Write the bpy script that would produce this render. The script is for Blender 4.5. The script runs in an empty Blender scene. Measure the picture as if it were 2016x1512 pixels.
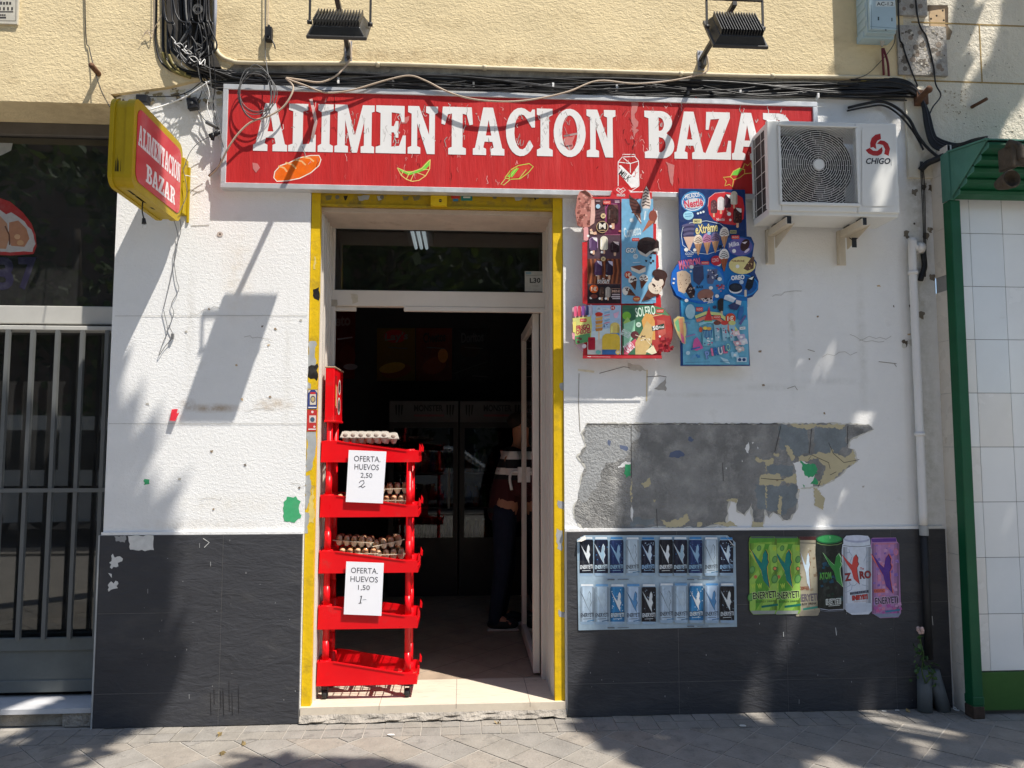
import bpy, math, random
from mathutils import Vector as V, Matrix, noise
from mathutils.geometry import tessellate_polygon
R = random.Random(11)
SC = bpy.context.scene
COL = SC.collection
rad = math.radians

# ---------------------------------------------------------------- camera, sky, sun, exposure
CAM = V((0.0, -4.5, 1.615))
PITCH, YAW, FPX = rad(4.4), rad(-3.75), 1467.0
cd = bpy.data.cameras.new("camera")
cd.sensor_width = 36.0
cd.lens = 36.0 * FPX / 2016.0
cd.clip_start = 0.05
cd.clip_end = 400.0
cam = bpy.data.objects.new("camera", cd)
cam.location = CAM
cam.rotation_euler = (math.pi / 2 + PITCH, 0.0, YAW)
COL.objects.link(cam)
SC.camera = cam

SUN = V((1.19, -1.0, 2.82))           # towards the sun
sn = SUN.normalized()
elev = math.asin(sn.z)
world = bpy.data.worlds.new("World")
SC.world = world
world.use_nodes = True
wn = world.node_tree
sky = wn.nodes.new("ShaderNodeTexSky")
sky.sky_type = 'NISHITA'
sky.sun_disc = False
sky.sun_elevation = elev
sky.sun_rotation = math.atan2(sn.x, sn.y)
sky.air_density = 1.0
sky.dust_density = 0.6
sky.ozone_density = 2.5
bg = wn.nodes["Background"]
bg.inputs[1].default_value = 0.122
wn.links.new(sky.outputs[0], bg.inputs[0])
sd = bpy.data.lights.new("sun", 'SUN')
sd.energy = 4.75
sd.angle = rad(0.5)
sd.color = (1.0, 0.945, 0.86)
sun = bpy.data.objects.new("sun", sd)
sun.rotation_euler = (-sn).to_track_quat('-Z', 'Y').to_euler()
sun.location = (8, -8, 20)
COL.objects.link(sun)
SC.view_settings.view_transform = 'Standard'
SC.view_settings.look = 'None'
SC.view_settings.exposure = 0.68
SC.view_settings.gamma = 1.0

# ---------------------------------------------------------------- helpers
_R3 = Matrix.Rotation(YAW, 3, 'Z') @ Matrix.Rotation(math.pi / 2 + PITCH, 3, 'X')

def at(px, py, Y=0.0):
    """photo measurement -> world point on the upright plane at depth Y"""
    d = _R3 @ V(((px - 1008) / FPX, (756 - py) / FPX, -1.0))
    return CAM + d * ((Y - CAM.y) / d.y)

def ax(px, py, Y=0.0): return at(px, py, Y).x
def az(px, py, Y=0.0): return at(px, py, Y).z

def C(r, g, b, k=1.0):
    def f(u):
        u /= 255.0
        u = u / 12.92 if u <= .04045 else ((u + .055) / 1.055) ** 2.4
        return min(u * k, .9)
    return (f(r), f(g), f(b))

_M = {}

def nmix(nt, fac, a, b, blend='MIX'):
    n = nt.nodes.new("ShaderNodeMix")
    n.data_type = 'RGBA'
    n.blend_type = blend
    for s, v in ((0, fac), (6, a), (7, b)):
        if isinstance(v, (int, float)):
            n.inputs[s].default_value = v
        elif isinstance(v, tuple):
            n.inputs[s].default_value = (v[0], v[1], v[2], 1)
        else:
            nt.links.new(v, n.inputs[s])
    return n.outputs[2]

def nnoise(nt, vec, scale, detail=5, rough=.6, dist=0.0):
    n = nt.nodes.new("ShaderNodeTexNoise")
    n.inputs['Scale'].default_value = scale
    n.inputs['Detail'].default_value = detail
    n.inputs['Roughness'].default_value = rough
    n.inputs['Distortion'].default_value = dist
    nt.links.new(vec, n.inputs['Vector'])
    return n.outputs['Fac']

def nramp(nt, fac, lo, hi, a=0.0, b=1.0):
    n = nt.nodes.new("ShaderNodeMapRange")
    n.inputs[1].default_value = lo
    n.inputs[2].default_value = hi
    n.inputs[3].default_value = a
    n.inputs[4].default_value = b
    nt.links.new(fac, n.inputs[0])
    return n.outputs[0]

def nmath(nt, op, a, b=None):
    n = nt.nodes.new("ShaderNodeMath")
    n.operation = op
    for i, v in ((0, a), (1, b)):
        if v is None: continue
        if isinstance(v, (int, float)): n.inputs[i].default_value = v
        else: nt.links.new(v, n.inputs[i])
    return n.outputs[0]

def nmap(nt, scale=(1, 1, 1), rot=(0, 0, 0)):
    t = nt.nodes.new("ShaderNodeTexCoord")
    m = nt.nodes.new("ShaderNodeMapping")
    m.inputs['Scale'].default_value = scale
    m.inputs['Rotation'].default_value = rot
    nt.links.new(t.outputs['Object'], m.inputs[0])
    return m.outputs[0]

def mat(name, col, rough=.6, metal=0.0, var=.12, vs=7.0, bump=0.0, bs=90.0, spec=.28, stretch=(1, 1, 1),
        dirt=None, dirt_scale=9.0, dirt_lo=.58, dirt_hi=.72, spots=None, bump2=None, coat=0.0, dist=0.0):
    if name in _M: return _M[name]
    m = bpy.data.materials.new(name)
    _M[name] = m
    m.use_nodes = True
    nt = m.node_tree
    p = nt.nodes["Principled BSDF"]
    vec = nmap(nt, stretch)
    dk = tuple(c * (1 - var) for c in col)
    lt = tuple(min(c * (1 + var), .9) for c in col)
    c = nmix(nt, nramp(nt, nnoise(nt, vec, vs, 6), .3, .7), dk, lt)
    fine = nnoise(nt, vec, vs * 9, 4)
    c = nmix(nt, nramp(nt, fine, .35, .65, 0, var * 1.2), c, tuple(x * .7 for x in col))
    if dirt:
        c = nmix(nt, nramp(nt, nnoise(nt, vec, dirt_scale, 8, .7), dirt_lo, dirt_hi), c, dirt)
    if spots:
        raw = nmap(nt)
        wob = nnoise(nt, raw, 14, 6, .7)
        for (x, z, rx, rz, sc, st) in spots:
            vm = nt.nodes.new("ShaderNodeVectorMath"); vm.operation = 'SUBTRACT'
            nt.links.new(raw, vm.inputs[0]); vm.inputs[1].default_value = (x, 0, z)
            v2 = nt.nodes.new("ShaderNodeVectorMath"); v2.operation = 'MULTIPLY'
            nt.links.new(vm.outputs[0], v2.inputs[0]); v2.inputs[1].default_value = (1 / rx, 0, 1 / rz)
            ln = nt.nodes.new("ShaderNodeVectorMath"); ln.operation = 'LENGTH'
            nt.links.new(v2.outputs[0], ln.inputs[0])
            f = nmath(nt, 'MULTIPLY', nramp(nt, ln.outputs['Value'], 1.0, .2, 0, st), nramp(nt, wob, .35, .62))
            c = nmix(nt, f, c, sc)
    nt.links.new(c, p.inputs['Base Color'])
    p.inputs['Roughness'].default_value = rough
    rv = nramp(nt, nnoise(nt, vec, vs * 2.3, 4), .3, .7, max(rough - .1, .03), min(rough + .1, 1))
    nt.links.new(rv, p.inputs['Roughness'])
    p.inputs['Metallic'].default_value = metal
    p.inputs['Specular IOR Level'].default_value = spec
    if coat: p.inputs['Coat Weight'].default_value = coat
    if bump or bump2:
        b = nt.nodes.new("ShaderNodeBump")
        b.inputs['Strength'].default_value = 1.0
        b.inputs['Distance'].default_value = bump
        h = nnoise(nt, vec, bs, 6, .62, dist)
        if bump2:
            h2 = nnoise(nt, vec, bump2[0], 3, .5)
            h = nmath(nt, 'ADD', h, nmath(nt, 'MULTIPLY', h2, bump2[1]))
        nt.links.new(h, b.inputs['Height'])
        nt.links.new(b.outputs[0], p.inputs['Normal'])
    return m

def ink(col, rough=.45):
    """printed or painted flat colour"""
    col = tuple(round(c, 3) for c in col)
    n = "print_%d_%d_%d_%d" % (col[0] * 999, col[1] * 999, col[2] * 999, rough * 100)
    return mat(n, col, rough, var=.11, vs=30, dirt=tuple(c * .8 + .05 for c in col), dirt_scale=16, dirt_lo=.5, dirt_hi=.8)

def glass(name, tint=(.9, .95, .95), refl=1.0, dust=0.0, trans=1.0):
    if name in _M: return _M[name]
    m = bpy.data.materials.new(name); _M[name] = m
    m.use_nodes = True
    nt = m.node_tree
    nt.nodes.remove(nt.nodes["Principled BSDF"])
    out = [n for n in nt.nodes if n.type == 'OUTPUT_MATERIAL'][0]
    tr = nt.nodes.new("ShaderNodeBsdfTransparent"); tr.inputs[0].default_value = (tint[0] * trans, tint[1] * trans, tint[2] * trans, 1)
    gl = nt.nodes.new("ShaderNodeBsdfGlossy"); gl.inputs['Roughness'].default_value = .015
    gl.inputs[0].default_value = (.95, .97, .97, 1)
    fr = nt.nodes.new("ShaderNodeFresnel"); fr.inputs[0].default_value = 1.5
    mx = nt.nodes.new("ShaderNodeMixShader")
    nt.links.new(nmath(nt, 'MULTIPLY', fr.outputs[0], refl), mx.inputs[0])
    nt.links.new(tr.outputs[0], mx.inputs[1]); nt.links.new(gl.outputs[0], mx.inputs[2])
    last = mx.outputs[0]
    if dust:
        df = nt.nodes.new("ShaderNodeBsdfDiffuse"); df.inputs[0].default_value = (.5, .5, .5, 1)
        m2 = nt.nodes.new("ShaderNodeMixShader")
        nt.links.new(nramp(nt, nnoise(nt, nmap(nt), 9, 8, .7), .3, .75, dust * .4, dust), m2.inputs[0])
        nt.links.new(last, m2.inputs[1]); nt.links.new(df.outputs[0], m2.inputs[2])
        last = m2.outputs[0]
    nt.links.new(last, out.inputs[0])
    return m

def emit(name, col, strength):
    if name in _M: return _M[name]
    m = bpy.data.materials.new(name); _M[name] = m
    m.use_nodes = True
    p = m.node_tree.nodes["Principled BSDF"]
    p.inputs['Base Color'].default_value = (.8, .8, .8, 1)
    p.inputs['Emission Color'].default_value = (*col, 1)
    p.inputs['Emission Strength'].default_value = strength
    return m

def tag(o, label=None, cat=None, group=None, kind=None):
    if label: o['label'] = label
    if cat: o['category'] = cat
    if group: o['group'] = group
    if kind: o['kind'] = kind
    return o

def thing(name, label, cat, loc=(0, 0, 0), group=None):
    o = bpy.data.objects.new(name, None)
    o.empty_display_size = .1
    COL.objects.link(o)
    o.location = loc
    o['origin'] = list(loc)
    return tag(o, label, cat, group)

def base_of(o):
    p = V(o.location)
    while o.parent:
        o = o.parent
        p += V(o.location)
    return p

def smooth_path(pts, n=6):
    """Catmull-Rom"""
    pts = [V(p) for p in pts]
    if len(pts) < 3: return pts
    P = [pts[0] * 2 - pts[1]] + pts + [pts[-1] * 2 - pts[-2]]
    out = []
    for i in range(1, len(P) - 2):
        a, b, c, d = P[i - 1], P[i], P[i + 1], P[i + 2]
        for k in range(n):
            t = k / n
            out.append(.5 * ((2 * b) + (c - a) * t + (2 * a - 5 * b + 4 * c - d) * t * t + (3 * b - a - 3 * c + d) * t ** 3))
    out.append(pts[-1])
    return out

_txt = {}

def text_geo(s, bold=0.0, shear=0.0, spacing=1.0):
    key = (s, bold, shear, spacing)
    if key in _txt: return _txt[key]
    c = bpy.data.curves.new("t", 'FONT')
    c.body = s; c.size = 1; c.offset = bold; c.shear = shear; c.space_character = spacing
    c.resolution_u = 3
    c.fill_mode = 'FRONT'
    o = bpy.data.objects.new("t", c)
    me = bpy.data.meshes.new_from_object(o)
    vs = [(v.co.x, v.co.y) for v in me.vertices]
    fs = [tuple(p.vertices) for p in me.polygons]
    bpy.data.objects.remove(o); bpy.data.meshes.remove(me); bpy.data.curves.remove(c)
    if not vs: vs = [(0, 0), (1, 1)]
    x0 = min(v[0] for v in vs); x1 = max(v[0] for v in vs); y0 = min(v[1] for v in vs); y1 = max(v[1] for v in vs)
    w = max(x1 - x0, 1e-4); h = max(y1 - y0, 1e-4)
    vs = [((v[0] - x0) / w, (v[1] - y0) / h) for v in vs]
    _txt[key] = (vs, fs, w / h)
    return _txt[key]

class MB:
    def __init__(self): self.v = []; self.f = []; self.mi = []; self.sm = []; self.mats = []
    def _m(self, m):
        if m not in self.mats: self.mats.append(m)
        return self.mats.index(m)
    def add(self, vs, fs, m, smooth=False):
        b = len(self.v); k = self._m(m)
        self.v += [V(p) for p in vs]
        for f in fs:
            self.f.append(tuple(b + i for i in f)); self.mi.append(k); self.sm.append(smooth)
        return self
    def box(self, x0, x1, y0, y1, z0, z1, m):
        return self.obox(V(((x0 + x1) / 2, (y0 + y1) / 2, (z0 + z1) / 2)), V((abs(x1 - x0) / 2, 0, 0)), V((0, abs(y1 - y0) / 2, 0)), V((0, 0, abs(z1 - z0) / 2)), m)
    def obox(self, c, a, b, d, m):
        c = V(c)
        vs = [c + a * i + b * j + d * k for i in (-1, 1) for j in (-1, 1) for k in (-1, 1)]
        return self.add(vs, [(0, 1, 3, 2), (4, 6, 7, 5), (0, 4, 5, 1), (2, 3, 7, 6), (0, 2, 6, 4), (1, 5, 7, 3)], m)
    def bar(self, p, q, w, h, m, up=V((0, 0, 1))):
        p, q = V(p), V(q); d = q - p
        s = d.cross(up)
        if s.length < 1e-6: s = d.cross(V((1, 0, 0)))
        s.normalize(); u = s.cross(d).normalized()
        return self.obox((p + q) / 2, d / 2, s * w / 2, u * h / 2, m)
    def prism(self, pts, vec, m):
        """extrude a planar 3D polygon by vec"""
        n = len(pts); pts = [V(p) for p in pts]; vec = V(vec)
        tri = tessellate_polygon([pts])
        vs = pts + [p + vec for p in pts]
        fs = [tuple(t) for t in tri] + [tuple(n + i for i in reversed(t)) for t in tri]
        fs += [(i, (i + 1) % n, n + (i + 1) % n, n + i) for i in range(n)]
        return self.add(vs, fs, m)
    def poly(self, loops, m):
        loops = [[V(p) for p in l] for l in loops]
        tri = tessellate_polygon(loops)
        vs = [p for l in loops for p in l]
        return self.add(vs, [tuple(t) for t in tri], m)
    def tube(self, pts, r, m, n=6, sm=0, cap=True, r2=None):
        pts = smooth_path(pts, sm) if sm else [V(p) for p in pts]
        N = len(pts); vs = []; prev = None
        for i, p in enumerate(pts):
            t = (pts[min(i + 1, N - 1)] - pts[max(i - 1, 0)])
            if t.length < 1e-9: t = V((0, 0, 1))
            t.normalize()
            if prev is None:
                a = t.cross(V((0, 0, 1)))
                if a.length < .05: a = t.cross(V((1, 0, 0)))
            else:
                a = prev - t * prev.dot(t)
                if a.length < 1e-6: a = t.orthogonal()
            a.normalize(); prev = a; b = t.cross(a)
            rr = r if r2 is None else r + (r2 - r) * i / (N - 1)
            for k in range(n):
                an = 2 * math.pi * k / n
                vs.append(p + a * (rr * math.cos(an)) + b * (rr * math.sin(an)))
        fs = []
        for i in range(N - 1):
            for k in range(n):
                k2 = (k + 1) % n
                fs.append((i * n + k, i * n + k2, (i + 1) * n + k2, (i + 1) * n + k))
        if cap:
            fs.append(tuple(range(n - 1, -1, -1))); fs.append(tuple((N - 1) * n + k for k in range(n)))
        return self.add(vs, fs, m, n > 5)
    def lathe(self, prof, o, m, n=20, axis='Z', smooth=True):
        """prof [(r, h)] turned about an axis through o"""
        o = V(o); vs = []
        for (r, h) in prof:
            for k in range(n):
                a = 2 * math.pi * k / n; x, y = r * math.cos(a), r * math.sin(a)
                vs.append(o + (V((x, y, h)) if axis == 'Z' else V((x, h, y)) if axis == 'Y' else V((h, x, y))))
        fs = []
        for i in range(len(prof) - 1):
            for k in range(n):
                k2 = (k + 1) % n
                fs.append((i * n + k, i * n + k2, (i + 1) * n + k2, (i + 1) * n + k))
        return self.add(vs, fs, m, smooth)
    def ball(self, c, rx, ry, rz, m, n=12, k=8, mtx=None):
        c = V(c); vs = []; fs = []
        for i in range(k + 1):
            th = math.pi * i / k
            for j in range(n):
                a = 2 * math.pi * j / n
                p = V((rx * math.sin(th) * math.cos(a), ry * math.sin(th) * math.sin(a), rz * math.cos(th)))
                vs.append(c + (mtx @ p if mtx else p))
        for i in range(k):
            for j in range(n):
                j2 = (j + 1) % n
                fs.append((i * n + j, (i + 1) * n + j, (i + 1) * n + j2, i * n + j2))
        return self.add(vs, fs, m, True)
    def text(self, s, c, w, h, m, right=V((1, 0, 0)), up=V((0, 0, 1)), bold=0.0, shear=0.0, rot=0.0, spacing=1.0):
        """text filling a w x h box centred on c"""
        vs, fs, asp = text_geo(s, bold, shear, spacing)
        if w is None: w = h * asp
        if h is None: h = w / asp
        cr, sr = math.cos(rot), math.sin(rot)
        out = []
        for (x, y) in vs:
            x = (x - .5) * w; y = (y - .5) * h
            out.append(V(c) + right * (x * cr - y * sr) + up * (x * sr + y * cr))
        return self.add(out, fs, m)
    def build(self, name, parent=None, label=None, cat=None, group=None, kind=None, bevel=0.0, seg=2, origin=None):
        if parent is not None: o0 = base_of(parent)
        elif origin is not None: o0 = V(origin)
        else:
            xs = [p.x for p in self.v]; ys = [p.y for p in self.v]; zs = [p.z for p in self.v]
            o0 = V(((min(xs) + max(xs)) / 2, (min(ys) + max(ys)) / 2, min(zs)))
        me = bpy.data.meshes.new(name)
        me.from_pydata([p - o0 for p in self.v], [], self.f)
        for m in self.mats: me.materials.append(m)
        me.polygons.foreach_set("material_index", self.mi)
        me.polygons.foreach_set("use_smooth", self.sm)
        me.update()
        o = bpy.data.objects.new(name, me)
        COL.objects.link(o)
        if parent is not None: o.parent = parent
        else: o.location = o0
        if bevel:
            b = o.modifiers.new("bevel", 'BEVEL'); b.width = bevel; b.segments = seg; b.limit_method = 'ANGLE'; b.angle_limit = rad(40)
        return tag(o, label, cat, group, kind)

class Art:
    """flat printed shapes on an upright plane, each a hair in front of the last; coordinates measured on the photo"""
    def __init__(self, mb, Y, crop=(0, 0, 1.0), step=.00003, rough=.4): self.mb = mb; self.Y = Y; self.crop = crop; self.step = step; self.rough = rough
    def pt(self, x, y):
        return at(self.crop[0] + x / self.crop[2], self.crop[1] + y / self.crop[2], self.Y)
    def up(self): self.Y -= self.step
    def m(self, col): return col if isinstance(col, bpy.types.Material) else ink(col, self.rough)
    def poly(self, pts, col, holes=()):
        self.up(); self.mb.poly([[self.pt(*p) for p in pts]] + [[self.pt(*p) for p in h] for h in holes], self.m(col)); return self
    def rect(self, x0, y0, x1, y1, col): return self.poly([(x0, y0), (x1, y0), (x1, y1), (x0, y1)], col)
    def rrect(self, x0, y0, x1, y1, r, col):
        pts = []
        for cx, cy, a0 in ((x1 - r, y1 - r, 0), (x0 + r, y1 - r, 90), (x0 + r, y0 + r, 180), (x1 - r, y0 + r, 270)):
            for k in range(5): a = rad(a0 + 22.5 * k); pts.append((cx + r * math.cos(a), cy + r * math.sin(a)))
        return self.poly(pts, col)
    def ell(self, cx, cy, rx, ry, col, rot=0, n=20):
        c, s = math.cos(rad(rot)), math.sin(rad(rot)); pts = []
        for k in range(n):
            a = 2 * math.pi * k / n; x, y = rx * math.cos(a), ry * math.sin(a)
            pts.append((cx + x * c - y * s, cy + x * s + y * c))
        return self.poly(pts, col)
    def line(self, pts, w, col, closed=False):
        self.up(); m = self.m(col); P = [V((p[0], p[1], 0)) for p in pts]
        if closed: P.append(P[0])
        L = []; Rr = []
        for i, p in enumerate(P):
            t = (P[min(i + 1, len(P) - 1)] - P[max(i - 1, 0)])
            if closed and i in (0, len(P) - 1): t = P[1] - P[-2]
            if t.length < 1e-9: t = V((1, 0, 0))
            t.normalize(); nrm = V((-t.y, t.x, 0)) * (w / 2)
            L.append(self.pt(*(p + nrm).xy)); Rr.append(self.pt(*(p - nrm).xy))
        n = len(P)
        self.mb.add(L + Rr, [(i, i + 1, n + i + 1, n + i) for i in range(n - 1)], m); return self
    def text(self, s, x0, y0, x1, y1, col, bold=.0, shear=0.0, rot=0.0, spacing=1.0):
        self.up(); m = self.m(col); vs, fs, asp = text_geo(s, bold, shear, spacing)
        cx, cy = (x0 + x1) / 2, (y0 + y1) / 2; w, h = x1 - x0, y1 - y0
        c, sn_ = math.cos(rad(rot)), math.sin(rad(rot)); out = []
        for (u, v) in vs:
            x = (u - .5) * w; y = -(v - .5) * h
            out.append(self.pt(cx + x * c - y * sn_, cy + x * sn_ + y * c))
        self.mb.add(out, fs, m); return self

def rough_poly(pts, amp, step, rnd=None):
    rnd = rnd or R; out = []
    n = len(pts)
    for i in range(n):
        a = V((*pts[i], 0)); b = V((*pts[(i + 1) % n], 0)); L = (b - a).length
        k = max(1, int(L / step)); nrm = V((-(b - a).y, (b - a).x, 0)); nrm.normalize()
        for j in range(k):
            p = a + (b - a) * (j / k)
            if j: p += nrm * rnd.uniform(-amp, amp)
            out.append((p.x, p.y))
    return out

def copy_tree(o, parent=None):
    c = o.copy(); COL.objects.link(c)
    if parent: c.parent = parent
    for ch in list(o.children): copy_tree(ch, c)
    return c
# ---------------------------------------------------------------- materials
RUST = C(120, 75, 45)
m_yel = mat("ochre_stucco", (.745, .605, .365), .9, var=.10, vs=2.2, bump=.0055, bs=42, bump2=(120, .6), stretch=(.8, 1, 1.25), dirt=(.47, .36, .2), dirt_scale=3, dirt_lo=.56, dirt_hi=.8, spots=[(-2.1, 3.66, .7, .12, (.40, .28, .15), .6), (.2, 3.99, 2.6, .07, (.42, .30, .16), .6), (-1.0, 4.12, .8, .1, (.55, .42, .24), .5)])
m_wht = mat("white_plaster", (.79, .785, .77), .85, var=.035, vs=3, bump=.0032, bs=55, bump2=(150, .6), stretch=(.9, 1, 1.15),
            dirt=(.63, .62, .59), dirt_scale=6, dirt_lo=.6, dirt_hi=.85,
            spots=[(-1.47, 1.81, .2, .035, (.42, .31, .2), .9), (-1.12, 1.83, .14, .05, (.45, .33, .2), .85), (-1.62, 1.83, .06, .05, (.3, .22, .15), .8), (-1.35, 2.62, .12, .35, (.68, .60, .5), .5),
                   (-1.35, 1.25, .4, .08, (.72, .68, .6), .5), (-1.8, 3.66, .5, .06, (.5, .45, .36), .8), (2.9, 2.8, .12, 1.2, (.5, .5, .44), .7), (2.9, 1.5, .12, .8, (.5, .5, .44), .7), (2.95, 3.3, .14, .3, (.35, .32, .28), .7),
                   (-1.62, 2.3, .035, .5, (.62, .6, .56), .55), (-1.05, 2.0, .03, .6, (.64, .62, .57), .5), (2.05, 2.3, .03, .5, (.6, .6, .57), .6), (2.5, 2.2, .04, .6, (.6, .59, .55), .6), (.8, 1.3, .08, .3, (.6, .57, .5), .5), (-1.5, 1.13, .5, .05, (.6, .56, .5), .6), (1.9, 1.95, .3, .03, (.6, .6, .56), .6), (1.4, 1.9, .35, .02, (.62, .61, .56), .6), (2.3, 1.99, .3, .03, (.6, .6, .57), .6)])
m_slate = mat("slate_tile", (.047, .048, .054), .5, var=.14, vs=2.2, bump=.0075, bs=7, bump2=(36, .3), stretch=(.75, 1, 2.0), spec=.24, dist=.9, dirt=(.085, .082, .08), dirt_scale=2.6, dirt_lo=.52, dirt_hi=.85)
m_grout = mat("grout", (.30, .29, .28), .9, var=.2)
m_cement = mat("old_cement", (.255, .253, .245), .9, var=.34, vs=4, bump=.014, bs=45, bump2=(130, .6), dirt=(.42, .41, .39), dirt_scale=9, dirt_lo=.47, dirt_hi=.7)
m_cream = mat("cream_aluminium", (.60, .55, .49), .45, var=.05, vs=4)
m_yframe = mat("yellow_paint", (.70, .455, .008), .5, var=.1, vs=6, bump=.003, bs=30, dirt=(.40, .26, .02), dirt_scale=8, dirt_lo=.52, dirt_hi=.72)
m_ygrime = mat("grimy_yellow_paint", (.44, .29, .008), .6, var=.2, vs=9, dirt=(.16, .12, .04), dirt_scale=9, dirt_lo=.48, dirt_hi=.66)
m_zinc = mat("bare_zinc", (.36, .37, .37), .55, var=.15, vs=14)
m_marble = mat("step_marble", (.52, .52, .53), .4, var=.12, vs=5)
m_gate = mat("grey_gate_paint", (.125, .13, .128), .42, var=.06, vs=10)
m_gatep = mat("grey_panel_paint", (.12, .132, .13), .5, var=.12, vs=5)
m_tran = mat("beige_bar_paint", (.44, .43, .40), .5, var=.05)
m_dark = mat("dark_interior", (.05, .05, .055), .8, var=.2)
m_black = mat("black_metal", (.022, .022, .024), .5, var=.2)
m_floor = mat("cream_floor_tile", (.62, .54, .43), .35, var=.12, vs=4, stretch=(1, 5, 1), dirt=(.42, .35, .27), dirt_scale=4, dirt_lo=.55, dirt_hi=.8)
m_conc = mat("rough_concrete", (.36, .325, .28), .95, var=.3, vs=12, bump=.03, bs=30)
m_rust = mat("rust", (.14, .07, .04), .85, var=.35, vs=20, bump=.004, bs=60)
m_stone = mat("painted_stone", (.72, .655, .53), .85, var=.08, vs=2, bump=.010, bs=30, bump2=(110, .5), dirt=(.48, .44, .36), dirt_scale=5, dirt_lo=.58, dirt_hi=.8)
m_ctile = mat("white_wall_tile", (.80, .81, .80), .18, var=.03, vs=1.5, spec=.5)
m_btile = mat("beige_wall_tile", (.68, .62, .54), .3, var=.06, vs=3, dirt=(.42, .36, .27), dirt_scale=6, dirt_lo=.62, dirt_hi=.8)
m_green = mat("green_paint", (.005, .085, .034), .42, var=.12, vs=5)
m_greenl = mat("weathered_green_paint", (.075, .21, .16), .6, var=.14, vs=6)
m_gpanel = mat("green_board", (.04, .12, .022), .55, var=.12, vs=3)

# ---------------------------------------------------------------- ground
g = MB(); g.box(-60, 60, -60, 3.0, -.6, -.0068, mat("pavement_base", (.36, .33, .29), .95, var=.2, vs=8, bump=.004, bs=80))
g.build("ground", kind='structure')
pv = [mat("paver_%s" % n, c, .85, var=.16, vs=7, bump=.006, bs=70, dirt=(.15, .138, .125), dirt_scale=11, dirt_lo=.56, dirt_hi=.72) for n, c in
      (("buff", (.272, .245, .213)), ("grey", (.262, .242, .216)), ("tan", (.278, .247, .210)), ("dull", (.266, .243, .211)), ("dark", (.25, .232, .207)))]
sw = MB()
a = .198; gp = .008
for i in range(-52, 53):
    for j in range(-52, 53):
        cx = (i + j) * a / math.sqrt(2) + .09; cy = (i - j) * a / math.sqrt(2) - .30
        if not (-4.6 < cx < 5.2 and -2.9 < cy < -.14): continue
        h = (a - gp) / math.sqrt(2); dz = R.uniform(-.002, .002)
        pts = [(cx - h, cy), (cx, cy - h), (cx + h, cy), (cx, cy + h)]
        # clip at the border course
        yl = -.232
        if cy - h > yl: continue
        if cy + h > yl:
            out = []
            for k in range(4):
                p, q = pts[k], pts[(k + 1) % 4]
                if p[1] <= yl: out.append(p)
                if (p[1] - yl) * (q[1] - yl) < 0:
                    t = (yl - p[1]) / (q[1] - p[1]); out.append((p[0] + (q[0] - p[0]) * t, yl))
            pts = out
        if len(pts) < 3: continue
        sw.prism([(x, y, -.03) for x, y in pts], (0, 0, .026 + dz), R.choice(pv))
x = -4.6
while x < 5.2:
    w = R.uniform(.10, .128)
    for (y0, y1) in ((-.226, -.118), (-.112, -.012)):
        sw.box(x, x + w - .006, y0, y1, -.03, -.003 + R.uniform(-.002, .002), R.choice(pv[1:2] + pv[3:]))
    x += w
sw.build("sidewalk", kind='structure')
rd = MB(); rd.box(-60, 60, -13, -6.2, -.02, -.002, mat("asphalt", (.05, .05, .052), .9, var=.2)); rd.build("road", kind='structure')
kb = MB(); kb.box(-60, 60, -6.2, -6.0, -.02, .03, m_conc); kb.build("kerb", kind='structure')

# ---------------------------------------------------------------- the street building
bld = thing("street_building", "old building front with ochre stucco above and white plaster ground floor over black slate tiles", "building")
PX0, PX1 = -2.07, 3.0                # white front
OX0, OX1 = -.93, .612                # shop opening
zc = az(1008, 134, -.03)             # underside of the stucco
ZS = 3.63
b = MB()
ed = [(PX0, ZS), (at(222, 196).x, at(222, 190).z), (at(330, 178).x, at(330, 176).z), (at(440, 165).x, az(440, 150)), (at(470, 150).x, zc), (2.84, zc)]
pts = [(-6.5, ZS)] + [(p[0], p[1]) for p in ed] + [(2.84, 6.2), (-6.5, 6.2)]
b.prism([(x, -.03, z) for x, z in pts], (0, .335, 0), m_yel)
b.build("upper_wall", bld)
b = MB()
b.box(PX0, OX0, 0, .44, 0, 3.97, m_wht)
b.box(OX0, OX1, 0, .44, 3.14, 3.97, m_wht)
b.box(OX1, PX1, 0, .44, 0, 3.97, m_wht)
# paint scars, old green paint and cracks in the plaster
A = Art(b, -.0015, step=.00003, rough=.85)
gr = C(70, 170, 115, .9); cem = m_cement; crm = C(196, 180, 130)
A.poly(rough_poly([(565, 978), (583, 977), (592, 987), (588, 1000), (592, 1020), (580, 1029), (560, 1026), (557, 1000)], 3, 5), gr)
A.poly(rough_poly([(284, 943), (294, 944), (294, 953), (283, 955)], 2, 4), gr)
A.poly(rough_poly([(1236, 714), (1262, 720), (1275, 730), (1250, 730), (1238, 727)], 2, 5), C(200, 196, 188))
A.poly(rough_poly([(1288, 765), (1300, 755), (1312, 742), (1311, 770), (1296, 768)], 2, 5), C(170, 166, 160))
A.line([(1274, 728), (1273, 790)], 2.5, C(215, 200, 165)); A.line([(1180, 735), (1228, 722), (1240, 724)], 1.2, C(120, 112, 105))
A.line([(1273, 742), (1300, 740), (1312, 742)], 1.2, C(110, 102, 95)); A.line([(1138, 728), (1170, 732)], 4, C(225, 215, 190))
for pts_ in ([(1140, 735), (1139, 790), (1142, 850)], [(1760, 715), (1765, 722)], [(1730, 712), (1765, 716)], [(1590, 688), (1604, 692)], [(1550, 765), (1565, 760), (1570, 768)], 
             [(372, 372), (395, 380)], [(376, 445), (412, 443)], [(379, 384), (388, 378), (402, 374)]):
    A.line(pts_, 1.3, C(150, 143, 132))
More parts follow.
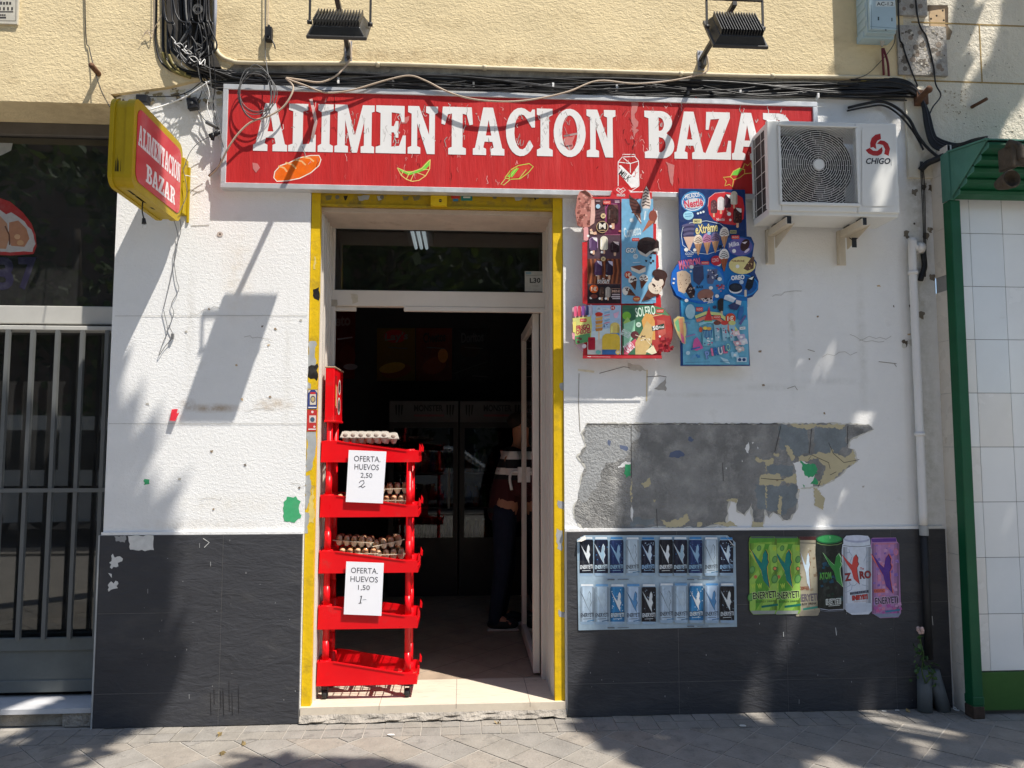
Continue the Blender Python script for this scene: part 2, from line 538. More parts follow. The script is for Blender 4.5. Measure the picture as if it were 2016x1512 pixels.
for k in range(26):
    x_, y_ = R.choice(((R.uniform(250, 590), R.uniform(600, 1040)), (R.uniform(1480, 1790), R.uniform(560, 1030))))
    A.poly(rough_poly([(x_, y_), (x_ + R.uniform(2, 7), y_ - 1), (x_ + R.uniform(3, 8), y_ + R.uniform(2, 5)), (x_ + 1, y_ + 3)], 1, 3), R.choice((C(150, 130, 105), C(185, 180, 170), C(120, 110, 100), C(200, 175, 140))))
A.ell(433, 461, 6, 5, C(190, 175, 165)); A.ell(433, 461, 2, 2, C(70, 60, 55))
A.line([(226, 622), (605, 621)], 1.2, C(196, 194, 190)); A.line([(214, 834), (603, 834)], 1.2, C(196, 194, 190))
for k in range(9):
    x_, y_ = R.choice(((R.uniform(260, 580), R.uniform(450, 1000)), (R.uniform(1350, 1780), R.uniform(560, 820)))); L_ = [(x_, y_)]
    for j in range(6): L_.append((L_[-1][0] + R.uniform(4, 14), L_[-1][1] + R.uniform(-7, 7)))
    A.line(L_, .7, C(165, 160, 152))
# flaking paint beside the cables, top right
for k in range(34):
    x_ = R.uniform(1775, 1832); y_ = R.uniform(190, 700); s_ = R.uniform(3, 11)
    A.poly(rough_poly([(x_, y_), (x_ + s_, y_ + 1), (x_ + s_ * .8, y_ + s_ * 1.4), (x_ - 1, y_ + s_)], 2, 3), R.choice((C(120, 112, 100), C(205, 203, 195), C(150, 143, 128), C(90, 80, 70))))
for k in range(60):
    x_ = R.uniform(225, 430); y_ = R.uniform(172, 200) + (x_ - 225) * .02
    A.poly(rough_poly([(x_, y_), (x_ + R.uniform(4, 16), y_ - 2), (x_ + R.uniform(4, 14), y_ + R.uniform(2, 7)), (x_ + 2, y_ + 5)], 2, 4), R.choice((C(232, 228, 215), C(120, 108, 85), C(150, 138, 110), C(205, 198, 175))))
b.build("ground_floor_wall", bld)

# bare cement where the paint has come off, right of the door
b = MB()
A = Art(b, -.002, crop=(1120, 820, 3.305), step=.00003, rough=.9)
A.poly(rough_poly([(112, 42), (1815, 43), (1950, 48), (1986, 85), (1905, 122), (1838, 156), (1824, 205), (1858, 212), (1880, 294), (1805, 348), (1725, 420), (1640, 460), (1602, 464), (1500, 468), (1488, 604), (1446, 675), (1390, 680), (1368, 650), (1330, 628), (1304, 664), (1280, 640), (1272, 698), (1198, 698), (1180, 600), (1146, 650), (1088, 618), (1092, 555), (1064, 540), (1040, 596), (1034, 708), (900, 722), (560, 722), (400, 740), (85, 738), (32, 660), (26, 590), (66, 520), (76, 400), (102, 332), (46, 260), (106, 190), (76, 110)], 6, 16), mat("paint_edge", (.60, .58, .52), .9, var=.2, vs=20))
A.poly(rough_poly([(120, 47), (420, 50), (780, 48), (1180, 50), (1500, 47), (1810, 48), (1945, 52), (1978, 85), (1900, 115), (1830, 150), (1815, 205), (1850, 215), (1870, 290), (1800, 340), (1720, 410), (1640, 450), (1600, 455), (1490, 460), (1480, 600), (1440, 665), (1395, 670), (1375, 640), (1330, 620), (1300, 655), (1275, 600), (1265, 690), (1205, 690), (1190, 560), (1140, 640), (1095, 610), (1100, 545), (1060, 530), (1030, 590), (1025, 700), (900, 715), (700, 725), (560, 715), (400, 735), (250, 728), (90, 732), (40, 660), (35, 590), (75, 520), (85, 400), (110, 330), (55, 260), (115, 190), (85, 110)], 9, 22), cem)
bl = C(105, 115, 120); blu = C(95, 110, 150)
A.poly(rough_poly([(100, 70), (420, 60), (470, 110), (400, 200), (360, 280), (240, 300), (180, 470), (90, 560), (60, 530), (90, 400), (115, 330), (75, 260), (118, 190)], 14, 30), mat("pale_cement", (.33, .335, .335), .9, var=.16, vs=6, bump=.008, bs=60))
for p_ in ([(330, 185), (385, 200), (375, 225), (335, 210)], [(255, 150), (275, 160), (268, 195), (252, 180)], [(780, 130), (815, 150), (800, 165), (775, 155)], [(660, 235), (720, 220), (755, 250), (700, 270), (650, 262)]):
    A.poly(rough_poly(p_, 6, 12), C(95, 105, 130))
for p_ in ([(1370, 60), (1560, 70), (1560, 240), (1480, 260), (1370, 200)], [(1600, 70), (1800, 80), (1800, 200), (1730, 240), (1600, 240)], [(1210, 440), (1480, 450), (1480, 560), (1400, 640), (1230, 600)], [(420, 660), (560, 660), (560, 705), (400, 712)], [(1300, 300), (1460, 320), (1450, 400), (1300, 380)]):
    A.poly(rough_poly(p_, 12, 18), mat("blue_grey_cement", (.215, .245, .26), .9, var=.2, vs=9, bump=.008, bs=70))
cr = mat("old_cream_paint", (.52, .455, .29), .8, var=.08)
for p_ in ([(1440, 50), (1810, 50), (1780, 80), (1700, 72), (1600, 66), (1560, 82), (1480, 72)],
           [(1560, 250), (1640, 232), (1700, 240), (1705, 195), (1730, 240), (1800, 268), (1850, 215), (1868, 295), (1780, 350), (1720, 412), (1640, 450), (1610, 440), (1660, 380), (1670, 330), (1620, 270), (1500, 300), (1490, 260)],
           [(1405, 185), (1440, 200), (1470, 270), (1450, 290), (1430, 250)], [(1210, 258), (1260, 285), (1330, 270), (1330, 305), (1290, 320), (1275, 370), (1280, 300), (1220, 290)],
           [(1250, 378), (1370, 372), (1380, 410), (1480, 370), (1485, 445), (1380, 420), (1370, 450), (1240, 445)], [(470, 440), (530, 398), (535, 440), (490, 465)],
           [(590, 668), (640, 688), (740, 660), (765, 620), (785, 680), (740, 715), (640, 722)], [(920, 690), (1060, 685), (1100, 715), (1010, 712)], [(835, 690), (868, 690), (860, 715), (832, 715)],
           [(1192, 685), (1265, 690), (1263, 728), (1190, 728)], [(1595, 460), (1632, 480), (1665, 545), (1655, 610), (1600, 580)], [(1280, 450), (1290, 460), (1285, 600), (1276, 520)], [(1370, 510), (1385, 520), (1380, 640), (1355, 630)],
           [(405, 400), (412, 420), (408, 560), (402, 480)], [(1335, 235), (1370, 245), (1365, 262), (1335, 255)], [(545, 535), (565, 540), (560, 560)], [(1020, 540), (1100, 535), (1095, 560), (1030, 550)]):
    A.poly(rough_poly(p_, 7, 9), cr)
for p_ in ([(1455, 300), (1520, 290), (1580, 320), (1600, 380), (1590, 455), (1490, 470), (1480, 380), (1470, 330)], [(370, 290), (405, 300), (400, 315), (320, 335), (318, 325)], [(1168, 165), (1175, 200), (1168, 240), (1145, 210)],
           [(1020, 330), (1030, 335), (1022, 345)], [(1225, 195), (1235, 205), (1228, 212)], [(1190, 165), (1205, 168), (1195, 180)], [(405, 570), (420, 620), (412, 690), (402, 640)], [(1125, 280), (1132, 292), (1126, 298)]):
    A.poly(rough_poly(p_, 5, 12), m_wht)
for p_ in ([(1505, 285), (1545, 310), (1600, 310), (1620, 370), (1560, 400), (1530, 370)], [(1570, 440), (1600, 390), (1622, 440)], [(365, 312), (402, 310), (402, 385), (372, 400), (358, 370)], [(1520, 440), (1535, 450), (1530, 466)]):
    A.poly(rough_poly(p_, 7, 12), gr)
for l_ in ([(1580, 80), (1575, 130), (1565, 240)], [(1690, 170), (1720, 240), (1790, 300), (1890, 280)], [(1560, 280), (1580, 250), (1690, 300), (1700, 340)], [(1250, 402), (1330, 410), (1400, 412)], [(405, 60), (407, 400)], [(1815, 60), (1812, 180)], [(1380, 60), (1340, 230)], [(1700, 380), (1740, 360)], [(1640, 420), (1620, 460)], [(570, 600), (575, 720)], [(1000, 300), (1005, 420)]):
    A.line(l_, 3.5, C(62, 60, 58))
A.line([(120, 47), (480, 50), (780, 47), (1000, 50), (1360, 48)], 4, C(60, 58, 56))
b.build("peeled_patch", bld)

# cable ledge: grey band under the stucco
b = MB(); b.box(at(450, 150).x, 2.9, -.016, .1, az(1008, 176), zc - .002, mat("grimy_band", (.36, .335, .285), .9, var=.2, vs=4, bump=.006, bs=40, dirt=(.14, .13, .115), dirt_scale=5, dirt_lo=.45, dirt_hi=.65))
b.build("cable_ledge", bld)

# slate plinth, tile by tile
def plinth(xs, zs):
    b = MB(); b.box(xs[0], xs[-1], -.0172, -.001, 0, zs[-1], mat("slate_grout", (.17, .165, .16), .9, var=.25, vs=20))
    for i in range(len(xs) - 1):
        for j in range(len(zs) - 1):
            b.box(xs[i] + .0012, xs[i + 1] - .0012, -.018 - R.uniform(0, .001), -.011, zs[j] + .0012, zs[j + 1] - .0012, m_slate)
    return b
zs = [.0, .188, .634, 1.074]
b = plinth([-2.078, -1.385, OX0 - .004], zs)
b.box(-2.086, -2.0785, -.022, .0, 0, 1.076, m_zinc)
A = Art(b, -.0195, step=.00003, rough=.7); wp = C(205, 205, 202)
A.poly(rough_poly([(252, 1055), (302, 1054), (303, 1083), (285, 1085), (256, 1082)], 2, 5), wp)
A.poly(rough_poly([(222, 1090), (226, 1098), (236, 1095), (242, 1100), (232, 1108), (233, 1115), (220, 1120), (215, 1108)], 3, 4), wp)
A.poly(rough_poly([(215, 1148), (232, 1145), (232, 1158), (214, 1165)], 3, 4), wp); A.poly([(213, 1128), (220, 1130), (220, 1138)], wp)
A.poly(rough_poly([(225, 1056), (248, 1055), (246, 1068), (228, 1066)], 2, 3), C(150, 150, 150))
def flecks(A, x0, x1, y0, y1, n):
    for k in range(n):
        x_ = R.uniform(x0, x1); y_ = R.uniform(y0, y1); h_ = R.choice((1, 1.2, 2, 3, 9)); A.rect(x_, y_, x_ + R.uniform(.7, 1.3), y_ + h_, C(160, 160, 160))
flecks(A, 225, 590, 1060, 1400, 26)
for k in range(8): x_ = R.uniform(400, 475); A.line([(x_, 1335 + R.uniform(0, 30)), (x_ + 1, 1385 + R.uniform(0, 35))], .9, C(36, 34, 36))
A.line([(402, 1078), (412, 1068), (400, 1060)], 1.3, wp)
b.build("tile_plinth", bld)
b = plinth([OX1 + .012, 1.29, 1.955, 2.63, PX1 - .02], zs)
A = Art(b, -.0195, step=.00003, rough=.7); flecks(A, 1130, 1840, 1060, 1385, 34)
for k in range(7): x_ = R.uniform(1480, 1850); y_ = R.uniform(1052, 1340); A.line([(x_, y_), (x_ + R.uniform(-2, 3), y_ + R.uniform(6, 22))], 1.3, C(190, 192, 192))
b.build("tile_plinth", bld)
for x0, x1 in ((-2.075, OX0), (OX1, PX1 - .03)):
    b = MB(); b.box(x0, x1, -.014, .0, 1.0755, 1.092, m_wht); b.build("plinth_ledge", bld)
b = MB(); b.box(-6.5, -4.46, 0, .44, 0, 3.62, m_wht); b.build("side_wall", bld)

# yellow shutter guides and lintel
def guide(x0, x1, patches):
    b = MB(); b.box(x0, x1, .012, .06, .085, 3.14, m_yframe)
    A = Art(b, .0115, step=.00003, rough=.6)
    for p_, c_ in patches: A.poly(rough_poly(p_, 2.5, 6), c_)
    return b
zn = m_zinc; bk = C(28, 26, 24); pc = C(214, 190, 110)
guide(OX0 + .003, -.874, [([(609, 672), (622, 672), (620, 735), (606, 735)], zn), ([(605, 850), (622, 850), (621, 890), (613, 925), (602, 930)], zn), ([(600, 938), (610, 935), (612, 985), (602, 1005)], zn), ([(608, 985), (617, 960), (618, 1030), (606, 1030)], pc), ([(616, 570), (628, 565), (628, 592), (619, 588)], bk), ([(607, 722), (625, 715), (624, 750), (606, 742)], bk), ([(606, 752), (612, 756), (612, 765), (604, 765)], zn), ([(618, 505), (621, 505), (621, 530), (617, 530)], pc), ([(600, 1008), (608, 1010), (606, 1050), (599, 1050)], zn)]).build("shutter_guide", bld)
guide(.551, OX1 - .002, [([(1102, 755), (1112, 752), (1112, 770), (1104, 768)], zn), ([(1098, 985), (1112, 988), (1112, 1005), (1100, 1000)], zn), ([(1096, 1040), (1108, 1045), (1106, 1085), (1097, 1080)], zn), ([(1100, 1200), (1112, 1205), (1112, 1216), (1101, 1214)], zn)]).build("shutter_guide", bld)
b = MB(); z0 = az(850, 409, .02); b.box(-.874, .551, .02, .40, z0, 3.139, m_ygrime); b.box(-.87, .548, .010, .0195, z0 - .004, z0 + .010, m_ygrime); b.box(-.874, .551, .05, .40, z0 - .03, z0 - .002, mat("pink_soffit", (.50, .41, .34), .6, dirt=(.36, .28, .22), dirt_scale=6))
b.box(ax(848, 395, -.01), ax(880, 395, -.01), -.012, .03, az(860, 405, -.01), az(860, 385, -.01), m_yframe)
A = Art(b, -.0125); A.ell(867, 395, 3.2, 3.2, C(60, 50, 20)); A.line([(864, 395), (870, 395)], 1, C(190, 170, 90))
A = Art(b, .0195); A.rect(888, 385, 905, 391, C(200, 60, 45)); A.rect(892, 391, 902, 396, C(50, 120, 160)); A.rect(908, 384, 930, 395, C(40, 120, 110)); A.rect(912, 387, 926, 390, C(220, 220, 200))
for x_, w_ in ((640, 14), (676, 9), (704, 24), (742, 12), (792, 14), (812, 16), (1012, 18), (1050, 8)): A.poly(rough_poly([(x_, 386), (x_ + w_, 385), (x_ + w_ - 3, 393), (x_ + 3, 395)], 2, 5), R.choice((zn, bk, C(120, 110, 70))))
for x_ in (664, 752, 974, 1058): A.ell(x_, 388, 4, 4, C(110, 108, 95))
b.build("shutter_lintel", bld)

# cream reveal, door frame, transom
b = MB()
for s, xa in ((1, -.874), (-1, .551)):
    b.box(xa, xa + s * -.05, .0605, .47, .085, 3.04, m_cream)
    for yy in (.10, .17, .27, .36): b.box(xa, xa + s * .010, yy, yy + .028, .085, 3.04, m_cream)
b.build("door_reveal", bld)
fr = MB(); FY = .41
ztop, zt1, zt0 = az(850, 424, FY), az(850, 451, FY), az(850, 573, FY)
zb = az(850, 604, FY)
fr.box(-.874, .551, FY, .47, zt1, 3.05, m_cream)
fr.box(-.874, .551, FY, .47, zb, zt0, m_cream)
fr.box(ax(795, 608, FY), .545, FY - .006, FY + .03, az(850, 613, FY), zb, m_cream)
fr.box(-.860, ax(700, 608, FY), FY + .02, FY + .05, az(700, 611, FY), zb, m_cream)
fr.box(-.874, -.846, FY, .47, .085, zb, m_cream); fr.box(.515, .551, FY, .47, .085, zb, m_cream)
fr.box(-.874, -.852, FY, .47, zt0, zt1, m_cream); fr.box(.53, .551, FY, .47, zt0, zt1, m_cream)
A = Art(fr, FY - .0008); A.poly(rough_poly([(690, 578), (704, 580), (705, 594), (694, 598)], 1, 4), C(188, 178, 160)); A.poly(rough_poly([(644, 590), (664, 590), (664, 602), (645, 603)], 1, 4), C(165, 155, 140))
A.poly(rough_poly([(750, 418), (762, 420), (758, 426), (748, 424)], 2, 3), C(60, 40, 30))
frame = fr.build("door_frame", bld, bevel=.003, seg=1)
t = MB(); t.box(-.852, .53, .437, .443, zt0, zt1, glass("door_glass", (.5, .52, .52), 1.5, .02)); t.build("transom_pane", frame)
t = MB(); t.obox(at(1053, 554, .433), V((.068, 0, 0)), V((0, .001, 0)), V((0, 0, .069)), ink(C(168, 168, 162)))
A = Art(t, .4315); A.text("L30", 1043, 547, 1064, 557, C(40, 40, 42), .025); A.rect(1035, 535, 1046, 540, C(120, 150, 160)); A.line([(1036, 543), (1070, 541)], .8, C(120, 120, 118)); A.line([(1050, 571), (1056, 571)], .8, C(120, 120, 118)); A.line([(1048, 563), (1060, 563)], .7, C(120, 120, 118))
t.build("number_card", frame)
# the leaf, swung inwards on its right-hand hinge
d = MB(); xh = .512; L0, L1 = .49, 1.50
zd = zb - .02
for y0, y1 in ((L0, L0 + .07), (L1 - .06, L1)): d.box(xh - .045, xh, y0, y1, .10, zd, m_cream)
for z0, z1 in ((.10, .19), (zd - .07, zd)): d.box(xh - .044, xh - .001, L0 + .07, L1 - .06, z0, z1, m_cream)
door = d.build("door", bld, bevel=.004, seg=1)
t = MB(); t.box(xh - .026, xh - .02, L0 + .07, L1 - .06, .19, zd - .07, glass("door_glass", (.5, .52, .52), 1.5, .02)); t.build("door_pane", door)
t = MB(); hz = 1.35; m_hnd = mat("white_plastic", (.72, .69, .66), .35, var=.03)
t.box(xh - .075, xh - .045, L1 - .05, L1 - .02, hz - .06, hz + .06, m_hnd)
t.tube([(xh - .07, L1 - .03, hz + .02), (xh - .12, L1 - .035, hz + .02), (xh - .14, L1 - .05, hz - .03), (xh - .125, L1 - .055, hz - .12)], .012, m_hnd, 8, 5)
t.build("handle", door)

# shop floor, threshold, interior shell
b = MB(); b.box(OX0 + .002, OX1 - .002, -.008, .455, .04, .085, m_floor)
for x_ in (ax(750, 1365, .1), ax(898, 1365, .1), ax(1040, 1365, .1)): b.box(x_, x_ + .003, -.0085, .455, .06, .0855, mat("dark_joint", (.2, .17, .14), .9))
b.build("threshold", bld)
b = MB(); n = 60; pr = []
for i in range(n + 1):
    x_ = OX0 + (OX1 - OX0) * i / n
    pr.append([V((x_, -.004 - .05 * (1 - j / 4) * (.35 + noise.noise(V((x_ * 9, j, 3))) * .8 + .3), .005 + .042 * j / 4 + .008 * noise.noise(V((x_ * 14, j * 3, 1))))) for j in range(5)])
vs = [p for r in pr for p in r]; b.add(vs, [(i * 5 + j, (i + 1) * 5 + j, (i + 1) * 5 + j + 1, i * 5 + j + 1) for i in range(n) for j in range(4)], m_conc)
b.box(OX0, OX1, -.003, .4, .0, .04, m_conc)
b.build("broken_step", bld)
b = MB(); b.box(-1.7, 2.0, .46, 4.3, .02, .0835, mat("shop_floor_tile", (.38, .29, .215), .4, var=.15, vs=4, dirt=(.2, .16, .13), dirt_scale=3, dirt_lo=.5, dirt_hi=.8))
for k in range(-14, 22):
    x0 = k * .42
    for s in (1, -1):
        p = V((x0, .462, .0838)); q = V((x0 + s * 3.8, 4.26, .0838))
        # keep the joints inside the room
        d_ = (q - p); ts = [(lim - p.x) / d_.x for lim in (-1.68, 1.98)]; t0, t1 = max(0, min(ts)), min(1, max(ts))
        if t1 > t0: b.bar(p + d_ * t0, p + d_ * t1, .004, .0006, mat("dark_joint", (.2, .17, .14), .9))
b.build("shop_floor", bld)
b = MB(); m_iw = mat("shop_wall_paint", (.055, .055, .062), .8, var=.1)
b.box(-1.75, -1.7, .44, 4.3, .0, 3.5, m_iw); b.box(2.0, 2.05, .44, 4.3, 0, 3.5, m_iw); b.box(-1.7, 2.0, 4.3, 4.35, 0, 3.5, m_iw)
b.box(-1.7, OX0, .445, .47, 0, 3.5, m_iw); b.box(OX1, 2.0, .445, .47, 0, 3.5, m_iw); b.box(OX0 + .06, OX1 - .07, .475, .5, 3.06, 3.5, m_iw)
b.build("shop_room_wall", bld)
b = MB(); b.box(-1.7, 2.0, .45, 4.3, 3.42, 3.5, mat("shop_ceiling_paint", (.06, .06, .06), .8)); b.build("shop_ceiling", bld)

# ---- entrance door of the house, left
en = MB(); GY = .30
z1 = az(100, 270, GY); z0 = az(100, 605, GY)
en.box(-4.4, PX0, GY - .03, GY + .05, z1, ZS, mat("brown_lintel", (.12, .105, .09), .7))
en.box(-4.4, PX0, GY - .05, GY + .03, az(100, 638, .26), z0, m_tran)
en.box(-4.4, PX0, .20, GY + .02, az(100, 650, .2), az(100, 641, .2), m_tran)
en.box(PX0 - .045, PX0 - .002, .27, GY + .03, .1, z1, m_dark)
en.box(-4.4, PX0, .22, .27, az(100, 1362, .22), az(100, 1258, .22), m_gatep)
en.box(-4.4, PX0, .212, .22, az(100, 1362, .22), az(100, 1338, .22), m_gatep); en.box(-4.4, PX0, .205, .22, az(100, 1282, .2), az(100, 1256, .2), m_gatep)
ent = en.build("entrance_door", bld, bevel=.004, seg=1)
dg = glass("entrance_glass", (.34, .35, .34), 1.7, .055)
t = MB(); t.box(-4.4, PX0 - .046, GY, GY + .006, z0, z1, dg)
A = Art(t, GY - .0006, rough=.6); nv = C(26, 22, 44)
A.text("3", -11, 506, 27, 571, nv, .04); A.text("7", 36, 506, 72, 571, nv, .04)
A.poly([(-40, 386), (0, 390), (20, 397), (45, 418), (62, 440), (70, 462), (72, 485), (66, 500), (20, 503), (-40, 500)], C(150, 40, 34))
A.poly(rough_poly([(-40, 405), (0, 413), (12, 422), (22, 418), (40, 430), (62, 452), (70, 480), (64, 496), (20, 497), (-40, 495)], 2, 8), C(170, 165, 160))
A.poly([(-40, 432), (0, 425), (14, 440), (18, 470), (12, 490), (-40, 488)], C(165, 122, 92)); A.poly([(18, 438), (36, 434), (52, 450), (58, 470), (48, 486), (22, 484), (17, 466)], C(160, 112, 82))
A.ell(34, 466, 6, 5, C(190, 150, 112)); A.ell(40, 478, 7, 5, C(180, 140, 100)); A.line([(10, 445), (18, 462), (19, 482)], 3, C(95, 60, 42))
A.poly([(-30, 280), (25, 282), (22, 296), (2, 306), (-30, 310)], C(150, 152, 150))
t.build("transom_pane", ent)
t = MB(); t.box(-4.4, PX0 - .046, GY + .01, GY + .016, az(100, 1260, GY), az(100, 640, GY), dg); t.build("door_pane", ent)
for px in range(-386, 215, 49):
    x_ = ax(px + 9, 660, .19)
    b = MB(); b.box(x_ - .011, x_ + .011, .185, .21, az(100, 1258, .2), az(100, 650, .2), m_gate); b.build("bar", ent)
b = MB(); zm = az(100, 965, .2); b.box(-4.4, PX0 - .003, .179, .1845, zm - .012, zm + .012, m_gate); b.build("cross_rail", ent)
b = MB(); b.box(-4.4, PX0, .006, .26, .078, .105, m_marble); b.box(-4.4, -2.2, .05, .26, 0, .078, m_conc); b.box(-2.26, PX0 - .01, .02, .05, 0, .078, m_conc); b.build("entrance_step", bld)
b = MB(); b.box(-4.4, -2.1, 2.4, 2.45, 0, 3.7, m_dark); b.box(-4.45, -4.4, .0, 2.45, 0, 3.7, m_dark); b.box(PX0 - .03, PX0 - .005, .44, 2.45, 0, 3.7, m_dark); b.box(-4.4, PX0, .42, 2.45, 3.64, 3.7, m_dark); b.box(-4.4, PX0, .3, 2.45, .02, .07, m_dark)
b.build("entrance_hall", bld)
t = MB(); zt = az(0, 22, -.04)
b = MB(); b.box(ax(-60, 20, -.045), ax(35, 20, -.045), -.045, -.0305, az(0, 46, -.045), az(0, -40, -.045), ink(C(196, 190, 175)))
A = Art(b, -.0455); bk2 = C(62, 58, 55)
A.line([(-60, 40), (31, 41), (32, -40)], 1.6, C(120, 112, 100))
for x_ in range(-24, 22, 6): A.rect(x_, 3 + (x_ % 4) * .4, x_ + 4, 9, bk2)
for x_ in range(-10, 24, 8): A.rect(x_, 14, x_ + 3.5, 20, bk2)
A.rect(-30, 22, 26, 24, bk2)
for x_ in range(0, 12, 4): A.rect(x_, 28, x_ + 3, 31, bk2)
A.rect(-4, 33, 12, 36, bk2)
b.build("utility_plate", None, "small weathered cream plate with dark lettering fixed to the ochre wall, top left corner", "plate")
# ---------------------------------------------------------------- slab-serif sign letters (unit box)
def arc(cx, cy, rx, ry, a0, a1, n=12): return [(cx + rx * math.cos(rad(a0 + (a1 - a0) * k / n)), cy + ry * math.sin(rad(a0 + (a1 - a0) * k / n))) for k in range(n + 1)]
LET = {
 'I': [[(0, 0), (1, 0), (1, .13), (.77, .17), (.77, .83), (1, .87), (1, 1), (0, 1), (0, .87), (.23, .83), (.23, .17), (0, .13)]],
 'L': [[(0, 0), (1, 0), (1, .36), (.88, .36), (.76, .17), (.52, .15), (.52, .84), (.70, .87), (.70, 1), (0, 1), (0, .87), (.16, .84), (.16, .16), (0, .13)]],
 'A': [[(0, 0), (.42, 0), (.42, .13), (.33, .16), (.37, .28), (.62, .28), (.66, .16), (.57, .13), (.57, 0), (1, 0), (1, .13), (.93, .15), (.64, 1), (.33, 1), (.07, .15), (0, .13)], [(.41, .41), (.585, .41), (.50, .74)]],
 'M': [[(0, 0), (.34, 0), (.34, .13), (.26, .15), (.26, .68), (.44, 0), (.57, 0), (.74, .66), (.74, .15), (.66, .13), (.66, 0), (1, 0), (1, .13), (.93, .15), (.93, .85), (1, .87), (1, 1), (.70, 1), (.51, .36), (.31, 1), (0, 1), (0, .87), (.07, .85), (.07, .15), (0, .13)]],
 'E': [[(0, 0), (1, 0), (1, .38), (.90, .38), (.78, .16), (.52, .14), (.52, .44), (.60, .44), (.66, .33), (.75, .33), (.75, .68), (.66, .68), (.60, .57), (.52, .57), (.52, .86), (.78, .84), (.86, .66), (.95, .66), (.95, 1), (0, 1), (0, .87), (.15, .84), (.15, .16), (0, .13)]],
 'N': [[(0, 0), (.42, 0), (.42, .13), (.31, .16), (.31, .64), (.64, 0), (.90, 0), (.90, .84), (1, .87), (1, 1), (.60, 1), (.60, .87), (.71, .84), (.71, .40), (.37, 1), (0, 1), (0, .87), (.12, .84), (.12, .16), (0, .13)]],
 'T': [[(.22, 0), (.78, 0), (.78, .13), (.67, .16), (.67, .86), (.80, .84), (.89, .62), (1, .64), (.96, 1), (.04, 1), (0, .64), (.11, .62), (.20, .84), (.33, .86), (.33, .16), (.22, .13)]],
 'C': [[(.97, .60), (.97, .98), (.88, .98), (.83, .92)] + arc(.5, .5, .5, .51, 58, 325, 18) + [(.80, .33)] + arc(.53, .5, .25, .37, 320, 50, 12) + [(.86, .60)]],
 'O': [arc(.5, .5, .5, .51, 0, 350, 24), arc(.5, .5, .24, .37, 0, 350, 20)],
 'B': [[(0, 0), (.56, 0)] + arc(.58, .27, .42, .27, -85, 62, 9) + [(.74, .535)] + arc(.54, .76, .40, .24, -38, 85, 8) + [(0, 1), (0, .87), (.14, .84), (.14, .16), (0, .13)], [(.48, .13), (.56, .13)] + arc(.55, .29, .16, .15, -70, 70, 6) + [(.48, .45)], [(.48, .58), (.52, .58)] + arc(.52, .72, .14, .14, -70, 70, 6) + [(.48, .87)]],
 'Z': [[(0, 0), (.98, 0), (1, .40), (.89, .40), (.80, .16), (.44, .14), (.97, .88), (.97, 1), (.06, 1), (.03, .62), (.14, .62), (.22, .84), (.56, .86), (0, .12)]],
 'R': [[(0, 0), (.56, 0), (.56, .13), (.45, .16), (.45, .44), (.56, .44), (.68, .1), (.76, 0), (1, 0), (1, .13), (.93, .15), (.82, .42), (.74, .49)] + arc(.52, .74, .42, .26, -55, 85, 9) + [(0, 1), (0, .87), (.14, .84), (.14, .16), (0, .13)], [(.45, .57), (.52, .57)] + arc(.52, .72, .14, .145, -70, 70, 6) + [(.45, .87)]],
}
def letter(mb, ch, fn, m):
    mb.poly([[fn(*p) for p in loop] for loop in LET[ch]], m)

# ---------------------------------------------------------------- red fascia sign
SY = -.06
sx0, sx1 = ax(437, 270, SY), ax(1609, 215, SY)
sz1, sz0 = az(1008, 183, SY), az(1008, 382, SY)
m_sred = mat("red_vinyl", (.49, .028, .028), .36, var=.09, vs=2.5, bump=.004, bs=16, stretch=(3, 1, .4), dirt=(.60, .05, .048), dirt_scale=3, dirt_lo=.55, dirt_hi=.8)
m_alu = mat("aluminium", (.62, .63, .64), .38, metal=.4, var=.08, vs=9)
m_let = mat("white_vinyl", (.74, .73, .72), .45, var=.035, vs=6, stretch=(2, 1, .5))
sgn = thing("shop_sign", "long red sign board with big white slab letters in an aluminium frame over the doorway", "sign", ((sx0 + sx1) / 2, SY, sz0))
b = MB(); b.box(sx0 + .03, sx1 - .03, SY + .004, -.004, sz0 + .03, sz1 - .03, m_sred)
A = Art(b, SY + .0038, step=.000006, rough=.4)
# bread
br = C(232, 105, 20); wl = C(238, 230, 215)
brd = [(539, 350), (541, 338), (552, 326), (570, 320), (588, 311), (612, 306), (628, 306), (632, 314), (628, 326), (612, 340), (590, 351), (565, 356), (545, 357)]
A.poly(brd, br); A.line(brd, 1.8, wl, True)
for p_, q_ in (((548, 327), (565, 338)), ((562, 320), (583, 332)), ((580, 314), (602, 325)), ((596, 309), (618, 318))): A.line([p_, ((p_[0] + q_[0]) / 2 + 3, (p_[1] + q_[1]) / 2 - 2), q_], 3.2, C(235, 180, 120))
# croissant
gl_ = C(120, 200, 70); yl_ = C(225, 205, 120)
A.poly([(783, 331), (800, 337), (815, 337), (830, 330), (842, 317), (847, 314), (846, 325), (836, 335), (822, 340), (805, 345), (790, 338)], gl_)
cro = [(782, 330), (790, 345), (800, 353), (812, 357), (825, 355), (838, 346), (846, 332), (847, 314)]
A.line(cro, 1.6, yl_)
for p_, q_ in (((782, 330), (805, 340)), ((805, 340), (830, 332)), ((830, 332), (847, 314)), ((800, 353), (806, 340)), ((808, 357), (815, 341)), ((822, 340), (838, 346)), ((832, 333), (846, 334)), ((790, 345), (794, 336))): A.line([p_, q_], 1.4, yl_)
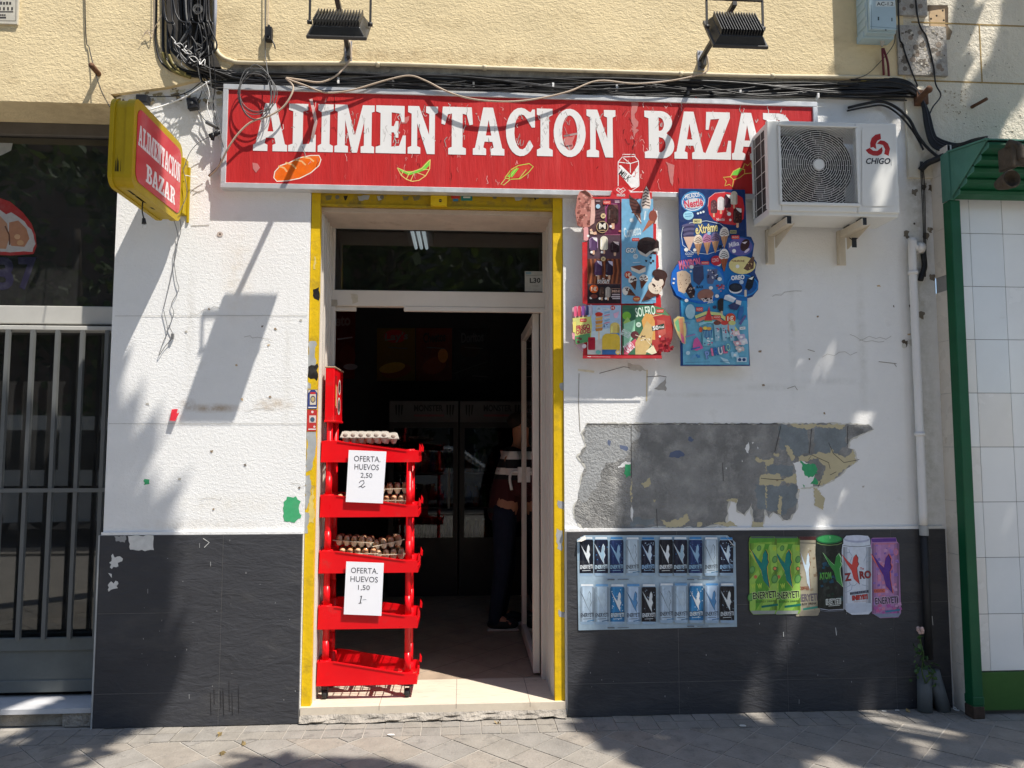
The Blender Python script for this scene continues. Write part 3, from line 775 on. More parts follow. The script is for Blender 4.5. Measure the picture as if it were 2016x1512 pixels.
# lolly
A.poly([(994, 347), (1010, 330), (1038, 324), (1044, 330), (1030, 345), (1010, 352)], C(200, 60, 50)); A.poly([(998, 348), (1012, 333), (1022, 331), (1008, 349)], gl_)
A.line([(994, 350), (1006, 334), (1020, 326), (1042, 322), (1050, 328), (1040, 340), (1024, 352), (1004, 353), (994, 350)], 1.5, C(190, 210, 90)); A.line([(1002, 351), (1018, 330)], 1.4, C(190, 210, 90)); A.line([(1022, 352), (1036, 334)], 1.4, C(190, 210, 90)); A.line([(996, 350), (986, 363), (992, 364), (1004, 354)], 1.5, C(200, 200, 110))
# milk carton
wk = C(240, 238, 235)
A.poly([(1220, 330), (1244, 362), (1256, 330), (1257, 345), (1257, 368), (1243, 370), (1218, 340)], wk); A.poly([(1218, 326), (1244, 362), (1257, 328), (1257, 324), (1243, 345), (1222, 325)], wk)
for l_ in ([(1217, 319), (1217, 368)], [(1217, 319), (1241, 322), (1257, 317)], [(1241, 322), (1241, 340)], [(1257, 317), (1258, 366)], [(1217, 319), (1225, 309), (1250, 308), (1257, 317)], [(1226, 309), (1226, 304), (1250, 304), (1250, 309)], [(1217, 368), (1243, 376), (1258, 366)], [(1225, 309), (1241, 322)]): A.line(l_, 1.5, wk)
A.text("MILK", 1218, 340, 1243, 352, C(50, 45, 42), .015, 0, 38)
# sweet
A.poly([(1439, 345), (1446, 336), (1456, 330), (1462, 333), (1452, 345)], gl_)
for l_ in ([(1438, 348), (1444, 337), (1456, 331), (1466, 334), (1466, 342), (1456, 350), (1444, 354), (1438, 348)], [(1438, 348), (1424, 349), (1430, 357), (1427, 366), (1436, 363), (1442, 368), (1444, 354)], [(1462, 333), (1466, 322), (1472, 326), (1478, 320), (1480, 330), (1486, 340), (1466, 342)]): A.line(l_, 1.5, C(215, 195, 90))
# tears and scratches in the vinyl
for k in range(150):
    x_ = R.choice((R.uniform(470, 1480), R.gauss(1105, 40), R.gauss(1250, 12), R.gauss(640, 30), R.gauss(800, 15), R.gauss(890, 12), R.gauss(980, 15), R.gauss(1320, 20)))
    x_ = min(max(x_, 460), 1475); y_ = R.uniform(195, 355); L_ = [(x_, y_)]
    for j in range(R.randint(2, 4)): L_.append((L_[-1][0] + R.uniform(-4, 4), L_[-1][1] + R.uniform(-9, 9)))
    A.line(L_, R.uniform(.6, 1.3), R.choice((C(225, 150, 145), C(206, 100, 96), C(206, 100, 96), C(110, 20, 22), C(120, 22, 24), C(232, 190, 185))))
for p_ in ([(1243, 195), (1256, 197), (1250, 232), (1257, 240), (1248, 262), (1243, 240)], [(1242, 245), (1258, 256), (1248, 272)], [(1247, 275), (1251, 277), (1245, 296)], [(1110, 272), (1132, 266), (1122, 310), (1114, 300)], [(795, 232), (806, 228), (800, 243), (790, 243)], [(497, 320), (507, 322), (512, 330), (504, 340), (498, 332)], [(606, 288), (618, 296), (612, 300)], [(1310, 318), (1328, 325), (1324, 366), (1318, 350)]):
    A.poly(rough_poly(p_, 2.5, 7), R.choice((C(110, 26, 28), C(90, 40, 38), C(196, 120, 116))))
for x_ in (652, 770, 888, 1006, 1370): A.line([(x_, 190), (x_ - 1, 366)], .8, C(190, 62, 60))
b.build("panel", sgn)
b = MB()
LETY = SY + .0024
spec = [('A', 499, 566), ('L', 568, 622), ('I', 626, 656), ('M', 659, 737), ('E', 740, 799), ('N', 803, 862), ('T', 869, 931), ('A', 931, 993), ('C', 996, 1055), ('I', 1057, 1088), ('O', 1090, 1153), ('N', 1155, 1212), ('B', 1269, 1327), ('A', 1327, 1388), ('Z', 1388, 1439), ('A', 1440, 1502), ('R', 1503, 1560)]
zb_, zt_ = az(520, 297, LETY), az(530, 203, LETY); zb2, zt2 = az(1480, 315, LETY), az(1480, 222, LETY)
def scratch(b, letters, n):
    A = Art(b, LETY - .00003, step=.000006, rough=.5)
    for k in range(n):
        ch, p0, p1 = R.choice(letters); x_ = R.uniform(p0 + 8, p1 - 8); y_ = R.uniform(215, 292); L_ = [(x_, y_)]
        for j in range(R.randint(2, 4)): L_.append((L_[-1][0] + R.uniform(-4, 4), L_[-1][1] + R.uniform(-10, 10)))
        A.line(L_, R.uniform(.7, 1.5), R.choice((C(190, 186, 182), C(160, 152, 148), C(205, 200, 198))))
for i_, (ch, p0, p1) in enumerate(spec):
    if i_ == 12: scratch(b, spec[:12], 105); b.build("lettering", sgn); b = MB()
    x0, x1 = ax(p0, 260, LETY), ax(p1, 260, LETY); t = (p0 - 520) / 960
    za, zb3 = zb_ + (zb2 - zb_) * t, zt_ + (zt2 - zt_) * t
    letter(b, ch, lambda u, v: V((x0 + (x1 - x0) * u, LETY, za + (zb3 - za) * v)), m_let)
scratch(b, spec[12:], 45)
b.build("lettering", sgn)
b = MB()
for (x0, x1, z0, z1) in ((sx0, sx1, sz1 - .032, sz1), (sx0, sx1, sz0, sz0 + .032), (sx0, sx0 + .03, sz0 + .0325, sz1 - .0325), (sx1 - .03, sx1, sz0 + .0325, sz1 - .0325)): b.box(x0, x1, SY - .006, -.002, z0, z1, m_alu)
for px in (527, 755, 975, 1200, 1430): x_ = ax(px, 376, SY); b.lathe([(.006, 0), (.005, .004), (0, .005)], (x_, SY - .0062, sz0 + .008), m_black, 8, 'Y')
b.build("frame", sgn, bevel=.004, seg=1)
# curled strips of torn vinyl
for lab, pts_, w_ in (("thin strip of clear vinyl peeling off the second letter of the red sign", [(612, 195), (617, 215), (622, 240), (618, 258), (615, 272)], 7), ("torn pale vinyl flap curling off the letter O of the red sign", [(1110, 268), (1122, 266), (1136, 263)], 6)):
    b = MB(); P = [at(*p, SY - .012 - .01 * math.sin(i)) for i, p in enumerate(pts_)]
    for i in range(len(P) - 1): b.bar(P[i], P[i + 1], .018 if w_ == 7 else .012, .0015, ink(C(205, 175, 170)), up=V((0, 1, .2)))
    b.build("vinyl_strip", None, lab, "torn vinyl")

# ---------------------------------------------------------------- yellow projecting box sign
bs = thing("projecting_sign", "yellow box sign with a red face standing out from the wall over the left pier", "sign", (-1.73, -.40, 2.93))
m_ybox = mat("yellow_plastic", (.42, .29, .006), .45, var=.1, vs=5, dirt=(.30, .20, .015), dirt_scale=7, dirt_lo=.6, dirt_hi=.8)
BX0, BX1, BY0, BY1, BZ0, BZ1 = -1.784, -1.672, -.715, -.075, 2.905, 3.36
def rr_yz(y0, y1, z0, z1, r, n=5):
    o = []
    for cy, cz, a0 in ((y1 - r, z1 - r, 0), (y0 + r, z1 - r, 90), (y0 + r, z0 + r, 180), (y1 - r, z0 + r, 270)):
        for k in range(n + 1): a_ = rad(a0 + 90 * k / n); o.append((cy + r * math.cos(a_), cz + r * math.sin(a_)))
    return o
b = MB()
b.prism([(BX0, y, z) for y, z in rr_yz(BY0, BY1, BZ0, BZ1, .055)], (BX1 - BX0 - .02, 0, 0), m_ybox)
b.prism([(BX0 - .006, y, z) for y, z in rr_yz(BY0 - .008, BY1 + .008, BZ0 - .008, BZ1 + .008, .06)], (.022, 0, 0), m_ybox)
b.prism([(BX1 - .038, y, z) for y, z in rr_yz(BY0 - .008, BY1 + .008, BZ0 - .008, BZ1 + .008, .06)], (.038, 0, 0), m_ybox)
m_soot = mat("black_stain", (.05, .04, .015), .8)
for k in range(9):
    x_ = R.uniform(BX0 + .025, BX1 - .045); w_ = R.uniform(.002, .006)
    b.poly([[(x_, BY0 - .001, BZ0 + .07), (x_ + w_, BY0 - .001, BZ0 + .065), (x_ + w_ * .6, BY0 - .001, BZ0 + R.uniform(.12, .16)), (x_ + w_ * .3, BY0 - .001, BZ0 + .12)]], m_soot)
for k in range(10):
    y_ = R.uniform(BY0 + .08, BY1 - .1); b.poly([[(BX1 - .06, y_, BZ0 - .001), (BX1 - .045, y_ + .01, BZ0 - .001), (BX1 - .05, y_ + .05, BZ0 - .001), (BX1 - .062, y_ + .03, BZ0 - .001)]], m_soot)
b.build("case", bs, bevel=.004, seg=2)
b = MB(); b.prism([(BX1 + .0008, y, z) for y, z in rr_yz(BY0 + .03, BY1 - .02, BZ0 + .035, BZ1 - .035, .05)], (.003, 0, 0), mat("red_acrylic", (.55, .05, .06), .15, var=.04, vs=3))
bx = BX1 + .0042
def blade_word(word, ya, yb, za, zb4, m):
    n = sum({'I': .55, 'M': 1.25}.get(c_, 1) for c_ in word); y = ya; u_ = (yb - ya) / n
    for c_ in word:
        w_ = {'I': .55, 'M': 1.25}.get(c_, 1) * u_; yy = y
        letter(b, c_, lambda p, q: V((bx, yy + (w_ * .95) * p, za + (zb4 - za) * q)), m)
        y += w_
ml2 = mat("white_acrylic", (.74, .70, .70), .4, var=.03)
blade_word("ALIMENTACION", BY0 + .045, BY1 - .03, BZ0 + .225, BZ0 + .335, ml2)
blade_word("BAZAR", BY0 + .15, BY1 - .09, BZ0 + .07, BZ0 + .165, ml2)
b.build("face", bs)
b = MB(); b.box(-1.72, -1.66, -.066, -.001, 2.96, 3.30, m_ybox); b.box(-1.66, -1.645, -.012, -.001, 2.92, 3.26, m_ybox)
b.build("wall_bracket", bs, bevel=.003, seg=1)

# ---------------------------------------------------------------- floodlights
m_lamp = mat("lamp_casting", (.035, .036, .037), .42, var=.2, vs=12, metal=.2)
m_rim = mat("lamp_rim", (.05, .048, .046), .4, var=.15)
def floodlight(label, fl, rise, run, W, armx, wallpt, armend, yoke_h):
    """fl = front-left corner of the rim; the rim rises away from the viewer towards the wall"""
    o = thing("floodlight", label, "floodlight", fl, "floodlights aimed at the sign")
    X = V((1, 0, 0)); D = V((0, run, rise)); L = D.length; D = D / L; N = X.cross(D)
    if N.z < 0: N = -N            # N: back of the lamp, up and out
    F = V(fl)
    def q(u, v, w): return F + X * u + D * v + N * w
    b = MB()
    b.obox(q(W / 2, L / 2, .008), X * W / 2, D * L / 2, N * .009, m_rim)
    s, h = .035, .055
    lo = [q(.012, .012, .017), q(W - .012, .012, .017), q(W - .012, L - .012, .017), q(.012, L - .012, .017)]
    hi = [q(s, s, h), q(W - s, s, h), q(W - s, L - s, h), q(s, L - s, h)]
    b.add(lo + hi, [(0, 1, 5, 4), (1, 2, 6, 5), (2, 3, 7, 6), (3, 0, 4, 7), (4, 5, 6, 7)], m_lamp)
    b.build("housing", o, bevel=.003, seg=1)
    b = MB(); n = 16
    for k in range(n):
        u = s + .004 + (W - 2 * s - .008) * k / (n - 1)
        b.obox(q(u, L / 2, h + .016), X * .0022, D * (L / 2 - s - .004), N * .016, m_lamp)
    b.build("cooling_fin", o, kind=None)
    b = MB(); b.obox(q(W / 2, L / 2, -.0025), X * (W / 2 - .015), D * (L / 2 - .015), N * .0015, ink(C(200, 205, 205), .1)); b.build("lens", o)
    b = MB(); yl = q(-.005, L * .6, .035); yr = q(W + .005, L * .6, .035)
    top = V((0, 0, yoke_h))
    for p_ in (yl, yr):
        b.lathe([(.0, -.012), (.011, -.012), (.011, .012), (0, .012)], p_, m_rim, 10, 'X'); b.bar(p_, p_ + top, .008, .012, m_rim)
    b.bar(yl + top, yr + top, .018, .012, m_rim)
    b.build("yoke", o)
    b = MB(); b.bar(wallpt, armend, .026, .026, m_rim); mid = (V(wallpt) * .45 + V(armend) * .55)
    b.build("arm", o, bevel=.002, seg=1)
    b = MB(); w_ = V(wallpt); b.box(w_.x - .022, w_.x + .022, -.036, -.0305, w_.z - .07, w_.z + .06, mat("galvanised_plate", (.40, .40, .42), .45, metal=.5)); b.box(w_.x - .004, w_.x + .018, -.09, -.0365, w_.z - .06, w_.z + .02, m_rim)
    for dz in (-.05, .045): b.lathe([(.006, -.003), (.004, 0)], (w_.x - .01, -.0365, w_.z + dz), m_black, 8, 'Y')
    b.build("wall_plate", o)
    return o
fl = at(603, 76, -.70); W_ = ax(722, 76, -.70) - fl.x
floodlight("black floodlight over the left half of the red sign, its yoke cut off above", fl, .20, .20, W_, 0, at(686, 100, -.033), at(655, -40, -.70), .22)
fl2 = at(1403, 94, -.66); W2 = ax(1512, 101, -.66) - fl2.x
floodlight("black finned floodlight over the right end of the red sign, whole yoke in view", fl2, .235, .165, W2, 0, at(1380, 118, -.033), at(1447, 6, -.60), .165)

# ---------------------------------------------------------------- air conditioner
m_ac = mat("ac_white_paint", (.70, .70, .67), .38, var=.04, vs=3, dirt=(.48, .46, .42), dirt_scale=3, dirt_lo=.62, dirt_hi=.9)
AF = -.30
ax0, ax1 = ax(1512, 330, AF), ax(1768, 330, AF) ; aZ1, aZ0 = az(1640, 240, AF), az(1640, 417, AF)
aB = -.045
ac = thing("air_conditioner", "white air conditioner unit with round fan grille hung at the red sign's right end", "air conditioner", ((ax0 + ax1) / 2, (AF + aB) / 2, aZ0))
def P2(px, py): return at(px, py, AF)
gx0, gx1, gz1, gz0 = ax(1534, 250, AF), ax(1686, 330, AF), az(1605, 250, AF), az(1610, 400, AF)
b = MB()
# front shell with a square opening
outer = [(ax0, aZ0), (ax1, aZ0), (ax1, aZ1), (ax0, aZ1)]
b.box(ax0, gx0, AF, AF + .03, aZ0, aZ1, m_ac); b.box(gx1, ax1, AF, AF + .03, aZ0, aZ1, m_ac); b.box(gx0 + .0005, gx1 - .0005, AF, AF + .03, gz1, aZ1, m_ac); b.box(gx0 + .0005, gx1 - .0005, AF, AF + .03, aZ0, gz0, m_ac)
b.box(ax0 + .01, ax1, AF + .031, aB, aZ1 - .03, aZ1 - .001, m_ac); b.box(ax1 - .012, ax1 - .001, AF + .031, aB, aZ0 + .03, aZ1 - .031, m_ac)
b.box(ax0 + .004, ax1 - .004, AF + .012, aB, aZ0 - .022, aZ0 + .02, m_ac)
b.box(ax0 + .001, ax0 + .03, AF + .031, AF + .05, aZ0 + .021, aZ1 - .031, m_ac); b.box(ax0 + .001, ax0 + .02, aB - .02, aB, aZ0 + .021, aZ1 - .031, m_ac)
b.build("casing", ac, bevel=.006, seg=2)
b = MB(); fx = .012
for (x0, x1, z0, z1) in ((gx0 - fx, gx1 + fx, gz1 - .002, gz1 + fx), (gx0 - fx, gx1 + fx, gz0 - fx - .006, gz0 + .002), (gx0 - fx, gx0 + .003, gz0 + .0025, gz1 - .0025), (gx1 - .003, gx1 + fx, gz0 + .0025, gz1 - .0025)): b.box(x0, x1, AF - .012, AF - .0005, z0, z1, m_ac)
b.build("grille_frame", ac, bevel=.004, seg=2)
b = MB(); gc = P2(1611, 325); hw = (gx1 - gx0) / 2; hh = (gz1 - gz0) / 2; gcx, gcz = (gx0 + gx1) / 2, (gz0 + gz1) / 2
m_wire = mat("grille_wire", (.66, .66, .64), .45, var=.05)
rings = 23; rmax = math.hypot(hw, hh) * .97
for k in range(rings):
    r_ = .036 + (rmax - .036) * k / (rings - 1); run = []
    N = 96
    for j in range(N + 1):
        a_ = 2 * math.pi * j / N; x_, z_ = r_ * math.cos(a_), r_ * math.sin(a_)
        if abs(x_) < hw and abs(z_) < hh: run.append(V((gcx + x_, AF - .005, gcz + z_)))
        else:
            if len(run) > 1: b.tube(run, .0017, m_wire, 4, cap=False)
            run = []
    if len(run) > 1: b.tube(run, .0017, m_wire, 4, cap=False)
    nt_ = max(8, int(r_ * 110))
    for j in range(nt_):
        a_ = 2 * math.pi * (j + .5 * (k % 2)) / nt_; r2 = r_ + (rmax - .036) / (rings - 1)
        p_ = V((gcx + r_ * math.cos(a_), AF - .004, gcz + r_ * math.sin(a_))); q_ = V((gcx + r2 * math.cos(a_), AF - .004, gcz + r2 * math.sin(a_)))
        if abs(q_.x - gcx) < hw and abs(q_.z - gcz) < hh: b.bar(p_, q_, .0016, .0016, m_wire, up=V((0, 1, 0)))
b.lathe([(0, 0), (.032, 0), (.032, .012), (0, .012)], (gcx, AF - .008, gcz), m_ac, 24, 'Y', False)
b.build("fan_grille", ac)
b = MB()
b.box(gx0 + .001, gx1 - .001, AF + .14, AF + .145, gz0, gz1, m_black)
b.lathe([(hw * .98, .0), (hw * .98, .1)], (gcx, AF + .035, gcz), m_black, 32, 'Y')
for k in range(3):
    a0 = rad(120 * k + 20); pts_ = []
    for j in range(7): t = j / 6; pts_.append(V((gcx + math.cos(a0 + .3 * t) * (.04 + .18 * t), AF + .05, gcz + math.sin(a0 + .3 * t) * (.04 + .18 * t))))
    for j in range(6, -1, -1): t = j / 6; pts_.append(V((gcx + math.cos(a0 + .55 + .75 * t) * (.04 + .18 * t), AF + .10, gcz + math.sin(a0 + .55 + .75 * t) * (.04 + .18 * t))))
    b.add(pts_, [(j, j + 1, 12 - j, 13 - j) for j in range(6)], mat("fan_blade", (.10, .10, .10), .5))
b.lathe([(0, 0), (.05, 0), (.055, .07), (0, .07)], (gcx, AF + .04, gcz), m_dark, 16, 'Y')
b.build("fan", ac)
b = MB(); m_coil = mat("condenser_coil", (.05, .048, .045), .6, var=.3, vs=60)
b.box(ax0 + .012, ax0 + .018, AF + .051, aB - .021, aZ0 + .021, aZ1 - .031, m_coil)
for k in range(5): z_ = aZ0 + .06 + k * .1; b.bar((ax0 + .006, AF + .05, z_), (ax0 + .006, aB - .01, z_), .003, .003, m_wire)
for k in range(2): y_ = AF + .11 + k * .09; b.bar((ax0 + .006, y_, aZ0 + .02), (ax0 + .006, y_, aZ1 - .03), .003, .003, m_wire)
b.build("side_coil", ac)
b = MB(); A = Art(b, AF - .003); A.rrect(1697, 252, 1759, 406, 6, m_ac); b2 = None
b.box(ax(1700, 330, AF), ax(1757, 330, AF), AF - .003, AF - .0004, az(1728, 404, AF), az(1728, 254, AF), m_ac)
rd_ = C(165, 28, 24)
A = Art(b, AF - .0036, crop=(1480, 230, 5.4), rough=.4)
A.poly([(1368, 178), (1374, 235), (1335, 255), (1318, 290), (1325, 345), (1290, 322), (1262, 330), (1258, 280), (1275, 225), (1315, 190)], rd_)
A.poly([(1210, 352), (1255, 330), (1290, 360), (1335, 362), (1385, 320), (1392, 360), (1380, 395), (1340, 415), (1290, 412), (1240, 390)], rd_)
A.poly([(1330, 285), (1365, 250), (1410, 255), (1450, 285), (1470, 340), (1455, 415), (1408, 395), (1418, 345), (1395, 300), (1365, 292)], rd_)
A.line([(1480, 455), (1484, 520)], 3, C(60, 60, 58))
A.text("CHIGO", 1214, 438, 1474, 502, C(30, 32, 40), .028, .22)
b.build("badge_panel", ac)
for px, lab in ((1515, "cream steel wall bracket under the fan end of the air conditioner"), (1655, "cream steel wall bracket under the right half of the air conditioner, black strap on it")):
    X_ = ax(px, 440, -.01); zt = aZ0 - .024
    o = thing("ac_bracket", lab, "bracket", (X_, 0, zt - .2), "brackets under the air conditioner")
    m_bk = mat("bracket_paint", (.60, .53, .42), .5, var=.08, dirt=(.35, .22, .12), dirt_scale=14, dirt_lo=.64, dirt_hi=.75)
    b = MB(); b.box(X_ - .028, X_ + .028, -.007, -.001, zt - .225, zt - .01, m_bk); b.box(X_ - .028, X_ - .022, -.04, -.0075, zt - .225, zt - .01, m_bk); b.build("wall_plate", o)
    b = MB(); b.box(X_ - .024, X_ - .019, AF - .005, -.0405, zt - .058, zt - .013, m_bk); b.box(X_ - .0185, X_ + .02, AF - .005, -.0405, zt - .058, zt - .053, m_bk)
    b.prism([(X_ + .02, AF, zt - .052), (X_ + .02, -.041, zt - .052), (X_ + .02, -.041, zt - .13)], (.005, 0, 0), m_bk); b.build("arm", o, bevel=.002, seg=1)
    for y_ in (AF + .05, -.10):
        b = MB(); b.box(X_ - .015, X_ + .018, y_ - .03, y_ + .03, zt - .05, zt - .002, m_black); b.build("rubber_pad", o)
b = MB(); b.box(ax(1677, 470, -.16), ax(1686, 470, -.16), -.162, -.158, az(1680, 487, -.16), az(1680, 468, -.16), m_black); b.tube([at(1672, 468, -.16), at(1681, 473, -.17), at(1690, 467, -.16)], .003, m_black, 5, 4)
b.build("cable_tie", None, "black strap end hanging from the right-hand air conditioner bracket", "cable tie")

# ---------------------------------------------------------------- electrical box top right
EY = -.17
ex0, ex1 = ax(1710, 30, EY), ax(1766, 30, EY); ez0 = az(1740, 62, EY)
eb = thing("electrical_box", "pale blue-grey electrical cabinet marked AC-1.2 on the ochre wall at the top right", "electrical box", ((ex0 + ex1) / 2, -.1, ez0))
m_eb = mat("blue_grey_plastic", (.40, .52, .57), .5, var=.07, vs=5, dirt=(.28, .36, .40), dirt_scale=7, dirt_lo=.6, dirt_hi=.85)
b = MB(); b.box(ex0, ex1, EY + .02, -.0305, ez0, ez0 + .8, m_eb); b.box(ex0 - .006, ex1 + .01, EY + .06, -.031, ez0 - .012, ez0 + .035, m_eb)
for k in range(5): b.box(ex0 - .006, ex0, EY + .03, -.04, ez0 + .05 + k * .06, ez0 + .085 + k * .06, m_eb)
b.build("cabinet", eb, bevel=.004, seg=2)
b = MB(); b.box(ex0 + .006, ex1 - .006, EY, EY + .0195, ez0 + .012, ez0 + .79, m_eb)
A = Art(b, EY - .0005); A.line([(1715, 9), (1716, 58)], .8, C(90, 110, 120)); A.rect(1724, 2, 1762, 13, C(205, 212, 208)); A.text("AC-1.2", 1726, 4, 1759, 11, C(40, 42, 44), .02)
A.rect(1728, 33, 1731, 40, C(60, 75, 80)); A.rect(1755, 35, 1757, 42, C(40, 50, 60)); A.line([(1714, 52), (1768, 56)], 1, C(120, 145, 155)); A.ell(1744, 59, 1.5, 1.5, C(60, 65, 70))
b.build("door", eb, bevel=.004, seg=2)
b = MB()
for px in (1733, 1742): p_ = at(px, 70, -.09); b.tube([p_ + V((0, 0, .03)), p_, at(1737, 92, -.07)], .016, mat("grey_gland", (.40, .40, .38), .5), 8, r2=.006)
b.build("cable_gland", eb)
# ---------------------------------------------------------------- conduits and cables
m_cbl = mat("black_cable", (.018, .018, .02), .42, var=.25, vs=15)
m_cbl2 = mat("grey_cable", (.13, .13, .13), .5, var=.15)
m_beige = mat("beige_cable", (.48, .38, .29), .5, var=.12)
m_ycable = mat("dirty_yellow_tube", (.20, .165, .05), .5, var=.2)
def path(pts, Y=-.03):
    return [at(p[0], p[1], p[2] if len(p) > 2 else Y) for p in pts]
def cable(name, label, cat, pts, r, m, Y=-.03, group=None, n=6, sm=6):
    b = MB(); b.tube(path(pts, Y), r, m, n, sm); return b.build(name, None, label, cat, group)
m_pcon = mat("painted_conduit", (.62, .54, .38), .7, var=.1, vs=8, dirt=(.40, .34, .24), dirt_scale=12, dirt_lo=.6, dirt_hi=.75)
co = MB(); co.tube(path([(422, -340), (421, 40), (420, 75), (430, 105), (455, 120), (504, 124), (750, 126), (1008, 135), (1300, 144), (1512, 150), (1700, 152), (1775, 155)], -.034), .013, m_pcon, 8, 8)
cnd = co.build("conduit", None, "cream painted conduit bending down from the roof and running right above all the cables", "conduit")
for px, py in ((744, 127), (954, 133), (1340, 146), (1520, 150)):
    p = at(px, py, -.034); t = MB(); t.lathe([(.0135, -.012), (.0165, -.012), (.0165, .012), (.0135, .012)], p, m_pcon, 10, 'X'); t.build("clip", cnd)
gcd = MB(); gcd.tube(path([(424, -340), (424, 20), (421, 78)], -.055), .011, mat("grey_conduit", (.34, .35, .40), .5), 8); gcd.build("conduit", None, "short grey conduit beside the hanging cable tangle, ending where the cream conduit bends", "conduit")
G1 = "black cables strung above the red sign"
for k in range(15):
    y0 = 142 + k * 2.5; Yk = -.024 - .006 * (k % 4); pts = []
    amp = 2.5 + (k % 4) * 2.2
    for i in range(13):
        px = 432 + i * 114; t = i / 12
        py = y0 + t * (26 + (k % 5)) + amp * math.sin(i * 1.3 + k * 2.1) * (1 if 0 < i < 12 else .3) - (2.3 * k * .35) * t
        pts.append((px + R.uniform(-20, 20), py, Yk))
    pts = [(395 - k * 1.5, 60 - k * 3, Yk), (405 - k, 118 + k, Yk)] + pts if k % 2 else pts
    cable("cable", "black cable in the bundle strung along the wall above the red sign", "cable", pts, R.choice((.0035, .0045, .006, .008)), R.choice((m_cbl, m_cbl, m_cbl, m_cbl, m_cbl, m_cbl2)), group=G1)
for k in range(9):
    x_ = 470 + k * 130 + R.uniform(-30, 30); L_ = R.uniform(220, 420); y0 = 148 + (x_ - 430) * .02 + R.uniform(0, 8); sg = R.uniform(6, 20)
    cable("cable", "black cable drooping loosely across the top edge of the red sign", "cable", [(x_, y0 - 4, -.03), (x_ + L_ * .2, y0 + sg * .5, -.07), (x_ + L_ * .5, y0 + sg + 4, -.078), (x_ + L_ * .8, y0 + sg * .6 + 6, -.07), (x_ + L_, y0 + 4, -.03)], R.choice((.003, .004, .005)), m_cbl, group="loose cables over the sign's top edge")
for k in range(9):
    px = 520 + k * 138 + R.uniform(-30, 30); p = at(px, 150 + (px - 430) * .022 + R.uniform(0, 12), -.045)
    b = MB(); b.box(p.x - .006, p.x + .006, -.052, -.018, p.z - .02, p.z + .012, R.choice((m_wht, m_cbl2))); b.build("cable_clip", None, "small clip holding the black cables above the red sign", "cable clip", "clips holding the black cables")
G2 = "wires in the hanging tangle"
for k in range(34):
    x0 = R.uniform(322, 412); Yk = -.03 - R.uniform(0, .07); x1 = 345 + (x0 - 322) * .7 + R.uniform(-12, 12)
    pts = [(x0, -340, Yk), (x0 + R.uniform(-6, 6), 0, Yk), (x1 + R.uniform(-10, 10), 50, Yk - .01), (x1 + R.uniform(-14, 14), 95, Yk), (385 + R.uniform(-18, 24), 128, Yk), (430 + R.uniform(-15, 40), 146 + R.uniform(-6, 12), -.03)]
    cable("wire", "dark wire in the thick tangle hanging down the ochre wall left of the red sign", "wire", pts, R.uniform(.003, .007), R.choice((m_cbl,) * 8 + (m_cbl2,)), group=G2)
b = MB()
b.prism([(p.x, -.0305, p.z) for p in (at(322, -340), at(418, -340), at(417, 70), at(425, 110), at(440, 140), at(385, 138), at(352, 110), at(335, 60))], (0, -.02, 0), mat("dark_board", (.055, .05, .045), .9, var=.3))  # even dark sheet filling the gaps behind the wires
b.build("backing_board", None, "blackened board behind the hanging tangle of wires", "board")
for k in range(16):
    c_ = (R.uniform(350, 405), R.uniform(88, 130)); pts = [(c_[0], c_[1], -.13)]
    for j in range(3): pts.append((pts[-1][0] + R.uniform(-12, 12), pts[-1][1] + R.uniform(-12, 12), -.13 - R.uniform(0, .03)))
    cable("wire_end", "short curled wire end sticking out of the tangle", "wire", pts, .0022, R.choice((m_cbl2, m_wht)), group="curled wire ends in the tangle", n=5, sm=5)
b = MB()
for k in range(7):
    cx, cz = 389 + R.uniform(-2, 2), 19 + R.uniform(-2, 2); rr = R.uniform(5, 10)
    b.tube(path([(cx + rr * math.cos(i * .7), cz + rr * math.sin(i * .7), -.13 - .003 * k) for i in range(10)]), .0016, m_cbl2, 5, 4)
b.build("wire_coil", None, "little grey coil of thin wire hung at the top of the tangle", "wire coil")
for i, pts in enumerate(([(312, -340), (308, 20), (306, 60), (307, 85), (315, 118), (335, 138), (365, 148), (392, 152)], [(322, -340), (321, 40), (322, 98), (330, 120), (350, 140), (390, 150), (430, 152)], [(330, -340), (331, 50), (333, 105), (342, 125), (360, 138), (400, 147)])):
    cable("cable", ("black cable that hangs outermost left of the tangle and swings right under it", "thick black cable second from the left of the tangle with a metal sleeve", "thick black cable third from the left of the tangle")[i], "cable", pts, (.006, .008, .009)[i], m_cbl, -.035)
cable("plastic_tube", "dirty yellow corrugated tube curving under the wire tangle", "tube", [(321, 104), (326, 120), (340, 138), (362, 148), (376, 152)], .011, m_ycable, -.037, n=8)
cable("plastic_tube", "short yellow tube bend just right of the first corrugated one under the tangle", "tube", [(333, 108), (340, 125), (352, 138), (366, 146)], .009, m_ycable, -.04, n=8)
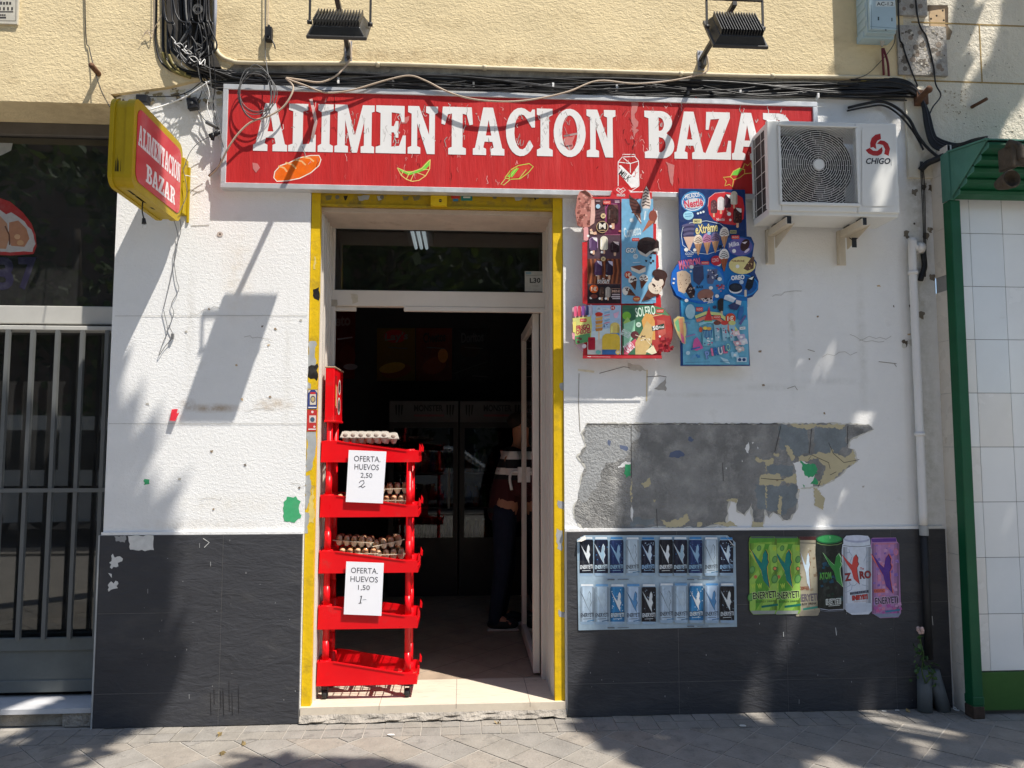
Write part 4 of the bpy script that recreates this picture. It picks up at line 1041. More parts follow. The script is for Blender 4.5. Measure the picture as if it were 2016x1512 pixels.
# loops hung over the sign's left end
b = MB(); L_ = []
for k in range(5):
    cx, cy = 505 + R.uniform(-4, 4), 183 + R.uniform(-3, 8); rx, ry = 34 + R.uniform(-3, 4), 34 + R.uniform(-4, 6)
    for i in range(14): a_ = rad(-100 + 26 * i); L_.append((cx + rx * math.cos(a_), cy + ry * math.sin(a_) * (1 + .12 * k), -.10 - .004 * k))
b.tube(path(L_), .0026, m_cbl2, 6, 4); b.build("cable_coil", None, "loose coil of grey cable hung over the left end of the red sign", "cable coil")
cable("cable", "beige cable looping in low swags along the red sign's top edge", "cable", [(688, 80, -.06), (691, 108, -.05), (682, 128, -.05), (660, 150, -.07), (630, 162, -.08), (590, 157, -.09), (563, 154, -.10), (600, 168, -.10), (640, 182, -.10), (690, 178, -.09), (760, 158, -.08), (806, 149, -.07), (840, 160, -.08), (880, 180, -.10), (930, 195, -.11), (1000, 200, -.11), (1060, 194, -.10), (1120, 180, -.09), (1178, 159, -.07), (1250, 165, -.06), (1320, 159, -.06), (1372, 148, -.06), (1393, 138, -.06), (1393, 115, -.06), (1388, 98, -.05)], .0055, m_beige, n=8)
cable("cable", "beige cable crossing the red sign's first letter down to its lower left edge", "cable", [(563, 154, -.10), (577, 170, -.10), (572, 190, -.11), (556, 212, -.11), (530, 228, -.11), (495, 240, -.11), (470, 262, -.11), (450, 290, -.10), (436, 318, -.07), (425, 335, -.04), (412, 347, -.02)], .0055, m_beige, n=8)
cable("cable", "thin cable hanging past the little black box to the coil on the sign", "cable", [(522, -340, -.05), (522, 60, -.05), (524, 120, -.06), (530, 160, -.10), (533, 200, -.11), (522, 225, -.11)], .003, m_cbl2)
cable("cable", "pale cable running to the back of the little black box on the ochre wall", "cable", [(531, -340, -.045), (528, 20, -.045), (525, 56, -.045)], .0028, m_beige)
jb = MB(); p = at(530, 68, -.05); jb.box(p.x - .02, p.x + .02, -.072, -.034, p.z - .045, p.z + .04, m_cbl); jb.lathe([(.009, -.004), (.011, .004)], (p.x, -.075, p.z - .03), m_cbl2, 10, 'Y'); jb.tube([p + V((0, -.01, .04)), p + V((0, -.01, .055))], .008, m_cbl, 8)
jb.tube(path([(535, 78, -.055), (540, 88, -.06), (542, 96, -.06)]), .005, m_cbl, 6, 4)
jb.build("junction_box", None, "little black box dangling on a cable on the ochre wall left of the first floodlight", "junction box", bevel=.003)
# wires left of the sign
for i, pts in enumerate(([(388, 125, -.12), (396, 165, -.09), (412, 200, -.07), (425, 240, -.06), (436, 262, -.05)], [(410, 90, -.1), (414, 150, -.08), (418, 190, -.06), (428, 230, -.05), (440, 290, -.075)], [(405, 160, -.08), (412, 185, -.06), (408, 210, -.05), (418, 240, -.04), (430, 270, -.03), (437, 300, -.03)], [(418, 100, -.1), (424, 160, -.08), (420, 210, -.05), (432, 262, -.05)])):
    cable("wire", ("grey wire falling from the tangle to the plug joints", "long grey wire falling from the tangle onto the sign's left edge", "white wire winding down the white wall left of the sign", "thin black wire falling beside the sign's top left corner")[i], "wire", pts, .0028, (m_cbl2, m_cbl2, m_wht, m_cbl)[i])
b = MB(); p = at(380, 205, -.035); b.obox(p, V((.03, 0, .006)), V((0, .02, 0)), V((-.006, 0, .034)), m_cbl); b.lathe([(.012, -.022), (.014, -.018), (.0, -.024)], p, m_cbl2, 10, 'Y'); b.build("power_adapter", None, "black square power adapter on the white wall between the box sign and the red sign", "power adapter", bevel=.005)
b = MB(); p = at(282, 197, -.06); b.box(p.x - .035, p.x + .035, -.085, -.035, p.z - .025, p.z + .025, m_cbl); b.build("power_adapter", None, "black flat power adapter just behind the top of the yellow box sign", "power adapter", bevel=.005)
cable("wire", "black wire from the flat adapter up to the tangle", "wire", [(290, 190, -.05), (320, 190, -.03), (350, 188, -.03), (375, 178, -.04), (400, 158, -.06)], .003, m_cbl)
cable("cable", "white cable slanting from the box sign up to the tangle", "cable", [(292, 217, -.1), (330, 205, -.06), (370, 188, -.05), (415, 158, -.06)], .0045, m_wht)
cable("wire", "black wire from the square adapter down to the taped joint", "wire", [(398, 178, -.05), (393, 192, -.05), (386, 200, -.05)], .003, m_cbl)
cable("wire", "black wire linking the square adapter and the taped joints by the sign edge", "wire", [(388, 215, -.045), (400, 232, -.045), (410, 243, -.045)], .003, m_cbl)
b = MB(); b.tube(path([(406, 240, -.05), (428, 251, -.05)]), .012, m_cbl2, 10); b.build("cable_joint", None, "grey cylindrical cable joint beside the left edge of the red sign", "cable joint")
b = MB(); b.tube(path([(412, 268, -.05), (424, 264, -.05), (434, 258, -.05)]), .014, m_cbl, 8); b.tube(path([(418, 276, -.05), (420, 262, -.055)]), .011, m_cbl, 8); b.build("cable_joint", None, "black taped lump of cable joints touching the left edge of the red sign", "cable joint")
cable("wire", "dark wire end with a rusty hook below the taped joints", "wire", [(438, 305, -.06), (432, 325, -.045), (420, 338, -.03), (411, 346, -.012)], .006, m_cbl)
for i, pts in enumerate(([(362, 330, -.08), (374, 300, -.06), (392, 280, -.05), (415, 268, -.05)], [(364, 345, -.08), (385, 348, -.03), (405, 342, -.02)], [(340, 425, -.04), (350, 470, -.012), (338, 540, -.012), (322, 608, -.012)], [(352, 420, -.04), (356, 455, -.012), (343, 500, -.012), (347, 548, -.012), (352, 570, -.012), (338, 598, -.012), (342, 618, -.012), (330, 650, -.012)], [(360, 330, -.09), (368, 380, -.09), (352, 420, -.12)], [(322, 610, -.012), (330, 650, -.012), (322, 672, -.012), (313, 700, -.012), (325, 682, -.012), (340, 662, -.012), (332, 640, -.012)])):
    cable("wire", ("thin wire looping from the box sign bracket up to the taped joints", "thin wire loop below the box sign bracket", "thin loose wire hanging lowest left under the box sign", "thin twisted wire dangling down the white pier under the box sign", "thin wire along the inner edge of the box sign", "thin wire end bent back on itself low on the white pier")[i], "wire", pts, .002, m_cbl2 if i != 1 else m_wht, n=5)
b = MB(); b.box(*[v for p in (at(340, 660, -.01),) for v in (p.x - .006, p.x + .006, -.02, -.004, p.z - .02, p.z + .01)], m_cbl2); b.build("wire_clip", None, "tiny grey clip at the end of the thin wire on the white pier", "clip")
o = MB(); P_ = path([(281, 398, -.45), (280, 415, -.45), (283, 430, -.45)]); o.tube(P_, .0035, m_cbl, 6, 4); p = P_[-1]; o.tube([p, p + V((.003, 0, -.03))], .009, m_cbl, 8, r2=.013); p2 = p + V((.003, 0, -.03))
for s in (-1, 1): o.tube([p2 + V((s * .006, 0, 0)), p2 + V((s * .006, 0, -.022))], .002, m_alu, 6)
o.build("plug", None, "black plug dangling on a short lead under the yellow box sign", "plug")
# wires on the ochre wall, top left
cable("cable", "thin dark cable running down the ochre wall to the top of the box sign", "cable", [(164, -340, -.045), (168, 40, -.04), (176, 95, -.04), (187, 140, -.06), (200, 180, -.12), (216, 210, -.3)], .003, m_cbl)
for i, pts in enumerate(([(300, -340), (303, 40), (290, 60), (278, 76)], [(318, 30), (300, 60), (284, 66), (292, 58)])):
    cable("wire", ("thin beige wire drooping left of the tangle", "small knotted loop of beige wire left of the tangle")[i], "wire", pts, .002, m_beige, -.05, n=5)
def stub(label, px, py, dx, dy, r, ln):
    p = at(px, py, -.03); b = MB(); q = p + V((dx, -ln, dy)); b.tube([p + V((0, .02, 0)), q], r, m_rust, 10); b.build("pipe_stub", None, label, "pipe stub")
stub("square rusty stub sticking out of the ochre wall left of the tangle", 194, 146, .01, .0, .016, .11)
stub("rusty pipe stub sticking out of the pale stone wall right of the cables", 1914, 210, .035, .012, .011, .09)
# right-hand bundle: over the wall corner and down to the green canopy
G3 = "cables at the right-hand wall corner"
for k in range(12):
    r_ = R.choice((.005, .007, .01, .012)); o = k * 1.6
    pts = [(1690 + R.uniform(-20, 20), 150 + o * 1.4, -.03), (1755, 153 + o, -.04), (1798 + k * .5, 168 + o, -.05), (1815 + k, 205 + k, -.06), (1822 + k * 1.5, 250 + k, -.06), (1834 + k * 1.4, 285 - k, -.07), (1862 + k * 2, 298 - k * 1.3, -.12), (1905 + k, 288 - k * 1.2, -.24), (1932 + k, 276 - k * .6, -.36)]
    cable("cable", "black cable bending over the rusty bracket and down to the green canopy", "cable", pts, r_, m_ycable if k == 4 else m_cbl, group=G3)
for i, pts in enumerate(([(1768, -340, -.05), (1769, 30, -.05), (1778, 90, -.05), (1793, 135, -.05), (1806, 168, -.05)], [(1798, -340, -.05), (1803, 0, -.05), (1825, 75, -.05), (1838, 130, -.05), (1842, 165, -.05), (1852, 188, -.06), (1837, 210, -.06), (1830, 225, -.06)])):
    cable("cable", ("black cable coming down beside the electrical box to the wall corner", "black cable swinging down over the drilled blocks with a kink at its foot")[i], "cable", pts, .0045, m_cbl)
for i, pts in enumerate(([(1670, 212, -.03), (1700, 205, -.03), (1735, 200, -.035), (1765, 212, -.04), (1790, 235, -.05), (1806, 265, -.05), (1825, 290, -.06), (1850, 312, -.09)], [(1668, 218, -.03), (1705, 211, -.03), (1740, 208, -.03), (1772, 228, -.04), (1800, 262, -.04), (1818, 295, -.05)])):
    cable("cable", ("thick black pipe wrap flaking white below the cable bundle, right of the sign", "second black cable just below the flaking one, right of the sign")[i], "cable", pts, (.009, .006)[i], m_cbl)
for i in range(3):
    cable("cable", "black cable running down the corner beside the white drainpipe", "cable", [(1812 + i * 2, 318, -.03), (1814 + i * 3, 360, -.03), (1817 + i * 2.4, 430, -.03), (1819 + i * 2, 500, -.03), (1820 + i, 545, -.03)], .0026, m_cbl, group="cables beside the drainpipe")
b = MB(); b.tube(path([(1812, 335, -.03), (1825, 322, -.05), (1840, 315, -.08), (1862, 305, -.13)]), .02, m_black, 8, 4); b.build("taped_cable_end", None, "black taped cable bunch under the canopy's left end at the wall corner", "cable end")
b = MB(); b.tube(path([(1818, 500, -.03), (1820, 525, -.03), (1815, 541, -.03), (1812, 552, -.03)]), .017, m_black, 8, 4); b.build("taped_cable_end", None, "black taped cable end hanging beside the drainpipe elbow", "cable end")
for i, (a_, c_) in enumerate((((1737, 95, -.07), (1740, 148, -.04)), ((1739, 95, -.07), (1750, 150, -.04)))): cable("cable", ("dark red cable dropping straight from the electrical box", "dark red cable bending right below the electrical box")[i], "cable", [a_, ((a_[0] + c_[0]) / 2 + i * 3, 122, -.06), c_], .007, mat("dark_red_cable", (.13, .02, .03), .5), n=8)
cable("wire", "thin black wire curving from the electrical box to the conduit", "wire", [(1763, 66, -.06), (1758, 90, -.05), (1730, 125, -.05), (1700, 150, -.05), (1650, 162, -.05)], .0025, m_cbl)
b = MB(); p = at(1815, 188, -.06); b.tube(path([(1805, 205, -.04), (1815, 190, -.09), (1826, 178, -.12)]), .02, m_rust, 8, 4); b.ball(at(1829, 176, -.13), .022, .02, .024, m_rust); b.box(ax(1800, 190, -.03), ax(1822, 190, -.03), -.06, -.002, az(1812, 208, -.03), az(1812, 182, -.03), m_rust); b.build("cable_bracket", None, "rusty hook bracket carrying the cable bundle at the right-hand wall corner", "bracket")

# ---------------------------------------------------------------- drainpipe and corner
dp = MB(); m_pvc = mat("white_pvc", (.72, .71, .70), .35, var=.04)
dx = 2.826; top = az(1800, 488, -.045)
dp.tube([(dx + .085, -.012, top + .004), (dx + .05, -.03, top + .004), (dx + .012, -.044, top), (dx, -.045, top - .04), (dx, -.045, 1.6), (dx, -.045, 1.10)], .024, m_pvc, 12, 6)
for z_ in (top - .16, 1.66): dp.lathe([(.0245, -.012), (.030, -.012), (.030, .012), (.0245, .012)], (dx, -.045, z_), m_pvc, 14)
dp.lathe([(.0, -.02), (.034, -.02), (.034, .02), (.0, .02)], (dx + .06, -.032, top + .004), m_pvc, 14, 'X')
dpo = dp.build("drainpipe", None, "white plastic drainpipe with an elbow on top, right end of the white wall", "drainpipe")
b = MB(); b.tube([(dx, -.045, 1.099), (dx, -.045, .30)], .022, m_black, 12); b.lathe([(.026, -.03), (.026, .03)], (dx, -.045, 1.07), m_zinc, 12); b.build("lower_pipe", dpo)
for i, (px, ln, tilt) in enumerate(((1822, .24, -.01), (1848, .23, .025))):
    b = MB(); p = at(px, 1398, -.05); b.tube([(p.x + tilt, p.y - .01, .0), (p.x - tilt, p.y + .01, ln)], .042, mat("grey_pvc", (.115, .13, .14), .6, var=.15), 12); b.build("pipe_stub", None, ("left one of the two stubby grey pipes standing on the pavement under the drainpipe", "right one of the two stubby grey pipes standing on the pavement under the drainpipe")[i], "pipe stub")
pl = thing("weed", "small leafy weed climbing from the grey pipe stubs at the foot of the drainpipe", "plant", tuple(at(1822, 1330, -.09)))
b = MB(); st = path([(1822, 1345, -.09), (1815, 1320, -.10), (1818, 1290, -.10), (1812, 1262, -.10), (1811, 1243, -.10)]); b.tube(st, .004, mat("weed_stem", (.06, .10, .03), .6), 6, 4); b.tube(path([(1824, 1345, -.09), (1835, 1330, -.10), (1840, 1322, -.10)]), .004, mat("weed_stem", (.06, .10, .03), .6), 6, 4); b.build("stem", pl)
b = MB(); ml = [mat("weed_leaf_%s" % n_, c_, .5, var=.2) for n_, c_ in (("dark", (.035, .085, .025)), ("light", (.08, .16, .04)), ("dull", (.05, .10, .035)))]
def leaf(b, c, s, m, rnd):
    d1 = V((rnd.uniform(-1, 1), rnd.uniform(-1, .3), rnd.uniform(-1, 1))).normalized(); d2 = d1.orthogonal().normalized(); n_ = d1.cross(d2)
    d2 = d2 * math.cos(rnd.uniform(0, 3)) + n_ * math.sin(rnd.uniform(0, 3)); d2.normalize()
    b.add([c - d1 * s, c - d1 * s * .2 + d2 * s * .6, c + d1 * s * .5 + d2 * s * .35, c + d1 * s, c + d1 * s * .5 - d2 * s * .35, c - d1 * s * .2 - d2 * s * .6], [(0, 1, 5), (1, 2, 4, 5), (2, 3, 4)], m)
for px, py, sp, n_ in ((1812, 1255, 4, 3), (1812, 1282, 8, 9), (1820, 1300, 8, 10), (1806, 1320, 8, 9), (1838, 1328, 11, 16), (1826, 1310, 8, 6)):
    for k in range(n_): leaf(b, at(px + R.gauss(0, sp * .7), py + R.gauss(0, sp), -.10 + R.uniform(-.04, .03)), R.uniform(.012, .026), R.choice(ml), R)
b.build("foliage", pl)
b = MB()
for k in range(7): b.ball(at(1811, 1242, -.10) + V((R.uniform(-.012, .012), R.uniform(-.01, .01), R.uniform(-.012, .015))), .012, .01, .012, mat("weed_flower", (.50, .36, .33), .7), 8, 6)
b.build("flower", pl)
b = MB(); c_ = V((ax(1875, 1402, -.06), -.10, .0))
for k in range(7):
    d_ = V((R.uniform(-.03, .03), R.uniform(-.03, .02), R.uniform(.004, .05))); e_ = V((R.uniform(-.03, .03), R.uniform(-.02, .02), R.uniform(0, .03))); f_ = V((R.uniform(-.03, .03), R.uniform(-.03, .03), R.uniform(0, .04)))
    b.add([c_ + d_, c_ + e_, c_ + f_], [(0, 1, 2)], ink(C(220, 222, 225)))
b.build("litter", None, "crumpled white scrap of paper on the pavement at the foot of the green post", "litter")
for i, (px, py, Y_) in enumerate(((1740, 1403, -.05), (1766, 1397, -.04), (1462, 1447, -.22), (770, 1448, -.22))):
    b = MB(); p = at(px, py, Y_); p.z = .002
    if Y_ < -.2: d_ = (.024, .012)
    else: d_ = (.014, .01)
    pts = [(p.x + d_[0] * math.cos(a_ * .9) * R.uniform(.7, 1.2), p.y + d_[1] * math.sin(a_ * .9) * R.uniform(.7, 1.2), .001) for a_ in range(7)]
    b.prism(pts, (0, 0, .003), ink(C(215, 212, 205))); b.build("paper_scrap", None, ("tiny white scrap at the wall foot left of the pipe stubs", "tiny white scrap right beside the left pipe stub", "pale flattened scrap in the middle of the shaded pavement", "tiny scrap on the sunlit pavement in front of the step")[i], "litter")
dl = mat("dry_leaf", (.30, .22, .10), .8)
for i, (px, py, Y_) in enumerate(((432, 1443, -.16), (480, 1460, -.30), (440, 1480, -.42), (1790, 1395, -.06), (980, 1395, -.09))):
    b = MB(); p = at(px, py, Y_); p.z = .006
    for k in range(3): leaf(b, p + V((R.uniform(-.015, .015), R.uniform(-.01, .01), 0)), R.uniform(.012, .02), dl, R)
    b.build("dry_leaf", None, ("curled dry leaf on the border bricks in front of the left slate tiles", "dry leaf on the diamond pavers right of the border leaf", "dry leaf farthest forward on the sunlit pavers", "dry leaves gathered at the wall foot by the pipe stubs", "dry leaf against the broken step in front of the door")[i], "leaf")

# ---------------------------------------------------------------- neighbouring tiled shop
nb = thing("tiled_building", "white tiled shop front with green steel post and pale stone wall above", "building", (3.3, -.1, 0))
tl3 = [m_ctile, mat("cool_wall_tile", (.74, .77, .78), .2, var=.04, vs=1.5, spec=.5, dirt=(.6, .6, .56), dirt_scale=5, dirt_lo=.6, dirt_hi=.85), mat("warm_wall_tile", (.78, .76, .72), .22, var=.05, vs=1.8, spec=.5, dirt=(.6, .56, .48), dirt_scale=4, dirt_lo=.6, dirt_hi=.85)]
b = MB(); TX = 3.0; TY = -.125
zs_ = [az(1990, y_, TY) for y_ in (1320, 1208, 1097, 988, 880, 774, 669, 565, 461, 380)]
xs_ = [3.03, 3.155, 3.37, 3.585, 3.80, 4.015, 4.23, 4.445, 4.66, 4.875, 5.09]
for i in range(len(xs_) - 1):
    for j in range(len(zs_) - 1): b.box(xs_[i] + .0016, xs_[i + 1] - .0016, TY - R.uniform(0, .0012), TY + .02, zs_[j] + .0016, zs_[j + 1] - .0016, R.choice(tl3))
b.box(3.02, 5.1, TY + .004, -.03, 0, 3.10, mat("dark_grout", (.10, .095, .09), .9))
b.box(3.02, 5.1, -.124, -.03, 3.11, 3.40, m_dark)
b.build("tile_wall", nb)
b = MB(); zr = [0] + [az(1860, y_, -.05) for y_ in (1305, 1195, 1090, 985, 880, 775, 672, 575, 545, 455, 350, 300)]
for j in range(len(zr) - 1):
    if j == 8: b.box(TX + .006, TX + .03, -.16, -.002, zr[j], zr[j + 1], mat("exposed_brick", (.22, .15, .10), .9, var=.4, vs=22, bump=.02, bs=30)); continue
    b.box(TX, TX + .03, -.17, .0, zr[j] + .001, zr[j + 1] - .001, m_btile)
b.box(TX + .004, TX + .019, -.17, -.001, 0, zr[-1], m_grout)
b.build("side_tiles", nb)
b = MB(); b.box(3.02, 5.1, TY - .018, TY - .002, .025, zs_[0] - .004, m_gpanel); b.build("base_board", nb)
b = MB(); b.box(2.982, 3.045, -.205, -.13, .06, 3.095, m_green); b.box(2.977, 3.048, -.209, -.128, .0, .07, mat("dark_rust", (.06, .04, .03), .9, var=.4, vs=30)); b.box(2.979, 3.049, -.2075, -.127, .0755, .125, m_green)
b.build("post", nb, bevel=.004, seg=1)
b = MB(); zj = [az(1950, 300, -.03), az(1950, 162, -.03), az(1950, 48, -.03)]; xj = ax(1932, 100, -.03)
b.box(2.84, 7, -.022, .32, 3.3, 6.2, m_stone)
mj = mat("ochre_joint", (.36, .25, .10), .9, var=.3, vs=20)
for z_ in zj[1:]: b.box(2.9, 7, -.0235, -.0221, z_ - .005, z_ + .005, mj)
b.box(xj - .004, xj + .004, -.0237, -.0222, zj[1], zj[2], mj)
# drilled blocks and a hacked-out recess, drawn flat; holes and shaded edges painted dark
mb_ = mat("drilled_block", (.42, .39, .35), .95, var=.3, vs=14, bump=.022, bs=26)
mh = mat("block_hole", (.15, .13, .11), .95)
for (x0, y0, x1, y1) in ((1766, 50, 1862, 147), (1764, -60, 1822, 30)):
    b.box(ax(x0, y0, -.045), ax(x1, y0, -.045), -.045, -.0225, az(1800, y1, -.045), az(1800, y0, -.045), mb_)
A = Art(b, -.0456, step=.00003, rough=.95)
for (x_, y_, r_) in ((1780, 17, 4), (1795, 12, 5), (1812, 12, 5), (1770, 2, 4), (1790, -6, 4), (1781, 113, 5), (1791, 62, 5), (1811, 64, 4.5), (1793, 74, 5), (1816, 88, 6), (1803, 93, 6), (1781, 120, 6), (1797, 117, 6), (1813, 121, 6), (1820, 127, 6), (1848, 88, 6), (1847, 106, 5), (1837, 98, 5), (1849, 131, 6), (1832, 118, 5), (1782, 135, 5), (1806, 107, 5), (1855, 137, 4), (1776, 90, 5)):
    A.poly(rough_poly([(x_ + r_ * math.cos(k * .9), y_ + r_ * math.sin(k * .9)) for k in range(7)], 1, 3), R.choice((mh, mh, mat("block_hollow", (.25, .20, .16), .95))))
for k in range(60): x_, y_ = R.uniform(1768, 1860), R.uniform(52, 145); s_ = R.uniform(1.5, 5); A.poly(rough_poly([(x_, y_), (x_ + s_, y_), (x_ + s_, y_ + s_ * .8), (x_, y_ + s_)], 1.2, 2), R.choice((C(178, 168, 150), C(120, 110, 98), C(205, 198, 185), C(98, 90, 80))))
A = Art(b, -.0229, step=.00003, rough=.95)
A.poly(rough_poly([(1828, 12), (1866, 12), (1866, 50), (1875, 62), (1870, 78), (1855, 80), (1830, 76)], 2, 6), C(140, 122, 100)); A.poly(rough_poly([(1830, 18), (1862, 18), (1862, 52), (1853, 70), (1832, 62)], 2, 6), C(196, 168, 132)); A.poly([(1826, 10), (1866, 10), (1866, 16), (1862, 16), (1830, 22), (1826, 22)], C(88, 74, 58)); A.poly([(1860, 14), (1867, 14), (1867, 50), (1861, 50)], C(96, 80, 62))
for x_, y_ in ((1856, 21), (1844, 31), (1833, 37), (1858, 40), (1833, 60), (1858, 61)): A.ell(x_, y_, 2, 2, C(50, 40, 32))
for k in range(40): x_, y_ = R.uniform(1880, 2010), R.uniform(0, 280); A.ell(x_, y_, R.uniform(.5, 1.6), R.uniform(.5, 1.6), C(120, 108, 90))
for k in range(40): x_, y_ = R.uniform(1858, 1900), R.uniform(175, 225); A.poly(rough_poly([(x_, y_), (x_ + 3, y_), (x_ + 3, y_ + 2)], .8, 2), C(150, 128, 92))
b.build("stone_wall", nb)
# green louvred canopy
cn = thing("canopy", "weathered green steel canopy with sloping slats over the tiled shop at the right edge", "canopy", (4.0, -.3, 2.95))
b = MB(); cX = 2.984
b.prism([(cX, -.125, 3.10), (cX, -.125, 3.40), (cX, -.209, 3.392), (cX, -.54, 3.335), (cX, -.21, 3.105)], (.006, 0, 0), m_greenl); b.bar((cX - .001, -.20, 3.3985), (cX - .001, -.545, 3.340), .02, .010, m_greenl)
b.box(cX - .008, cX + .03, -.215, -.17, 3.096, 3.40, m_greenl)
b.build("side_plate", cn)
for k in range(5):
    t = (k + .25) / 4.6; y_ = -.225 - .30 * t; z_ = 3.105 + .21 * t
    b = MB(); xa = 3.0 + .0
    b.prism([(xa, y_ - .03, z_ + .028), (xa, y_ - .036, z_ + .012), (xa, y_ - .03, z_ - .006), (xa, y_ + .03, z_ - .02), (xa, y_ + .036, z_ + .004), (xa, y_ + .01, z_ + .03)], (2.1, 0, 0), m_green)
    b.prism([(xa - .0006, y_ - .03, z_ + .028), (xa - .0006, y_ - .036, z_ + .012), (xa - .0006, y_ - .03, z_ - .006), (xa - .0006, y_ + .03, z_ - .02), (xa - .0006, y_ + .036, z_ + .004), (xa - .0006, y_ + .01, z_ + .03)], (-.003, 0, 0), m_greenl)
    b.build("slat", cn)
b = MB(); b.prism([(cX + .007, -.125, 3.402), (cX + .007, -.209, 3.394), (cX + .007, -.54, 3.337), (cX + .007, -.54, 3.345), (cX + .007, -.209, 3.402), (cX + .007, -.125, 3.41)], (2.1, 0, 0), m_greenl); b.build("top_sheet", cn)
sp = thing("old_bell", "rusty old round bell housing hung under the green canopy at the photo's right edge", "bell", tuple(at(2000, 385, -.58)))
b = MB(); p = at(1992, 352, -.66); mo = mat("old_brown_metal", (.07, .055, .04), .8, var=.35, vs=18, bump=.004, bs=50)
b.lathe([(.03, .10), (.045, .05), (.052, 0), (.047, -.005), (.04, .03), (.0, .04)], p, mo, 20, 'Y'); b.build("mouth", sp)
b = MB(); q = at(1994, 306, -.62); b.box(q.x - .03, q.x + .12, -.66, -.55, q.z - .04, q.z + .05, mo); b.box(q.x - .045, q.x - .0, -.67, -.56, q.z - .08, q.z + .05, mo); b.tube([q + V((-.05, -.02, .06)), q + V((0, -.04, .03)), q + V((.01, -.05, -.05))], .025, mo, 10, 5); b.build("bracket", sp, bevel=.008)
# ---------------------------------------------------------------- ice cream posters
W_ = C(235, 232, 228); RD = C(196, 40, 44); BRN = C(74, 44, 40); DKB = C(52, 32, 38); BLU = C(118, 172, 205)
def lolly(A, x, y, w, h, col, stick=C(214, 170, 140), rot=0, bite=None):
    A.rrect(x - w * .14, y + h * .30, x + w * .14, y + h * .72, w * .13, stick)
    A.poly([(x - w / 2, y + h * .38), (x - w / 2, y - h * .15)] + [(x + w / 2 * math.cos(rad(180 + 20 * k)), y - h * .2 + h * .25 * math.sin(rad(180 + 20 * k))) for k in range(1, 9)] + [(x + w / 2, y - h * .15), (x + w / 2, y + h * .38), (x + w * .36, y + h * .45), (x - w * .36, y + h * .45)], col)
    A.poly([(x + w * .26, y - h * .3), (x + w * .40, y - h * .26), (x + w * .5, y - h * .1), (x + w * .5, y + h * .36), (x + w * .36, y + h * .44), (x + w * .28, y + h * .42)], tuple(v * .62 for v in col)); A.line([(x - w * .3, y - h * .22), (x - w * .34, y + h * .25)], w * .12, tuple(min(.85, v * 1.4 + .05) for v in col))
    if bite: A.poly([(x - w * .2, y - h * .42), (x + w * .45, y - h * .38), (x + w * .48, y - h * .1), (x + w * .2, y - h * .2), (x, y - h * .28)], bite)
def cone(A, x, y, w, h, cream, wafer=C(176, 112, 62), swirl=None, rot=0):
    c_, s_ = math.cos(rad(rot)), math.sin(rad(rot))
    def q(u, v): u *= w; v *= h; return (x + u * c_ - v * s_, y + u * s_ + v * c_)
    A.poly([q(-.42, 0), q(.42, 0), q(.04, .62), q(-.04, .62)], wafer)
    A.poly([q(-.45, .02)] + [q(.5 * math.cos(rad(180 + 22.5 * k)), -.02 + .38 * math.sin(rad(180 + 22.5 * k))) for k in range(9)] + [q(.45, .02), q(.25, .08), q(0, .03), q(-.25, .08)], cream)
    A.poly([q(.12, .06), q(.42, .0), q(.04, .62)], tuple(v * .68 for v in wafer)); A.poly([q(.2, -.32), q(.42, -.2), q(.5, -.02), q(.45, .02), q(.25, .06)], tuple(v * .72 for v in cream))
    if swirl is not None:
        for k in range(4): A.line([q(-.4 + .08 * k, -.05 - .07 * k), q(0, .0 - .08 * k), q(.38 - .08 * k, -.08 - .07 * k)], w * .07, swirl)
    for k in (-.18, 0, .18): A.line([q(k - .1, .1), q(k * .4, .45)], w * .03, tuple(v * .6 for v in wafer))
def badge(A, x, y, r, col, txt=None, tc=W_, bold=.02):
    A.ell(x, y, r, r, col)
    if txt: A.text(txt, x - r * .62, y - r * .5, x + r * .62, y + r * .5, tc, bold)
def tabnew(A, x0, y0, x1, y1, t="NUEVO"):
    A.rrect(x0, y0, x1, y1, 5, C(205, 60, 52)); A.text(t, x0 + 6, y0 + 7, x1 - 6, y1 - 7, C(238, 200, 190), .015)
def chunks(A, x0, y0, x1, y1, n, cols, s0, s1):
    for k in range(n):
        x_, y_ = R.uniform(x0, x1), R.uniform(y0, y1); s_ = R.uniform(s0, s1)
        A.poly(rough_poly([(x_, y_), (x_ + s_, y_ - s_ * .3), (x_ + s_ * 1.2, y_ + s_ * .6), (x_ + s_ * .2, y_ + s_ * .8)], s_ * .15, s_), R.choice(cols))

b = MB(); PY = -.080; S0 = (1110, 340, 3.978)
def panel(pts, crop, Y, th, m): 
    P = [at(crop[0] + x / crop[2], crop[1] + y / crop[2], Y) for x, y in pts]; b.prism(P, (0, th, 0), m)
body = [(180, 190), (365, 188), (374, 150), (402, 112), (448, 99), (496, 114), (522, 158), (690, 152), (692, 268), (707, 286), (700, 392), (724, 402), (722, 640), (740, 650), (745, 740), (733, 750), (730, 940), (758, 958), (762, 1030), (764, 1440), (770, 1455), (150, 1455), (150, 1420), (178, 1030), (148, 1020), (145, 545), (180, 538)]
panel(body, S0, PY, .010, ink(C(200, 44, 48)))
panel([(88, 300), (105, 190), (125, 145), (170, 135), (205, 160), (240, 200), (248, 400), (200, 440), (192, 525), (172, 540), (150, 520), (150, 430), (105, 410)], S0, PY + .0005, .004, ink(C(222, 160, 150)))
panel([(455, 1040), (700, 1040), (780, 1060), (835, 1120), (858, 1210), (850, 1300), (820, 1370), (780, 1390), (740, 1430), (455, 1430)], S0, PY + .0006, .004, ink(C(150, 40, 46)))
panel([(66, 1060), (90, 1045), (130, 1050), (220, 1045), (220, 1420), (140, 1400), (85, 1340), (62, 1260)], S0, PY + .0007, .004, ink(C(205, 170, 180)))
